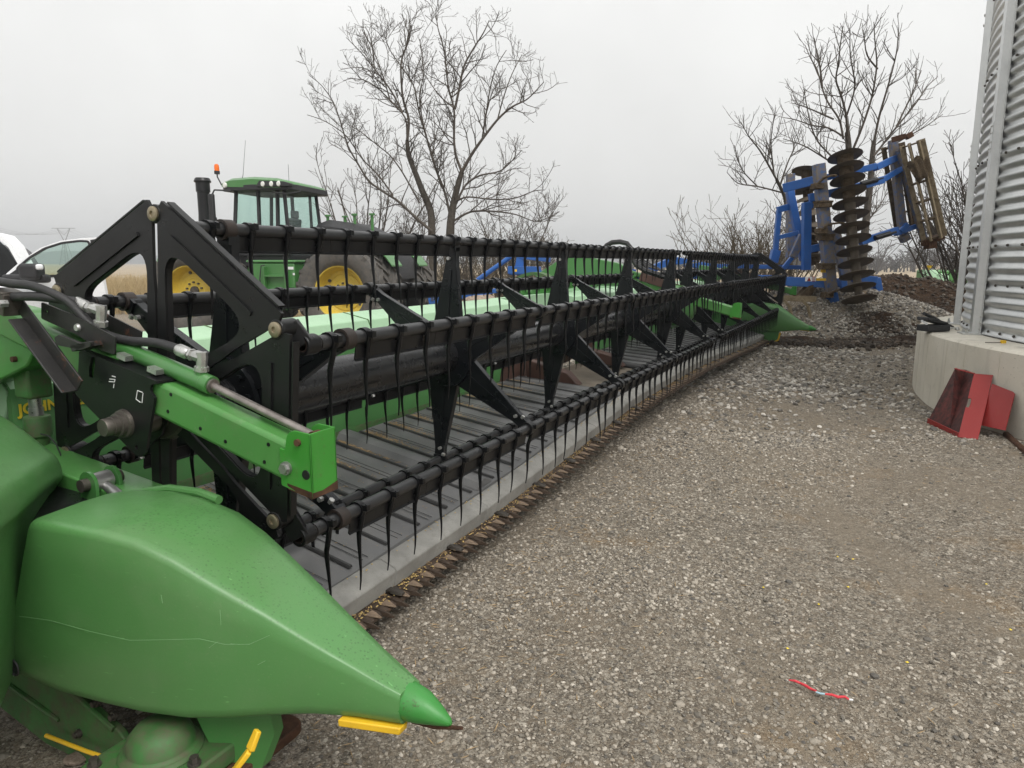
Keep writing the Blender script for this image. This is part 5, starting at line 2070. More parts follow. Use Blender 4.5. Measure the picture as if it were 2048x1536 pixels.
# ---- boulders behind the header, near the tractor hitch
for (u, v, y, sx, sz, seed, lab) in ((968, 607, 14.2, 0.36, 0.24, 5, 'large pinkish limestone boulder behind the header'), (925, 612, 14.6, 0.16, 0.12, 8, 'smaller mossy boulder left of the pinkish one behind the header')):
    me = pebble('boulder', 300 + seed, M['rock'], sub=3, flat=0.8)
    p = at_y(u, v, y)
    o = link('boulder', me, None, (p.x, y, p.z), (0.2, 0.1, 0.4))
    o.scale = (sx, sx * 0.8, sz * 1.2)
    tag(o, lab, 'boulder')
# ================================================================ four-wheel-drive tractor
def wheel_meshes(rad=1.03, rimr=0.56, wid=0.62):
    mb = MB()
    h = wid / 2
    prof = [(rimr, -h * 0.62), (rimr + 0.03, -h * 0.78), (rimr + 0.12, -h * 0.95), (rad * 0.78, -h), (rad * 0.90, -h * 0.96), (rad * 0.945, -h * 0.85),
            (rad * 0.955, -h * 0.4), (rad * 0.957, 0), (rad * 0.955, h * 0.4), (rad * 0.945, h * 0.85), (rad * 0.90, h * 0.96), (rad * 0.78, h), (rimr + 0.12, h * 0.95), (rimr + 0.03, h * 0.78), (rimr, h * 0.62)]
    mb.lathe(prof, (0, 0, 0), (0, 1, 0), 64, close=True)
    nl = 21
    for side in (-1, 1):
        for i in range(nl):
            t0 = 2 * pi * (i + (0.5 if side > 0 else 0)) / nl
            secs = []
            for q in np.linspace(0, 1, 6):
                y = side * (-0.02 + (h * 0.99 + 0.02) * q)
                t = t0 - 0.30 * q + 0.05 * q * q
                rr = rad * (1.0 - (0.035 * max(0, q - 0.75) / 0.25))
                rb = rad * (0.945 if q < 0.9 else 0.88)
                wq = 0.026 + 0.010 * q
                sec_ = []
                for dr, dt in ((rb, -wq * 1.3), (rr, -wq), (rr, wq), (rb, wq * 1.3)):
                    sec_.append((dr * cos(t + dt), y, dr * sin(t + dt)))
                secs.append(sec_)
            mb.loft(secs)
    ty = mb.mesh('tyre', M['tyre'], 40)
    mb = MB()
    prof = [(rimr + 0.035, -h * 0.80), (rimr + 0.035, -h * 0.74), (rimr - 0.005, -h * 0.70), (rimr - 0.03, -h * 0.3), (rimr - 0.06, 0.0), (rimr - 0.09, 0.05), (0.40, 0.07), (0.385, 0.05), (0.30, 0.05), (0.25, 0.02), (0.0, 0.02)]
    mb.lathe(prof, (0, 0, 0), (0, 1, 0), 56, cap=False)
    prof = [(rimr + 0.035, h * 0.80), (rimr - 0.005, h * 0.70), (rimr - 0.06, 0.08), (0.0, 0.08)]
    mb.lathe(prof, (0, 0, 0), (0, 1, 0), 40, cap=False)
    rm = mb.mesh('rim', M['rim'], 30)
    mb = MB()
    for i in range(10):
        t = 2 * pi * i / 10
        for rr in (0.20,):
            mb.cyl((rr * cos(t), -0.03, rr * sin(t)), (rr * cos(t), 0.03, rr * sin(t)), 0.022, 6)
    mb.cyl((0, -0.02, 0), (0, 0.03, 0), 0.11, 18)
    mb.cyl((0.42, 0.03, 0.10), (0.42, 0.07, 0.10), 0.035, 12)
    mb.cyl((-0.42, 0.03, -0.10), (-0.42, 0.07, -0.10), 0.035, 12)
    hb = mb.mesh('wheel_hub', M['steel_dark'])
    return ty, rm, hb


TA = R_(13)
YT = 15.6
RWc = at_y(688, 585, YT)                 # near outer rear wheel
ZG = -0.36
tf = Vector((-cos(TA), sin(TA), 0))     # forward
tn = Vector((-sin(TA), -cos(TA), 0))    # towards the camera side
RADW = 1.03
axz = RWc.z
base = RWc + tn * -1.50
WB = 3.72
# local frame: x forward, y left (= away from the camera is -y ... here +y towards the camera), z up
TR_ = empty('tractor', (base.x, base.y, axz - RADW), math.atan2(tf.y, tf.x), 'big green articulated tractor with dual wheels and yellow rims behind the header', 'tractor')
# with x forward (to the left of the picture) the tractor's left side, +y, faces the camera
ty, rm, hb = wheel_meshes()
for xw in (0.0, WB):
    for yw in (1.50, 0.80, -0.80, -1.50):
        wh = link('wheel', rm, TR_, (xw, yw, RADW), (0, rng.uniform(0, 6), pi if yw > 0 else 0))
        link('tyre', ty, wh)
        link('wheel_hub', hb, wh)


def tp(mb, name, mat, parent=None, **k):
    return mb.build(name, mat, parent or TR_, **k)


# chassis, hood
mb = MB()
mb.box((1.9, 0, 1.15), (5.4, 0.75, 0.55))
mb.box((0.0, 0, 1.05), (0.4, 2.4, 0.3))
mb.box((WB, 0, 1.05), (0.4, 2.4, 0.3))
tp(mb, 'chassis', M['black_dull'], bev=0.02)
mb = MB()
secs = []
for x, hw, zt in ((2.75, 0.56, 2.10), (3.3, 0.56, 2.12), (4.3, 0.54, 2.06), (5.2, 0.50, 1.95), (5.55, 0.44, 1.82), (5.66, 0.36, 1.60)):
    secs.append([(x, -hw, 1.25), (x, -hw, zt - 0.16), (x, -hw + 0.05, zt - 0.05), (x, -hw + 0.16, zt), (x, hw - 0.16, zt), (x, hw - 0.05, zt - 0.05), (x, hw, zt - 0.16), (x, hw, 1.25)])
mb.loft(secs)
hd_ = tp(mb, 'hood', M['green'], ang=45)
mb = MB()
for sy in (-1, 1):
    mb.prism([(3.0, sy * 0.565, 1.80), (5.2, sy * 0.515, 1.68), (5.2, sy * 0.515, 1.76), (3.0, sy * 0.565, 1.90)], (0, sy * 0.004, 0))
tp(mb, 'hood_stripe', M['decal_yellow'], hd_)
mb = MB()
mb.box((5.3, 0, 1.0), (0.9, 0.9, 0.5))
tp(mb, 'front_weight', M['black_dull'], bev=0.03)
# exhaust and intake stacks (right behind the hood, seen left of the cab)
ex = at_y(399, 352, base.y)
el = Vector((3.95, 0.62, 0))
mb = MB()
mb.tube([(el.x, el.y, 1.9), (el.x, el.y, 2.25), (el.x, el.y, 2.65), (el.x, el.y, 2.85), (el.x, el.y, 3.30), (el.x, el.y, 3.34)], [0.21, 0.20, 0.15, 0.14, 0.14, 0.14], 20)
mb.tube([(el.x, el.y, 3.32), (el.x, el.y, 3.54)], [0.16, 0.16], 20)
mb.lathe([(0.19, 3.54), (0.195, 3.57), (0.16, 3.64), (0.0, 3.65)], (el.x, el.y, 0), (0, 0, 1), 20)
exo = tp(mb, 'exhaust_stack', M['black_dull'])
CSH = 0.62


def tpc(mb, name, mat, parent=None, **k):
    o = mb.build(name, mat, parent or TR_, (0, 0, 0) if parent else (CSH + 0.486, 0, 0), **k)
    if not parent:
        o.scale = (0.82, 1, 1.0)
    return o


# cab: floor block, pillars, roof, panes
CX0, CX1, CY = 0.78, 2.35, 0.80
mb = MB()
mb.box((1.55, 0, 1.72), (1.65, 1.5, 0.30))
tpc(mb, 'cab_floor', M['black_trim'], bev=0.03)
pil = MB()
PL = {'rf': ((CX1 + 0.10, 1.85), (CX1 - 0.06, 3.36)), 'rm': ((1.60, 1.85), (1.60, 3.36)), 'rb': ((1.02, 2.15), (1.0, 3.36)), 'rr': ((0.66, 1.85), (0.80, 3.36))}
for sy in (-1, 1):
    for (x0, z0), (x1, z1) in PL.values():
        pil.beam((x0, sy * CY, z0), (x1, sy * (CY - 0.06), z1), 0.07, 0.09)
    pil.beam((CX1 + 0.10, sy * CY, 1.88), (0.66, sy * CY, 1.88), 0.07, 0.09)
    pil.tube([(1.55, sy * (CY + 0.01), 1.95), (1.40, sy * (CY + 0.01), 2.05), (1.2, sy * (CY + 0.01), 2.16), (1.0, sy * (CY + 0.01), 2.18), (0.8, sy * (CY + 0.01), 2.05), (0.66, sy * (CY + 0.01), 1.9)], 0.035, 8)
tpc(pil, 'cab_frame', M['black_trim'], bev=0.01)
panes = {'side': [(CX1 + 0.06, 1.90), (CX1 - 0.08, 3.32), (1.63, 3.32), (1.63, 1.90)], 'mid': [(1.57, 1.98), (1.57, 3.32), (1.04, 3.32), (1.05, 2.18)], 'rearside': [(0.99, 2.16), (0.97, 3.32), (0.83, 3.32), (0.70, 1.93)]}
for sy in (-1, 1):
    for q in panes.values():
        mb = MB()
        mb.prism([(x, sy * (CY - 0.04 * (z - 1.9) / 1.4 - 0.005), z) for x, z in q], (0, -sy * 0.006, 0))
        tpc(mb, 'window_pane', M['glass'])
for x0, x1 in ((0.66, 0.80), (CX1 + 0.10, CX1 - 0.06)):
    mb = MB()
    mb.prism([(x0, -CY + 0.04, 1.93), (x0, CY - 0.04, 1.93), (x1, CY - 0.1, 3.33), (x1, -CY + 0.1, 3.33)], (0.006, 0, 0))
    tpc(mb, 'window_pane', M['glass'])
mb = MB()
secs = []
for x, hw, zb, zt in ((0.42, 0.70, 3.36, 3.40), (0.55, 0.90, 3.34, 3.48), (0.9, 0.98, 3.34, 3.56), (1.6, 1.0, 3.36, 3.60), (2.3, 0.98, 3.38, 3.58), (2.62, 0.9, 3.40, 3.52), (2.70, 0.75, 3.42, 3.46)):
    secs.append([(x, -hw, zb), (x, -hw, zt - 0.06), (x, -hw + 0.12, zt), (x, hw - 0.12, zt), (x, hw, zt - 0.06), (x, hw, zb)])
mb.loft(secs)
rf = tpc(mb, 'roof', M['green'], ang=45)
mb = MB()
secs = []
for x, hw in ((0.40, 0.72), (0.55, 0.93), (1.6, 1.01), (2.5, 0.95), (2.66, 0.8)):
    secs.append([(x, -hw, 3.30), (x, -hw, 3.42), (x, hw, 3.42), (x, hw, 3.30)])
mb.loft(secs)
secs = []
for x, zt in ((0.40, 3.42), (0.62, 3.47), (1.35, 3.50), (1.42, 3.42)):
    secs.append([(x, 0.9, 3.36), (x, 1.02, 3.36), (x, 1.02, zt), (x, 0.9, zt)])
mb.loft(secs)
tpc(mb, 'roof_band', M['black_trim'], rf, bev=0.01)
for x in (1.24, 0.98, 0.76, 2.46):
    mb = MB()
    mb.lathe([(0.0, 0.03), (0.05, 0.025), (0.066, 0.0), (0.066, -0.03)], (x, 1.012 if x < 2 else 0.97, 3.42), (0, 1, 0), 18)
    o = tpc(mb, 'work_light', M['light'], rf)
    o.scale = (1, 1, 1)
# beacon, antenna, mirror, rails
mb = MB()
mb.tube([(2.62, 0.90, 3.44), (2.72, 0.92, 3.62), (2.72, 0.92, 3.70)], 0.018, 8)
mb.cyl((2.72, 0.92, 3.68), (2.72, 0.92, 3.75), 0.07, 16)
bc_ = tpc(mb, 'beacon', M['black_trim'])
mb = MB()
mb.lathe([(0.062, 3.75), (0.062, 3.84), (0.05, 3.89), (0.02, 3.905), (0, 3.906)], (2.72, 0.92, 0), (0, 0, 1), 18)
tpc(mb, 'beacon_lens', M['amber'], bc_)
mb = MB()
mb.tube([(2.05, 0.8, 3.55), (2.0, 0.8, 3.66), (1.86, 0.8, 4.42)], [0.012, 0.006, 0.004], 6)
mb.tube([(0.80, 0.5, 3.5), (0.80, 0.5, 3.9)], 0.006, 6)
tpc(mb, 'antenna', M['black_trim'])
mb = MB()
mb.box((2.22, 0.1, 3.63), (0.30, 0.30, 0.09))
tpc(mb, 'receiver_dome', M['decal_yellow'], bev=0.03)
mb = MB()
mb.tube([(2.3, 0.95, 3.30), (2.62, 1.18, 3.30), (2.66, 1.22, 3.20)], 0.02, 8)
mr_ = tpc(mb, 'mirror', M['black_trim'])
mb = MB()
mb.box((2.68, 1.24, 2.85), (0.16, 0.10, 0.72))
tpc(mb, 'mirror_head', M['black_trim'], mr_, bev=0.03)
mb = MB()
mb.tube([(2.78, 0.9, 1.9), (2.78, 0.9, 2.45), (2.86, 0.9, 2.7), (2.92, 0.9, 2.62)], 0.018, 8)
mb.tube([(2.2, 0.9, 1.9), (2.45, 0.9, 2.32), (2.75, 0.9, 2.38)], 0.018, 8)
mb.tube([(0.42, 0.55, 3.34), (0.34, 0.7, 3.26), (0.6, 0.97, 3.20), (1.0, 0.97, 3.24)], 0.014, 8)
tpc(mb, 'handrail', M['black_trim'])
# seat and steering column in the cab
mb = MB()
mb.box((1.25, 0.1, 2.05), (0.5, 0.5, 0.16))
mb.box((1.0, 0.1, 2.40), (0.14, 0.46, 0.62), Matrix.Rotation(R_(-10), 3, 'Y'))
mb.box((0.95, 0.1, 2.80), (0.10, 0.28, 0.18))
mb.box((2.0, 0, 2.15), (0.14, 0.4, 0.5))
mb.box((1.9, 0.45, 2.45), (0.06, 0.22, 0.28))
tpc(mb, 'seat', M['seat'], bev=0.04)
# rear fenders, tank and steps
for sy in (-1, 1):
    mb = MB()
    secs = []
    for t in np.linspace(R_(15), R_(150), 12):
        rr = 1.14
        x, z = rr * cos(t), RADW + rr * sin(t) * 0.98
        secs.append([(x, sy * 0.55, z), (x, sy * 1.15, z), (x, sy * 1.15, z + 0.03), (x, sy * 0.55, z + 0.03)])
    mb.loft(secs)
    tp(mb, 'fender', M['green'])
for sy in (-1, 1):
    mb = MB()
    mb.box((1.86, sy * 1.02, 1.16), (1.15, 0.55, 1.00))
    mb.box((1.86, sy * 1.02, 1.70), (1.25, 0.60, 0.06))
    tk = tp(mb, 'fuel_tank', M['green'], bev=0.03)
    if sy > 0:
        mb = MB()
        for z in (0.72, 1.05, 1.38):
            mb.box((1.72, 1.34, z), (0.48, 0.16, 0.04))
        for x in (1.46, 1.98):
            mb.box((x, 1.34, 1.1), (0.03, 0.16, 0.95))
        tp(mb, 'step', M['green'], tk)
        mb = MB()
        mb.tube([(2.0, 1.44, 0.9), (2.06, 1.46, 1.3), (2.02, 1.44, 1.6), (1.95, 1.40, 1.62)], 0.014, 8)
        tp(mb, 'grab_rail', M['black_trim'], tk)
        mb = MB()
        mb.box((1.38, 1.302, 1.55), (0.16, 0.004, 0.06))
        mb.box((1.30, 1.302, 1.42), (0.05, 0.004, 0.05))
        mb.box((2.38, 1.302, 1.36), (0.12, 0.004, 0.05))
        tp(mb, 'warning_label', M['sticker'], tk)
        mb = MB()
        mb.box((1.40, 1.30, 0.95), (0.22, 0.012, 0.34))
        tp(mb, 'tank_recess', M['black_dull'], tk)
# engine-side panels below the hood
mb = MB()
mb.box((3.0, 0.63, 1.62), (0.9, 0.16, 0.62))
tp(mb, 'side_panel', M['green'], bev=0.03)
# dark sloping cover behind the cab, with filler caps
mb = MB()
secs = []
for x, zt, hw in ((1.2, 2.25, 0.7), (1.05, 2.55, 0.75), (0.75, 2.64, 0.78), (0.2, 2.56, 0.78), (-0.5, 2.25, 0.72), (-0.9, 1.75, 0.6)):
    secs.append([(x, -hw, 1.3), (x, -hw, zt - 0.15), (x, -hw + 0.2, zt), (x, hw - 0.2, zt), (x, hw, zt - 0.15), (x, hw, 1.3)])
mb.loft(secs)
rc = tp(mb, 'rear_cover', M['black_trim'], ang=50)
mb = MB()
for x, h in ((0.85, 0.20), (0.42, 0.16), (0.18, 0.22), (-0.25, 0.22)):
    mb.cyl((x, 0.45, 2.38), (x, 0.45, 2.60 + h * 0.7), 0.035, 10)
    mb.cyl((x, 0.45, 2.60 + h * 0.6), (x, 0.45, 2.60 + h * 0.8), 0.07, 12)
tp(mb, 'filler_cap', M['green'], rc)
mb = MB()
mb.box((-1.0, 0, 0.85), (0.5, 0.4, 0.4))
mb.box((-1.7, 0, 0.62), (0.6, 0.14, 0.12))
tp(mb, 'rear_hitch', M['black_dull'], bev=0.02)

# ================================================================ white pickup facing the camera, its door open
TY = 9.4
pd = at_y(0, 600, TY)
tk0 = Vector((at_y(-60, 600, TY).x, TY, gz(-6, TY)))
PK = empty('pickup_truck', tk0, 0, 'white pickup truck with its driver door open left of the header', 'pickup')


def pz(u, v, dy=0.0):
    p = at_y(u, v, TY + dy)
    return p - tk0


def pk(mb, name, mat, parent=None, **k):
    return mb.build(name, mat, parent or PK, **k)


def outline(pts, dy):
    return [pz(u, v, dy) for u, v in pts]


# door, swung out to the right; its outside faces the camera
D_out = [(-10, 566), (0, 558), (40, 523), (80, 496), (120, 482), (160, 477), (192, 475), (197, 500), (203, 545), (213, 600), (214, 660), (205, 700), (100, 705), (-10, 700)]
W_out = [(34, 537), (60, 515), (90, 497), (125, 486), (160, 482), (178, 483), (181, 500), (192, 540), (193, 548), (100, 552), (40, 556)]
mb = MB()
o2 = [(pz(u, v).x, pz(u, v).z) for u, v in D_out]
w2 = [(pz(u, v).x, pz(u, v).z) for u, v in W_out]
w2 = round_poly(w2, 0.03, 3)
mb.plate(o2, [w2], (0, 0, 0), (1, 0, 0), (0, 0, 1), -0.07)
dr = pk(mb, 'door', M['white'], bev=0.006)
mb = MB()
mb.add([(x, 0.02, z) for x, z in w2] + [(x, 0.024, z) for x, z in w2], [tuple(range(len(w2))), tuple(range(2 * len(w2) - 1, len(w2) - 1, -1))] + [(i, (i + 1) % len(w2), len(w2) + (i + 1) % len(w2), len(w2) + i) for i in range(len(w2))])
pk(mb, 'window_pane', M['glass_truck'], dr)
mb = MB()
for i in range(len(w2)):
    a, b = w2[i], w2[(i + 1) % len(w2)]
    mb.beam((a[0], -0.004, a[1]), (b[0], -0.004, b[1]), 0.01, 0.028)
q = outline([(181, 480), (192, 478), (203, 546), (190, 546)], -0.004)
mb.prism(q, (0, -0.006, 0))
q = outline([(0, 562), (34, 538), (40, 556), (20, 562)], -0.004)
mb.prism(q, (0, -0.006, 0))
pk(mb, 'window_trim', M['black_trim'], dr)
mb = MB()
rot = Matrix.Rotation(0, 3, 'Y')
a, b = pz(14, 556, -0.12), pz(92, 552, -0.25)
mb.box((a + b) / 2 + Vector((0, 0, -0.02)), ((b - a).length * 0.95, 0.14, 0.11))
c = pz(64, 543, -0.25)
mb.box(c, (0.24, 0.20, 0.20))
mi_ = pk(mb, 'mirror', M['black_trim'], dr, bev=0.04, seg=3)
mb = MB()
c = pz(79, 534, -0.36)
mb.box(c, (0.08, 0.06, 0.07))
pk(mb, 'mirror_cap', M['white'], mi_, bev=0.02)
mb = MB()
a, b = pz(120, 560, -0.03), pz(175, 556, -0.03)
mb.beam(a, b, 0.03, 0.03)
pk(mb, 'door_handle', M['zinc'], dr, bev=0.008)
# cab behind the door: roof, pillar, windscreen, body
mb = MB()
roof = [(-260, 470), (-120, 462), (-20, 465), (4, 471), (24, 491), (44, 530), (60, 560), (54, 562), (38, 532), (17, 495), (-4, 476), (-120, 471), (-260, 480)]
mb.prism(outline(roof, 0.7), (0, 0.25, 0))
pk(mb, 'cab_roof', M['white'])
mb = MB()
mb.prism(outline([(-260, 481), (-120, 473), (-6, 478), (14, 497), (36, 533), (52, 562), (-260, 575)], 0.72), (0, 0.01, 0))
pk(mb, 'windscreen', M['glass_dark'])
mb = MB()
mb.prism(outline([(-260, 492), (-120, 484), (-12, 490), (6, 502), (30, 540), (42, 566), (-260, 575)], 0.95), (0, 0.6, 0))
pk(mb, 'cab_dark_block', M['seat'])  # solid dark block added so the cab looks shaded through the windscreen
mb = MB()
mb.prism(outline([(-260, 566), (52, 560), (60, 600), (62, 760), (-260, 780)], 0.4), (0, 1.9, 0))
pk(mb, 'body', M['white'], bev=0.03)
mb = MB()
mb.prism(outline([(-260, 585), (-20, 580), (40, 590), (45, 700), (-260, 720)], -0.5), (0, 0.9, 0))
pk(mb, 'bonnet', M['white'], bev=0.05)
mb = MB()
for xx in (pz(20, 700).x, pz(20, 700).x - 1.6):
    mb.cyl((xx - 0.12, 0.3, 0.36), (xx + 0.12, 0.3, 0.36), 0.38, 24)
pk(mb, 'wheel', M['tyre'])

# ================================================================ blue disc harrow with folded wings
YH = 13.4
hb0 = at_y(1640, 600, YH)
HR = empty('disc_harrow', (hb0.x, YH, 0.0), 0, 'large blue disc harrow with muddy gangs folded upright', 'disc harrow')
h0 = Vector((hb0.x, YH, 0))


def hv_(u, v, y=YH):
    return at_y(u, v, y) - h0


def hbm(name, segs, mat, parent=None, bev=0.008, **k):
    """beams given as (u0, v0, u1, v1, y0, y1, width px, depth m)"""
    mb = MB()
    for u0, v0, u1, v1, y0, y1, wpx, dp in segs:
        a, b = hv_(u0, v0, y0), hv_(u1, v1, y1)
        wd = wpx * (y0 + y1) / 2 / FPX
        d = (b - a).normalized()
        side = d.cross(Vector((0, 1, 0)))
        mb.beam(a, b, dp, wd, up=side)
    return mb.build(name, mat, parent or HR, bev=bev, **k)


# gang posts (upright tubes of the folded wing)
hbm('gang_beam', [(1637, 328, 1662, 585, 13.2, 13.2, 19, 0.2)], M['blue_mud'])
hbm('gang_beam', [(1662.5, 586, 1667, 608, 13.2, 13.2, 17, 0.19)], M['blue'])
hbm('gang_beam', [(1581, 348, 1580, 515, 14.6, 14.6, 13, 0.16)], M['blue_mud'])
hbm('wing_frame', [(1568, 376, 1640, 358, 14.0, 13.6, 17, 0.16), (1640, 358, 1750, 333, 13.6, 13.6, 12, 0.14), (1750, 336, 1796, 314, 13.6, 13.8, 12, 0.12)], M['blue'])
hbm('wing_frame', [(1618, 396, 1690, 380, 13.6, 13.5, 15, 0.14), (1690, 380, 1765, 360, 13.5, 13.6, 14, 0.14), (1765, 360, 1802, 338, 13.6, 13.7, 10, 0.1)], M['blue'])
hbm('wing_frame', [(1579, 380, 1607, 520, 14.2, 14.0, 14, 0.12), (1555, 420, 1590, 410, 14.2, 14.2, 12, 0.12), (1558, 420, 1550, 510, 14.2, 14.2, 9, 0.1), (1556, 475, 1598, 465, 14.2, 14.0, 8, 0.1)], M['blue'])
hbm('wing_frame', [(1613, 405, 1612, 540, 13.6, 13.6, 15, 0.14), (1640, 405, 1612, 412, 13.6, 13.6, 14, 0.12), (1612, 500, 1720, 478, 13.6, 13.6, 14, 0.12), (1720, 484, 1795, 460, 13.6, 13.7, 13, 0.12), (1790, 468, 1842, 449, 13.7, 13.8, 9, 0.10), (1800, 463, 1815, 448, 13.7, 13.7, 9, 0.10)], M['blue'])
hbm('wing_frame', [(1668, 460, 1700, 590, 13.5, 13.5, 20, 0.1), (1585, 515, 1605, 470, 13.8, 13.8, 14, 0.10)], M['blue_mud'])
hbm('lock_arm', [(1552, 500, 1546, 525, 14.2, 14.2, 16, 0.14), (1560, 545, 1592, 505, 14.0, 14.0, 8, 0.08)], M['blue'])
# main frame across to the tractor
hbm('main_frame', [(1540, 561, 1668, 567, 13.6, 13.3, 18, 0.2), (1684, 556, 1684, 590, 13.5, 13.5, 12, 0.2)], M['blue'])
hbm('main_frame', [(1380, 531, 1610, 535, 14.6, 14.2, 8, 0.12), (1020, 545, 1560, 556, 15.2, 13.9, 10, 0.14)], M['blue'])
hbm('main_frame', [(1190, 535, 1270, 545, 14.8, 14.8, 12, 0.2), (1290, 545, 1345, 520, 14.8, 14.8, 14, 0.2), (1345, 520, 1420, 535, 14.8, 14.8, 14, 0.2), (1270, 556, 1330, 552, 14.8, 14.8, 12, 0.3)], M['blue'])
hbm('main_frame', [(1035, 512, 1100, 520, 15.2, 15.0, 9, 0.14), (1042, 512, 1036, 545, 15.2, 15.2, 16, 0.16), (1018, 540, 1080, 541, 15.2, 15.0, 15, 0.2)], M['blue'])
mb = MB()
mb.box(hv_(1040, 541, 15.05), (0.22, 0.012, 0.05))
mb.box(hv_(1645, 559, 13.15), (0.23, 0.012, 0.045))
mb.box(hv_(1647, 542, 13.13), (0.10, 0.012, 0.055))
mb.build('reflector', M['yellow'], HR)
mb = MB()
mb.box(hv_(1621, 558, 13.15), (0.19, 0.012, 0.085))
st_ = mb.build('warning_sticker', M['sticker'], HR)
mb = MB()
mb.prism([hv_(1614, 562, 13.139), hv_(1622, 562, 13.139), hv_(1618, 554, 13.139)], (0, -0.003, 0))
for k in range(3):
    mb.box(hv_(1627, 554 + 4 * k, 13.139), (0.055, 0.004, 0.016))
mb.build('sticker_print', M['red'], st_)
mb = MB()
a, b, c, d_ = hv_(872, 604, 15.4), hv_(905, 598, 15.4), hv_(955, 560, 15.3), hv_(1022, 513, 15.2)
mb.tube([c, d_], 0.05, 12)
tg = mb.build('tongue_cylinder', M['blue'], HR)
mb = MB()
mb.beam(hv_(858, 602, 15.4), hv_(905, 596, 15.4), 0.2, 0.14)
mb.beam(hv_(905, 596, 15.4), hv_(1030, 575, 15.2), 0.2, 0.10)
tg2 = mb.build('drawbar', M['blue'], HR, bev=0.01)
mb = MB()
mb.lathe([(0.02, -0.12), (0.035, -0.12), (0.035, -0.10), (0.02, -0.10)], hv_(866, 598, 15.4), (0, 1, 0), 14, close=True)
mb.build('hitch_pin', M['steel_dark'], tg2)
# grey lock pin brackets and hoses in the middle
mb = MB()
for k in range(5):
    P = [hv_(1255 + 8 * k, 520, 14.6), hv_(1290 + 10 * k, 532 + 3 * k, 14.4), hv_(1330 + 14 * k, 541 + 2 * k, 14.4), hv_(1400 + 10 * k, 538 + k * 3, 14.4)]
    mb.tube(P, 0.016, 6)
mb.build('hydraulic_hose', M['rubber'], HR)
mb = MB()
mb.beam(hv_(1325, 537, 14.3), hv_(1400, 523, 14.3), 0.03, 0.03)
mb.build('turnbuckle', M['steel'], HR)

for (u0, v0, u1, v1) in ((1722, 368, 1766, 356), (1750, 476, 1792, 464)):
    mb = MB()
    a, b = hv_(u0, v0, 13.45), hv_(u1, v1, 13.55)
    mb.tube([a, a.lerp(b, 0.72), a.lerp(b, 0.721), b], [0.048, 0.048, 0.024, 0.024], 12)
    mb.build('wing_cylinder', M['black_dull'], HR)
# the big upright disc gang
def disc_mesh(rad, dish):
    mb = MB()
    n = 10
    prof = []
    for i in range(n + 1):
        r = rad * (1 - i / n)
        prof.append((max(r, 0.001), dish * (1 - (r / rad) ** 2)))
    back_ = [(r, h - 0.010) for r, h in prof[::-1]]
    mb.lathe(prof + back_, (0, 0, 0), (0, 0, 1), 40)
    return mb.mesh('disc_blade', M['disc'], 50)


DME = disc_mesh(0.295, 0.06)
ax0, ax1 = hv_(1690, 312, 13.25), hv_(1718, 598, 12.7)
axd = (ax1 - ax0).normalized()
q_ax = axd.to_track_quat('-Z', 'Y').to_matrix()
# tilt the gang a little toward the camera so that the blades show their undersides
tilt = Matrix.Rotation(R_(-7), 3, 'X')
gm = MB()
for i in range(13):
    t = i / 12
    p = ax0.lerp(ax1, t)
    o = link('disc_blade', DME, HR, p, (tilt @ q_ax).to_euler())
    o.rotation_euler.rotate_axis('Z', rng.uniform(0, 6))
    if i < 12:
        q = ax0.lerp(ax1, t + 1 / 12)
        rsp = [0.145, 0.13, 0.12, 0.11, 0.10, 0.095, 0.085, 0.085, 0.08, 0.08, 0.075, 0.07][i]
        sp_ = MB()
        sp_.tube([p.lerp(q, 0.0), p.lerp(q, 0.5), p.lerp(q, 0.97)], [rsp, rsp * 0.93, rsp], 18)
        sp_.build('spool', M['mud'] if i in (0, 1, 2, 3) else M['disc'], HR)
mb = MB()
mb.lathe([(0.11, -0.06), (0.10, 0.03), (0.06, 0.06), (0, 0.07)], ax0, -axd, 14)
mb.build('mud_cap', M['mud'], HR)
# C-shaped spring hangers clamped to the post
for u0, v0, u1, v1 in ((1632, 372, 1672, 352), (1640, 462, 1690, 448), (1652, 590, 1722, 582)):
    mb = MB()
    a, b = hv_(u0, v0, 13.05), hv_(u1, v1, 12.98)
    mid = a.lerp(b, 0.45) + Vector((0, -0.05, 0.07))
    pts_ = [a, a.lerp(mid, 0.6) + Vector((0, 0, 0.03)), mid, b.lerp(mid, 0.4) + Vector((0, 0, 0.02)), b]
    for p, q in zip(pts_[:-1], pts_[1:]):
        mb.beam(p, q, 0.10, 0.035)
    mb.box(a + Vector((0.04, 0.05, 0)), (0.16, 0.22, 0.10))
    mb.build('spring_hanger', M['mud'], HR, bev=0.01)
for u, v in ((1646, 404), (1650, 470), (1652, 528)):
    mb = MB()
    c = hv_(u, v, 13.18)
    mb.box(c, (0.26, 0.28, 0.035))
    mb.box(c + Vector((0, 0, -0.05)), (0.235, 0.26, 0.10))
    mb.build('u_bolt', M['mud'], HR, bev=0.006)
# the far gang: pale worn blades seen edge on
D2 = disc_mesh(0.27, 0.07)
for i, (u, v) in enumerate(((1612, 342), (1610, 380), (1613, 400), (1618, 425), (1620, 448), (1622, 470), (1624, 492), (1626, 515))):
    o = link('disc_blade', D2, HR, hv_(u, v, 14.7), (R_(-14), R_(8), i))
mb = MB()
mb.tube([hv_(1612, 338, 14.7), hv_(1628, 530, 14.7)], 0.10, 12)
mb.build('spool', M['mud'], HR)
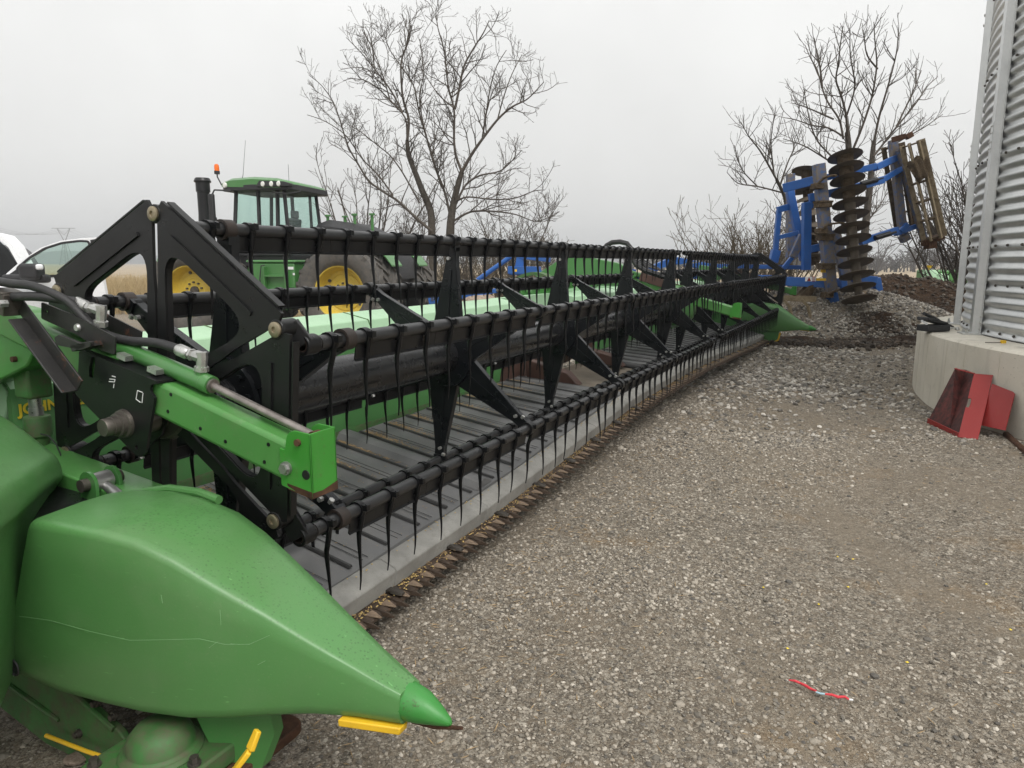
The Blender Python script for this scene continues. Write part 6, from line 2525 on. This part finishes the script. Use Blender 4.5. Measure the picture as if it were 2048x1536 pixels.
# folded rolling baskets at the top right
def basket(name, a0, b0, width, bars, y, mat, label=None):
    """flat-bar crumbler roll from a0 to b0 (pixels)"""
    a, b = hv_(*a0, y), hv_(*b0, y)
    d = (b - a).normalized()
    side = d.cross(Vector((0, 1, 0))).normalized()
    mb = MB()
    R0 = width / 2
    for k in range(bars):
        t = 2 * pi * k / bars + 0.35
        off = side * (R0 * cos(t)) + Vector((0, 1, 0)) * (R0 * sin(t))
        tw = d.cross(off).normalized() * 0.0
        mb.beam(a + off, b + off + tw, 0.03, 0.075, up=off)
    bo = mb.build(name, mat, HR)
    for i in range(6):
        p = a.lerp(b, 0.02 + 0.96 * i / 5)
        mb = MB()
        mb.lathe([(0.04, -0.012), (R0 * 1.0, -0.012), (R0 * 1.0, 0.012), (0.04, 0.012)], p, d, 20, close=True)
        mb.build('spider_plate', M['mud'], bo)
    return bo, a, b, d


basket('rolling_basket', (1823, 285), (1868, 478), 0.36, 7, 13.5, M['mud_light'])
basket('rolling_basket', (1785, 290), (1812, 460), 0.34, 7, 14.1, M['mud'])
hbm('basket_frame', [(1785, 280, 1806, 470, 13.8, 13.8, 13, 0.14), (1806, 470, 1812, 482, 13.8, 13.8, 16, 0.16)], M['blue_mud'])
hbm('basket_frame', [(1797, 300, 1848, 480, 13.7, 13.7, 10, 0.12)], M['blue_mud'])
hbm('basket_arm', [(1783, 280, 1812, 272, 13.6, 13.5, 10, 0.1), (1812, 275, 1824, 268, 13.5, 13.5, 10, 0.1), (1846, 487, 1885, 472, 13.5, 13.5, 11, 0.16), (1852, 492, 1868, 490, 13.5, 13.5, 12, 0.2)], M['rust'])
mb = MB()
c = hv_(1838, 338, 13.36)
me = pebble('mud_lump', 512, M['mud'], sub=4, flat=1.0)
for v in me.vertices:
    k = 1 + 0.10 * sin(v.co.x * 9 + v.co.z * 5) + 0.08 * sin(v.co.y * 13 + v.co.x * 7)
    v.co = v.co * k
o = link('mud_lump', me, HR, c)
o.scale = (0.19, 0.13, 0.22)
# lower rear: basket buried in mud on the ground and its springs
mb = MB()
for a, b in (((1730, 560), (1745, 605)), ((1752, 556), (1762, 612))):
    mb.beam(hv_(*a, 13.6), hv_(*b, 13.6), 0.12, 0.13, up=(1, 0, 0))
mb.beam(hv_(1700, 556, 13.5), hv_(1752, 560, 13.5), 0.14, 0.13)
mb.box(hv_(1778, 620, 13.2), (0.12, 0.12, 0.10))
mb.build('rear_frame', M['blue'], HR, bev=0.01)
mb = MB()
mb.beam(hv_(1715, 612, 13.2), hv_(1775, 620, 13.2), 0.2, 0.12)
for u in (1708, 1760):
    c = hv_(u, 632, 13.1)
    mb.tube([c + Vector((0.17 * cos(t), 0, 0.15 * sin(t))) for t in np.linspace(0.6, 5.2, 12)], 0.022, 6)
mb.beam(hv_(1702, 634, 13.0), hv_(1756, 652, 13.0), 0.05, 0.03)
mb.lathe([(0.04, -0.06), (0.16, -0.05), (0.17, 0.05), (0.04, 0.06)], hv_(1772, 655, 12.9), (0, 1, 0), 18, close=True)
mb.build('spring_mount', M['mud'], HR)
mb = MB()
mb.tube([hv_(1690, 655, 13.0), hv_(1740, 665, 12.95), hv_(1785, 672, 12.9)], [0.16, 0.20, 0.18], 14)
for i in range(16):
    t = i / 15
    p = hv_(1690, 655, 13.0).lerp(hv_(1785, 672, 12.9), t)
    mb.beam(p + Vector((0, -0.18, 0.16)), p + Vector((0.04, -0.22, -0.2)), 0.03, 0.05)
mb.build('packer_roll', M['mud'], HR)
# spring shanks hanging left of it
mb = MB()
for u in (1575, 1612):
    P = [hv_(u - 8, 600, 12.9), hv_(u + 4, 612, 12.85), hv_(u + 10, 640, 12.8), hv_(u + 4, 658, 12.8), hv_(u - 10, 670, 12.78)]
    for p, q in zip(P[:-1], P[1:]):
        mb.beam(p, q, 0.05, 0.045)
mb.beam(hv_(1550, 596, 13.0), hv_(1630, 598, 13.0), 0.12, 0.10)
mb.build('spring_shank', M['mud_light'], HR)
mb = MB()
mb.prism([hv_(1592, 600, 13.3), hv_(1618, 572, 13.3), hv_(1640, 566, 13.3), hv_(1612, 606, 13.3)], (0, 0.2, 0))
mb.build('mud_flap', M['mud'], HR)

# ================================================================ small green planter far right
pl = at_y(1868, 572, 21.0)
PLT = empty('planter', (pl.x, 21.0, gz(12, 21)), 0, 'green planter frame with two round hoppers far off beside the bin', 'planter')
b0 = Vector((pl.x, 21.0, gz(12, 21)))
def pq(u, v, y=21.0):
    return at_y(u, v, y) - b0
mb = MB()
mb.box((pq(1880, 552)), (1.1, 0.6, 0.36))
mb.box((pq(1900, 566)), (0.9, 0.4, 0.25))
mb.build('frame', M['green_worn'], PLT, bev=0.05)
for u, v, r in ((1859, 556, 0.20), (1878, 563, 0.24)):
    mb = MB()
    p = pq(u, v, 20.7)
    mb.lathe([(0.0, -0.34), (r * 0.8, -0.32), (r, -0.24), (r, 0.14), (r * 0.8, 0.22), (0.0, 0.24)], p, (0, 0, 1), 18)
    mb.build('hopper', M['mint'], PLT)
mb = MB()
p = pq(1858, 535, 20.7)
mb.lathe([(0.10, 0.06), (0.08, 0.0), (0.02, -0.03), (0.02, -0.2)], p, (0, 0, 1), 14)
mb.build('marker_light', M['yellow'], PLT)
mb = MB()
for u in (1855, 1905):
    p = pq(u, 575, 20.7)
    mb.beam((p.x, p.y, p.z), (p.x, p.y, 0.0), 0.1, 0.1)
mb.build('stand', M['green_worn'], PLT)
# ================================================================ bare trees
class Wood:
    def __init__(self):
        self.V, self.F, self.n = [], [], 0

    def tube(self, P, rs, k):
        P = np.asarray(P, float)
        rs = np.asarray(rs, float)
        m = len(P)
        T = np.gradient(P, axis=0)
        T /= np.linalg.norm(T, axis=1)[:, None] + 1e-9
        ref = np.array([0.31, 0.87, 0.38])
        X = np.cross(T, ref)
        X /= np.linalg.norm(X, axis=1)[:, None] + 1e-9
        Y = np.cross(T, X)
        a = np.arange(k) * 2 * pi / k
        ring = P[:, None, :] + rs[:, None, None] * (np.cos(a)[None, :, None] * X[:, None, :] + np.sin(a)[None, :, None] * Y[:, None, :])
        self.V.append(ring.reshape(-1, 3))
        i = np.arange(m - 1)[:, None] * k
        j = np.arange(k)[None, :]
        j2 = (j + 1) % k
        f = np.stack([i + j, i + j2, i + k + j2, i + k + j], -1).reshape(-1, 4) + self.n
        self.F.append(f)
        self.n += m * k

    def build(self, name, mat, parent=None):
        me = bpy.data.meshes.new(name)
        V = np.concatenate(self.V)
        F = np.concatenate(self.F)
        me.vertices.add(len(V))
        me.vertices.foreach_set('co', V.ravel())
        me.loops.add(F.size)
        me.loops.foreach_set('vertex_index', F.ravel())
        me.polygons.add(len(F))
        me.polygons.foreach_set('loop_start', np.arange(len(F)) * 4)
        me.polygons.foreach_set('loop_total', np.full(len(F), 4))
        me.materials.append(mat)
        me.update()
        me.validate()
        me.shade_smooth()
        return link(name, me, parent)


def wander(p, d, length, n, jit, up, r):
    P = [np.array(p, float)]
    d = np.array(d, float)
    st = length / n
    for i in range(n):
        d = d + r.normal(0, jit, 3) + np.array([0, 0, up])
        d /= np.linalg.norm(d)
        P.append(P[-1] + d * st)
    return P


def branch_dir(t, r, ang, upb=0.25):
    t = t / (np.linalg.norm(t) + 1e-9)
    v = r.normal(0, 1, 3)
    v[2] += upb
    v -= t * v.dot(t)
    v /= np.linalg.norm(v) + 1e-9
    return t * cos(ang) + v * sin(ang)


def sprout(wood, P, rs, level, r, spec):
    """side branches along a limb"""
    P = np.asarray(P)
    L = np.linalg.norm(np.diff(P, axis=0), axis=1).sum()
    s = spec[level]
    cnt = max(1, int(L * s['dens'] * r.uniform(0.8, 1.2)))
    for _ in range(cnt):
        t = s['t0'] + (1 - s['t0']) * r.random()
        x = t * (len(P) - 1)
        i = min(int(x), len(P) - 2)
        f = x - i
        p = P[i] * (1 - f) + P[i + 1] * f
        rad = rs[i] * (1 - f) + rs[i + 1] * f
        d = branch_dir(P[i + 1] - P[i], r, R_(r.uniform(*s['ang'])), s.get('upb', 0.25))
        ln = s['len'] * r.uniform(0.5, 1.2) * (1.14 - 0.58 * t)
        n = s['n']
        r0 = min(rad * 0.62, s['r'])
        Q = wander(p, d, ln, n, s['jit'], s['up'], r)
        q = np.linspace(r0, max(s['rmin'], r0 * 0.35), n + 1)
        wood.tube(Q, q, s['k'])
        if level + 1 < len(spec):
            sprout(wood, Q, q, level + 1, r, spec)


def px_limbs(limbs, y, ox, oy, sc, spread, r):
    """main limbs traced in the picture at distance y, given depth by a gentle random drift"""
    out_ = []
    for rad0, rad1, pts in limbs:
        dep = 0.0
        tgt = r.normal(0, spread)
        P = []
        for i, (a, b) in enumerate(pts):
            t = i / max(1, len(pts) - 1)
            p = at_y(ox + a / sc, oy + b / sc, y)
            P.append((p.x, p.y, p.z, tgt * t))
        # densify
        Q = []
        P = np.array(P)
        for i in range(len(P) - 1):
            for k in range(4):
                f = k / 4
                Q.append(P[i] * (1 - f) + P[i + 1] * f)
        Q.append(P[-1])
        Q = np.array(Q)
        # smooth
        for _ in range(2):
            Q[1:-1] = 0.25 * Q[:-2] + 0.5 * Q[1:-1] + 0.25 * Q[2:]
        # push along the ray so that the limb keeps its true place seen from anywhere
        cam_ = np.array([0, 0, CAM_H])
        V = Q[:, :3] - cam_
        k = 1 + Q[:, 3] / y
        W = cam_ + V * k[:, None]
        out_.append((W, np.linspace(rad0, rad1, len(W))))
    return out_


def traced_tree(name, limbs, y, ox, oy, sc, label, seed, spec, mat_t, mat_c, nthick, group=None, spread=1.0, trunk_foot=None):
    r = np.random.default_rng(seed)
    L = px_limbs(limbs, y, ox, oy, sc, spread, r)
    foot = L[0][0][0]
    root = empty(name, (foot[0], foot[1], gz(foot[0], foot[1])), 0, label, 'tree', group)
    off = np.array(root.location)
    tr, cr = Wood(), Wood()
    for i, (P, rs) in enumerate(L):
        P = P - off
        if i < nthick:
            g_ = gz(P[0][0] + off[0], P[0][1] + off[1]) - off[2] - 0.05
            if P[0][2] > g_:
                P = np.vstack([[P[0][0], P[0][1], g_], P])
                rs = np.concatenate([[rs[0] * 1.15], rs])
        (tr if i < nthick else cr).tube(P, rs, 8 if i < nthick else 6)
        sprout(cr, P[2:] if i < nthick else P, rs[2:] if i < nthick else rs, 0, r, spec)
    tr.build('trunk', mat_t, root)
    cr.build('crown', mat_c, root)
    return root


WALNUT = [
    dict(dens=3.6, t0=0.12, ang=(28, 62), len=1.3, n=6, jit=0.15, up=0.05, r=0.022, rmin=0.0085, k=4, upb=0.35),
    dict(dens=6.2, t0=0.10, ang=(30, 70), len=0.62, n=4, jit=0.18, up=0.06, r=0.011, rmin=0.0066, k=3, upb=0.4),
    dict(dens=5.2, t0=0.2, ang=(30, 75), len=0.25, n=3, jit=0.18, up=0.08, r=0.007, rmin=0.0056, k=3, upb=0.4)]
limbs = [
    (0.170, 0.085, [(1025, 1720), (1025, 1500), (1030, 1400), (1045, 1310), (1070, 1200), (1100, 1100)]),
    (0.145, 0.064, [(915, 1720), (908, 1500), (905, 1350), (850, 1230), (800, 1100), (755, 990), (750, 900)]),
    (0.053, 0.015, [(1100, 1100), (1060, 1000), (1048, 900), (1055, 700), (1010, 560), (990, 320), (945, 180), (935, 90)]),
    (0.044, 0.013, [(1055, 700), (1085, 560), (1110, 420), (1180, 300), (1240, 210), (1275, 130)]),
    (0.058, 0.013, [(1100, 1100), (1160, 990), (1230, 890), (1330, 760), (1420, 680), (1520, 640), (1625, 525)]),
    (0.031, 0.010, [(1230, 890), (1260, 700), (1280, 560), (1320, 420), (1385, 320)]),
    (0.026, 0.010, [(1330, 760), (1360, 640), (1420, 470), (1485, 350)]),
    (0.040, 0.010, [(1060, 1310), (1120, 1180), (1210, 1120), (1350, 1100), (1430, 1020), (1485, 960)]),
    (0.040, 0.010, [(1040, 1420), (1150, 1350), (1300, 1350), (1450, 1370), (1580, 1430), (1725, 1355)]),
    (0.031, 0.010, [(1060, 1290), (1130, 1255), (1300, 1280), (1450, 1270), (1560, 1220), (1625, 1215)]),
    (0.053, 0.013, [(750, 900), (765, 760), (720, 640), (705, 400), (745, 300), (770, 240), (760, 100)]),
    (0.035, 0.010, [(750, 880), (745, 750), (640, 640), (560, 560), (480, 510), (365, 500)]),
    (0.035, 0.010, [(720, 720), (650, 580), (540, 440), (460, 340), (360, 240)]),
    (0.049, 0.010, [(1030, 1400), (990, 1220), (930, 1080), (880, 900), (820, 700), (800, 560), (740, 460), (640, 330), (580, 160)]),
    (0.035, 0.010, [(970, 1200), (920, 1030), (860, 830), (820, 620), (860, 480), (830, 250)]),
    (0.053, 0.010, [(908, 1480), (800, 1390), (700, 1290), (600, 1230), (500, 1160), (430, 1040), (370, 940), (330, 800), (280, 650), (200, 540), (120, 480)]),
    (0.031, 0.010, [(660, 1250), (560, 1110), (460, 1020), (360, 860), (220, 770), (110, 735)]),
    (0.031, 0.010, [(830, 1300), (720, 1100), (640, 990), (560, 930), (450, 840), (360, 790)]),
    (0.026, 0.010, [(540, 440), (530, 320), (510, 220), (480, 170)]),
    (0.026, 0.010, [(1048, 690), (960, 620), (890, 520), (830, 430)]),
    (0.026, 0.010, [(640, 640), (600, 500), (540, 330), (460, 190)]),
]
traced_tree('walnut_tree', limbs, 24.0, 580, 0, 3.2, 'tall bare spreading tree with two trunks right of the green tractor cab', 11, WALNUT, M['bark'], M['twig'], 2)

YOUNG = [
    dict(dens=5.6, t0=0.08, ang=(25, 58), len=0.95, n=5, jit=0.12, up=0.08, r=0.014, rmin=0.0062, k=4, upb=0.5),
    dict(dens=5.0, t0=0.10, ang=(25, 65), len=0.44, n=4, jit=0.14, up=0.08, r=0.0075, rmin=0.0052, k=3, upb=0.5)]
limbs = [
    (0.128, 0.068, [(930, 1600), (925, 1250), (920, 1000), (915, 830), (905, 720)]),
    (0.111, 0.060, [(1000, 1500), (1020, 1250), (1045, 1050), (1060, 850), (1068, 780)]),
    (0.034, 0.010, [(905, 740), (900, 620), (870, 500), (830, 400), (850, 300), (860, 200), (877, 68)]),
    (0.030, 0.010, [(880, 760), (860, 640), (770, 520), (720, 330), (680, 270), (645, 185)]),
    (0.030, 0.010, [(750, 450), (740, 330), (715, 220), (700, 145)]),
    (0.034, 0.010, [(930, 850), (1000, 680), (1060, 500), (1090, 300), (1075, 180), (1068, 42)]),
    (0.034, 0.010, [(1065, 800), (1100, 620), (1160, 420), (1210, 230), (1220, 85)]),
    (0.025, 0.009, [(870, 740), (790, 690), (690, 680), (580, 640), (515, 630)]),
    (0.025, 0.009, [(830, 890), (720, 780), (680, 680), (650, 530), (640, 460)]),
    (0.030, 0.009, [(1065, 870), (1180, 720), (1330, 540), (1400, 430), (1460, 380)]),
    (0.025, 0.009, [(1200, 700), (1310, 470), (1360, 340)]),
    (0.025, 0.009, [(1090, 860), (1250, 760), (1380, 690), (1490, 610)]),
    (0.025, 0.009, [(900, 620), (960, 440), (920, 250), (922, 90)]),
    (0.025, 0.009, [(1090, 330), (1020, 250), (1005, 95)]),
    (0.025, 0.009, [(820, 640), (640, 560), (560, 540)]),
    (0.025, 0.009, [(800, 900), (640, 800), (510, 760)]),
    (0.025, 0.009, [(1010, 1290), (1100, 1180), (1150, 1090)]),
]
traced_tree('bare_tree', limbs, 20.0, 1400, 30, 3.071, 'upright bare tree rising behind the disc harrow', 21, YOUNG, M['bark'], M['twig'], 2, spread=0.8)
limbs = [
    (0.050, 0.043, [(560, 1500), (540, 1250), (520, 1110), (470, 1010)]),
    (0.030, 0.009, [(470, 1010), (370, 830), (300, 750), (250, 655)]),
    (0.025, 0.009, [(455, 980), (430, 780), (460, 600)]),
    (0.025, 0.009, [(500, 1090), (350, 1050), (230, 1040), (165, 965)]),
    (0.025, 0.009, [(490, 1050), (540, 900), (580, 820), (560, 740)]),
    (0.020, 0.009, [(350, 1050), (250, 950), (210, 800)]),
]
traced_tree('bare_tree', limbs, 21.0, 1400, 30, 3.071, 'small bare tree left of the blue harrow frame', 22, YOUNG, M['bark'], M['twig'], 1, spread=0.6)


def free_tree(name, u, v, y, height, stems, spread, spec, label, seed, mat_c, mat_t=None, cat='tree', r0=0.06, group=None, lean=0.0):
    """several stems from one foot, each with its own branches"""
    r = np.random.default_rng(seed)
    foot = at_y(u, v, y)
    z0 = gz(foot.x, y)
    root = empty(name, (foot.x, y, z0), 0, label, cat, group)
    tr, cr = Wood(), Wood()
    for i in range(stems):
        a = r.uniform(0, 2 * pi)
        lean_ = r.uniform(0.15, 1.0) * spread
        d = np.array([cos(a) * lean_ + lean, sin(a) * lean_, 1.0])
        d /= np.linalg.norm(d)
        ln = height * r.uniform(0.7, 1.05)
        P = wander((r.normal(0, 0.06 * stems ** 0.5), r.normal(0, 0.06 * stems ** 0.5), -0.05), d, ln, 9, 0.07, 0.03, r)
        rr = r0 * r.uniform(0.7, 1.1)
        rs = np.linspace(rr, rr * 0.18, 10)
        (tr if i < max(1, stems // 3) else cr).tube(P, rs, 5)
        sprout(cr, P[1:], rs[1:], 0, r, spec)
    tr.build('trunk', mat_t or mat_c, root)
    cr.build('crown', mat_c, root)
    return root


BUSH = [dict(dens=3.6, t0=0.1, ang=(20, 60), len=1.1, n=4, jit=0.14, up=0.08, r=0.013, rmin=0.008, k=3, upb=0.4),
        dict(dens=4.2, t0=0.1, ang=(25, 65), len=0.5, n=3, jit=0.15, up=0.07, r=0.009, rmin=0.007, k=3, upb=0.4)]
THIN = [dict(dens=2.2, t0=0.15, ang=(22, 55), len=1.5, n=5, jit=0.1, up=0.06, r=0.02, rmin=0.011, k=3, upb=0.4),
        dict(dens=4.0, t0=0.1, ang=(25, 60), len=0.6, n=4, jit=0.13, up=0.06, r=0.012, rmin=0.010, k=3, upb=0.4)]
free_tree('bare_tree', 742, 560, 29.0, 6.6, 8, 0.55, THIN, 'slender bare tree just right of the tractor cab', 31, M['twig'], M['bark'], r0=0.07)
free_tree('bare_tree', 812, 560, 31.0, 5.0, 8, 0.6, THIN, 'low bare tree between the slender tree and the two-trunked one', 32, M['twig'], M['bark'], r0=0.06)
free_tree('bare_tree', 1010, 560, 28.0, 4.3, 9, 0.7, THIN, 'bushy bare tree right of the two-trunked tree', 33, M['twig'], M['bark'], r0=0.05)
free_tree('shrub', 985, 575, 19.5, 1.9, 12, 0.8, BUSH, 'tangled tan shrub behind the pinkish boulder', 34, M['twig_tan'], cat='shrub', r0=0.02)
free_tree('shrub', 905, 575, 20.5, 1.7, 10, 0.8, BUSH, 'tan brush between the rear tyres and the blue drawbar', 35, M['twig_tan'], cat='shrub', r0=0.02)
free_tree('shrub', 1060, 575, 21.0, 1.8, 10, 0.8, BUSH, 'tan brush behind the blue frame at the header centre', 36, M['twig_tan'], cat='shrub', r0=0.02)
for k_, (u_, y_, h_, lab_) in enumerate(((875, 26, 2.9, 'grey brush behind the rear tyres, left of the drawbar'), (925, 25, 2.6, 'grey brush behind the blue tongue cylinder'), (965, 27, 3.0, 'grey brush between the two boulders and the tall tree'), (1045, 26, 2.9, 'grey brush rising behind the blue centre frame'), (1100, 27, 2.6, 'grey brush at the right end of the hedge behind the header'))):
    free_tree('shrub', u_, 560, y_, h_, 16, 0.75, BUSH, lab_, 60 + k_, M['twig'] if k_ % 2 else M['twig_tan'], cat='shrub', r0=0.03)
free_tree('shrub', 1490, 560, 21.5, 3.3, 26, 1.0, BUSH, 'broad tan shrub left of the disc harrow', 37, M['twig_tan'], cat='shrub', r0=0.03)
free_tree('shrub', 1560, 560, 20.5, 2.9, 22, 0.8, BUSH, 'tan shrub right behind the harrow posts', 38, M['twig_tan'], cat='shrub', r0=0.03)
free_tree('thicket', 1962, 560, 17.0, 4.2, 38, 0.5, BUSH, 'dense dark thicket against the left edge of the grain bin', 39, M['twig'], cat='thicket', r0=0.04, lean=-0.05)
free_tree('shrub', 1915, 575, 29.0, 2.4, 10, 0.7, BUSH, 'low dark brush behind the green planter', 41, M['twig'], cat='shrub', r0=0.02)

# ---------------------------------------------------------------- far woods, hills, dry grass
def wood_belt(name, u0, u1, y, hmin, hmax, n, seed, label, clump=None):
    r = np.random.default_rng(seed)
    W = Wood()
    for _ in range(n):
        u = r.uniform(u0, u1)
        yy = y * r.uniform(0.9, 1.15)
        p = at_y(u, 525, yy)
        z0 = gz(0, 40) + 0.02
        h = r.uniform(hmin, hmax) * (0.75 + 0.25 * sin(u * 0.045) + 0.2 * sin(u * 0.013 + 2))
        st = [np.array([p.x, yy, z0]), np.array([p.x + r.normal(0, .4), yy, z0 + h * 0.5]), np.array([p.x + r.normal(0, .8), yy, z0 + h])]
        W.tube(st, [0.18, 0.12, 0.04], 3)
        for _k in range(16):
            t = r.uniform(0.15, 0.95)
            b = st[0] * (1 - t) + st[2] * t
            a = r.uniform(0, 2 * pi)
            ln = h * 0.32 * (1.1 - t * 0.7) * r.uniform(0.6, 1.2)
            e = b + np.array([cos(a) * ln, sin(a) * ln, ln * r.uniform(0.4, 1.2)])
            m = (b + e) / 2 + r.normal(0, ln * 0.12, 3)
            W.tube([b, m, e], [0.07, 0.05, 0.025], 3)
            for _j in range(3):
                f = e + r.normal(0, ln * 0.35, 3)
                W.tube([m, (m + f) / 2, f], [0.04, 0.035, 0.02], 3)
    o = W.build(name, M['far_wood'])
    tag(o, label, 'wood', kind='stuff')
    return o


wood_belt('far_wood', 1560, 2250, 130, 3.2, 5.6, 210, 51, 'hazy grey belt of bare trees across the field at the right')
wood_belt('far_wood', 1090, 1600, 170, 3.0, 4.6, 150, 52, 'distant low belt of bare trees behind the header centre')
free_tree('bare_tree', 1752, 548, 100.0, 5.0, 5, 0.5, [dict(dens=1.6, t0=0.15, ang=(22, 55), len=2.0, n=5, jit=0.1, up=0.06, r=0.05, rmin=0.03, k=3), dict(dens=2.2, t0=0.1, ang=(25, 60), len=0.9, n=3, jit=0.13, up=0.06, r=0.03, rmin=0.025, k=3)], 'lone bare tree standing out of the far wood beside the soil heap', 53, M['far_wood'], r0=0.14)

mb = MB()
sec = []
for u in np.linspace(-700, 1500, 90):
    y = 900
    p = at_y(u, 525, y)
    h = 9 + 5 * sin(u * 0.006 + 1) + 2.5 * sin(u * 0.021) + 0.9 * sin(u * 0.11) + 0.6 * sin(u * 0.23)
    h *= 1 - 0.45 * smooth(300, 1300, u)
    sec.append([(p.x, y, -4), (p.x, y + 20, h * 0.8), (p.x, y + 60, h), (p.x, y + 200, h * 0.9), (p.x, y + 300, -4)])
mb.loft(sec)
tag(mb.build('hills', M['hill'], ang=80), kind='structure')

W = Wood()
r = np.random.default_rng(77)
for _ in range(14000):
    u = r.uniform(-250, 420)
    y = 24 + 26 * r.random() ** 1.2
    p = at_y(u, 525, y)
    z0 = gz(p.x, y)
    h = r.uniform(0.55, 1.25)
    l1 = r.normal(0, 0.12, 2)
    b = np.array([p.x, y, z0 - 0.02])
    W.tube([b, b + [l1[0] * 0.4, l1[1] * 0.4, h * 0.6], b + [l1[0] * 1.6, l1[1] * 1.6, h]], [0.010, 0.009, 0.004], 3)
o = W.build('dry_grass', M['grass'])
tag(o, 'tall golden dry grass beyond the pickup door', 'grass', kind='stuff')
W = Wood()
for _ in range(2600):
    u = r.uniform(380, 1080)
    y = 20 + 6 * r.random()
    p = at_y(u, 525, y)
    z0 = gz(p.x, y)
    h = r.uniform(0.15, 0.55)
    l1 = r.normal(0, 0.15, 2)
    b = np.array([p.x, y, z0 - 0.02])
    W.tube([b, b + [l1[0] * 0.4, l1[1] * 0.4, h * 0.6], b + [l1[0] * 1.6, l1[1] * 1.6, h]], [0.009, 0.008, 0.004], 3)
o = W.build('weeds', M['grass'])
tag(o, 'pale dead weeds at the yard edge behind tractor and header', 'weeds', kind='stuff')

# ---- pylons and their wires far left
def pylon(u, y, h, label):
    p = at_y(u, 525, y)
    z0 = gz(-20, 40)
    root = empty('pylon', (p.x, y, z0), 0, label, 'pylon', None)
    k = 0.32 * h / 28
    mb = MB()
    wb, wt = 3.4, 0.8
    for sx in (-1, 1):
        for sy in (-1, 1):
            mb.beam((sx * wb, sy * wb, 0), (sx * wt, sy * wt, h * 0.62), 0.3, 0.3)
    n = 7
    for i in range(n):
        t0, t1 = i / n, (i + 1) / n
        w0, w1 = wb + (wt - wb) * t0, wb + (wt - wb) * t1
        mb.beam((-w0, -w0, h * 0.62 * t0), (w1, -w1, h * 0.62 * t1), 0.16, 0.16)
        mb.beam((w0, -w0, h * 0.62 * t0), (-w1, -w1, h * 0.62 * t1), 0.16, 0.16)
    mb.build('tower_body', M['steel_dark'], root)
    mb = MB()
    zt = h
    for sx in (-1, 1):
        mb.beam((0, 0, h * 0.62), (sx * 4.6, 0, h), 0.4, 0.4)
        mb.beam((sx * 4.6, 0, h), (sx * 8.5, 0, h), 0.3, 0.3)
    mb.beam((-8.5, 0, h), (8.5, 0, h), 0.4, 0.4)
    mb.beam((-4.6, 0, h), (0, 0, h * 0.82), 0.2, 0.2)
    mb.beam((4.6, 0, h), (0, 0, h * 0.82), 0.2, 0.2)
    mb.build('cross_arm', M['steel_dark'], root)
    return p, z0 + h


pa = pylon(134, 520, 26, 'lattice pylon seen through the pickup door window')
pb = (at_y(-60, 525, 420), gz(-20, 40) + 27)
pc = pylon(252, 700, 27, 'far lattice pylon above the golden grass')
W = Wood()
for (qa, qb) in ((pa, pb), (pa, pc)):
    for off in (-8, -3, 3, 8):
        A = np.array([qa[0].x + off, qa[0].y, qa[1] - 1.5])
        B = np.array([qb[0].x + off, qb[0].y, qb[1] - 1.5])
        P = [A * (1 - t) + B * t - np.array([0, 0, 5 * 4 * t * (1 - t)]) for t in np.linspace(0, 1, 14)]
        W.tube(P, [0.07] * 14, 3)
A, B = at_y(1540, 478, 330), at_y(2300, 500, 300)
for k in range(4):
    P = [np.array(A) * (1 - t) + np.array(B) * t + np.array([0, 0, -k * 3.2 - 3 * 4 * t * (1 - t)]) for t in np.linspace(0, 1, 14)]
    W.tube(P, [0.07] * 14, 3)
o = W.build('power_line', M['steel_dark'])
tag(o, 'thin power line wires hanging across the far sky', 'power line')

# ================================================================ thin winter haze
mb = MB()
mb.box((0, 750, 15), (1900, 1640, 46))
hz = mb.build('haze', [])
hz.data.materials.clear()
hm = bpy.data.materials.new('haze_air')
hm.use_nodes = True
hm.node_tree.nodes.clear()
ho = hm.node_tree.nodes.new('ShaderNodeOutputMaterial')
pv = hm.node_tree.nodes.new('ShaderNodeVolumePrincipled')
pv.inputs['Color'].default_value = (0.93, 0.95, 0.97, 1)
pv.inputs['Density'].default_value = 0.0012
pv.inputs['Anisotropy'].default_value = 0.2
hm.node_tree.links.new(pv.outputs[0], ho.inputs['Volume'])
hz.data.materials.append(hm)
tag(hz, 'thin pale winter haze over the yard and the far fields', 'haze', kind='stuff')
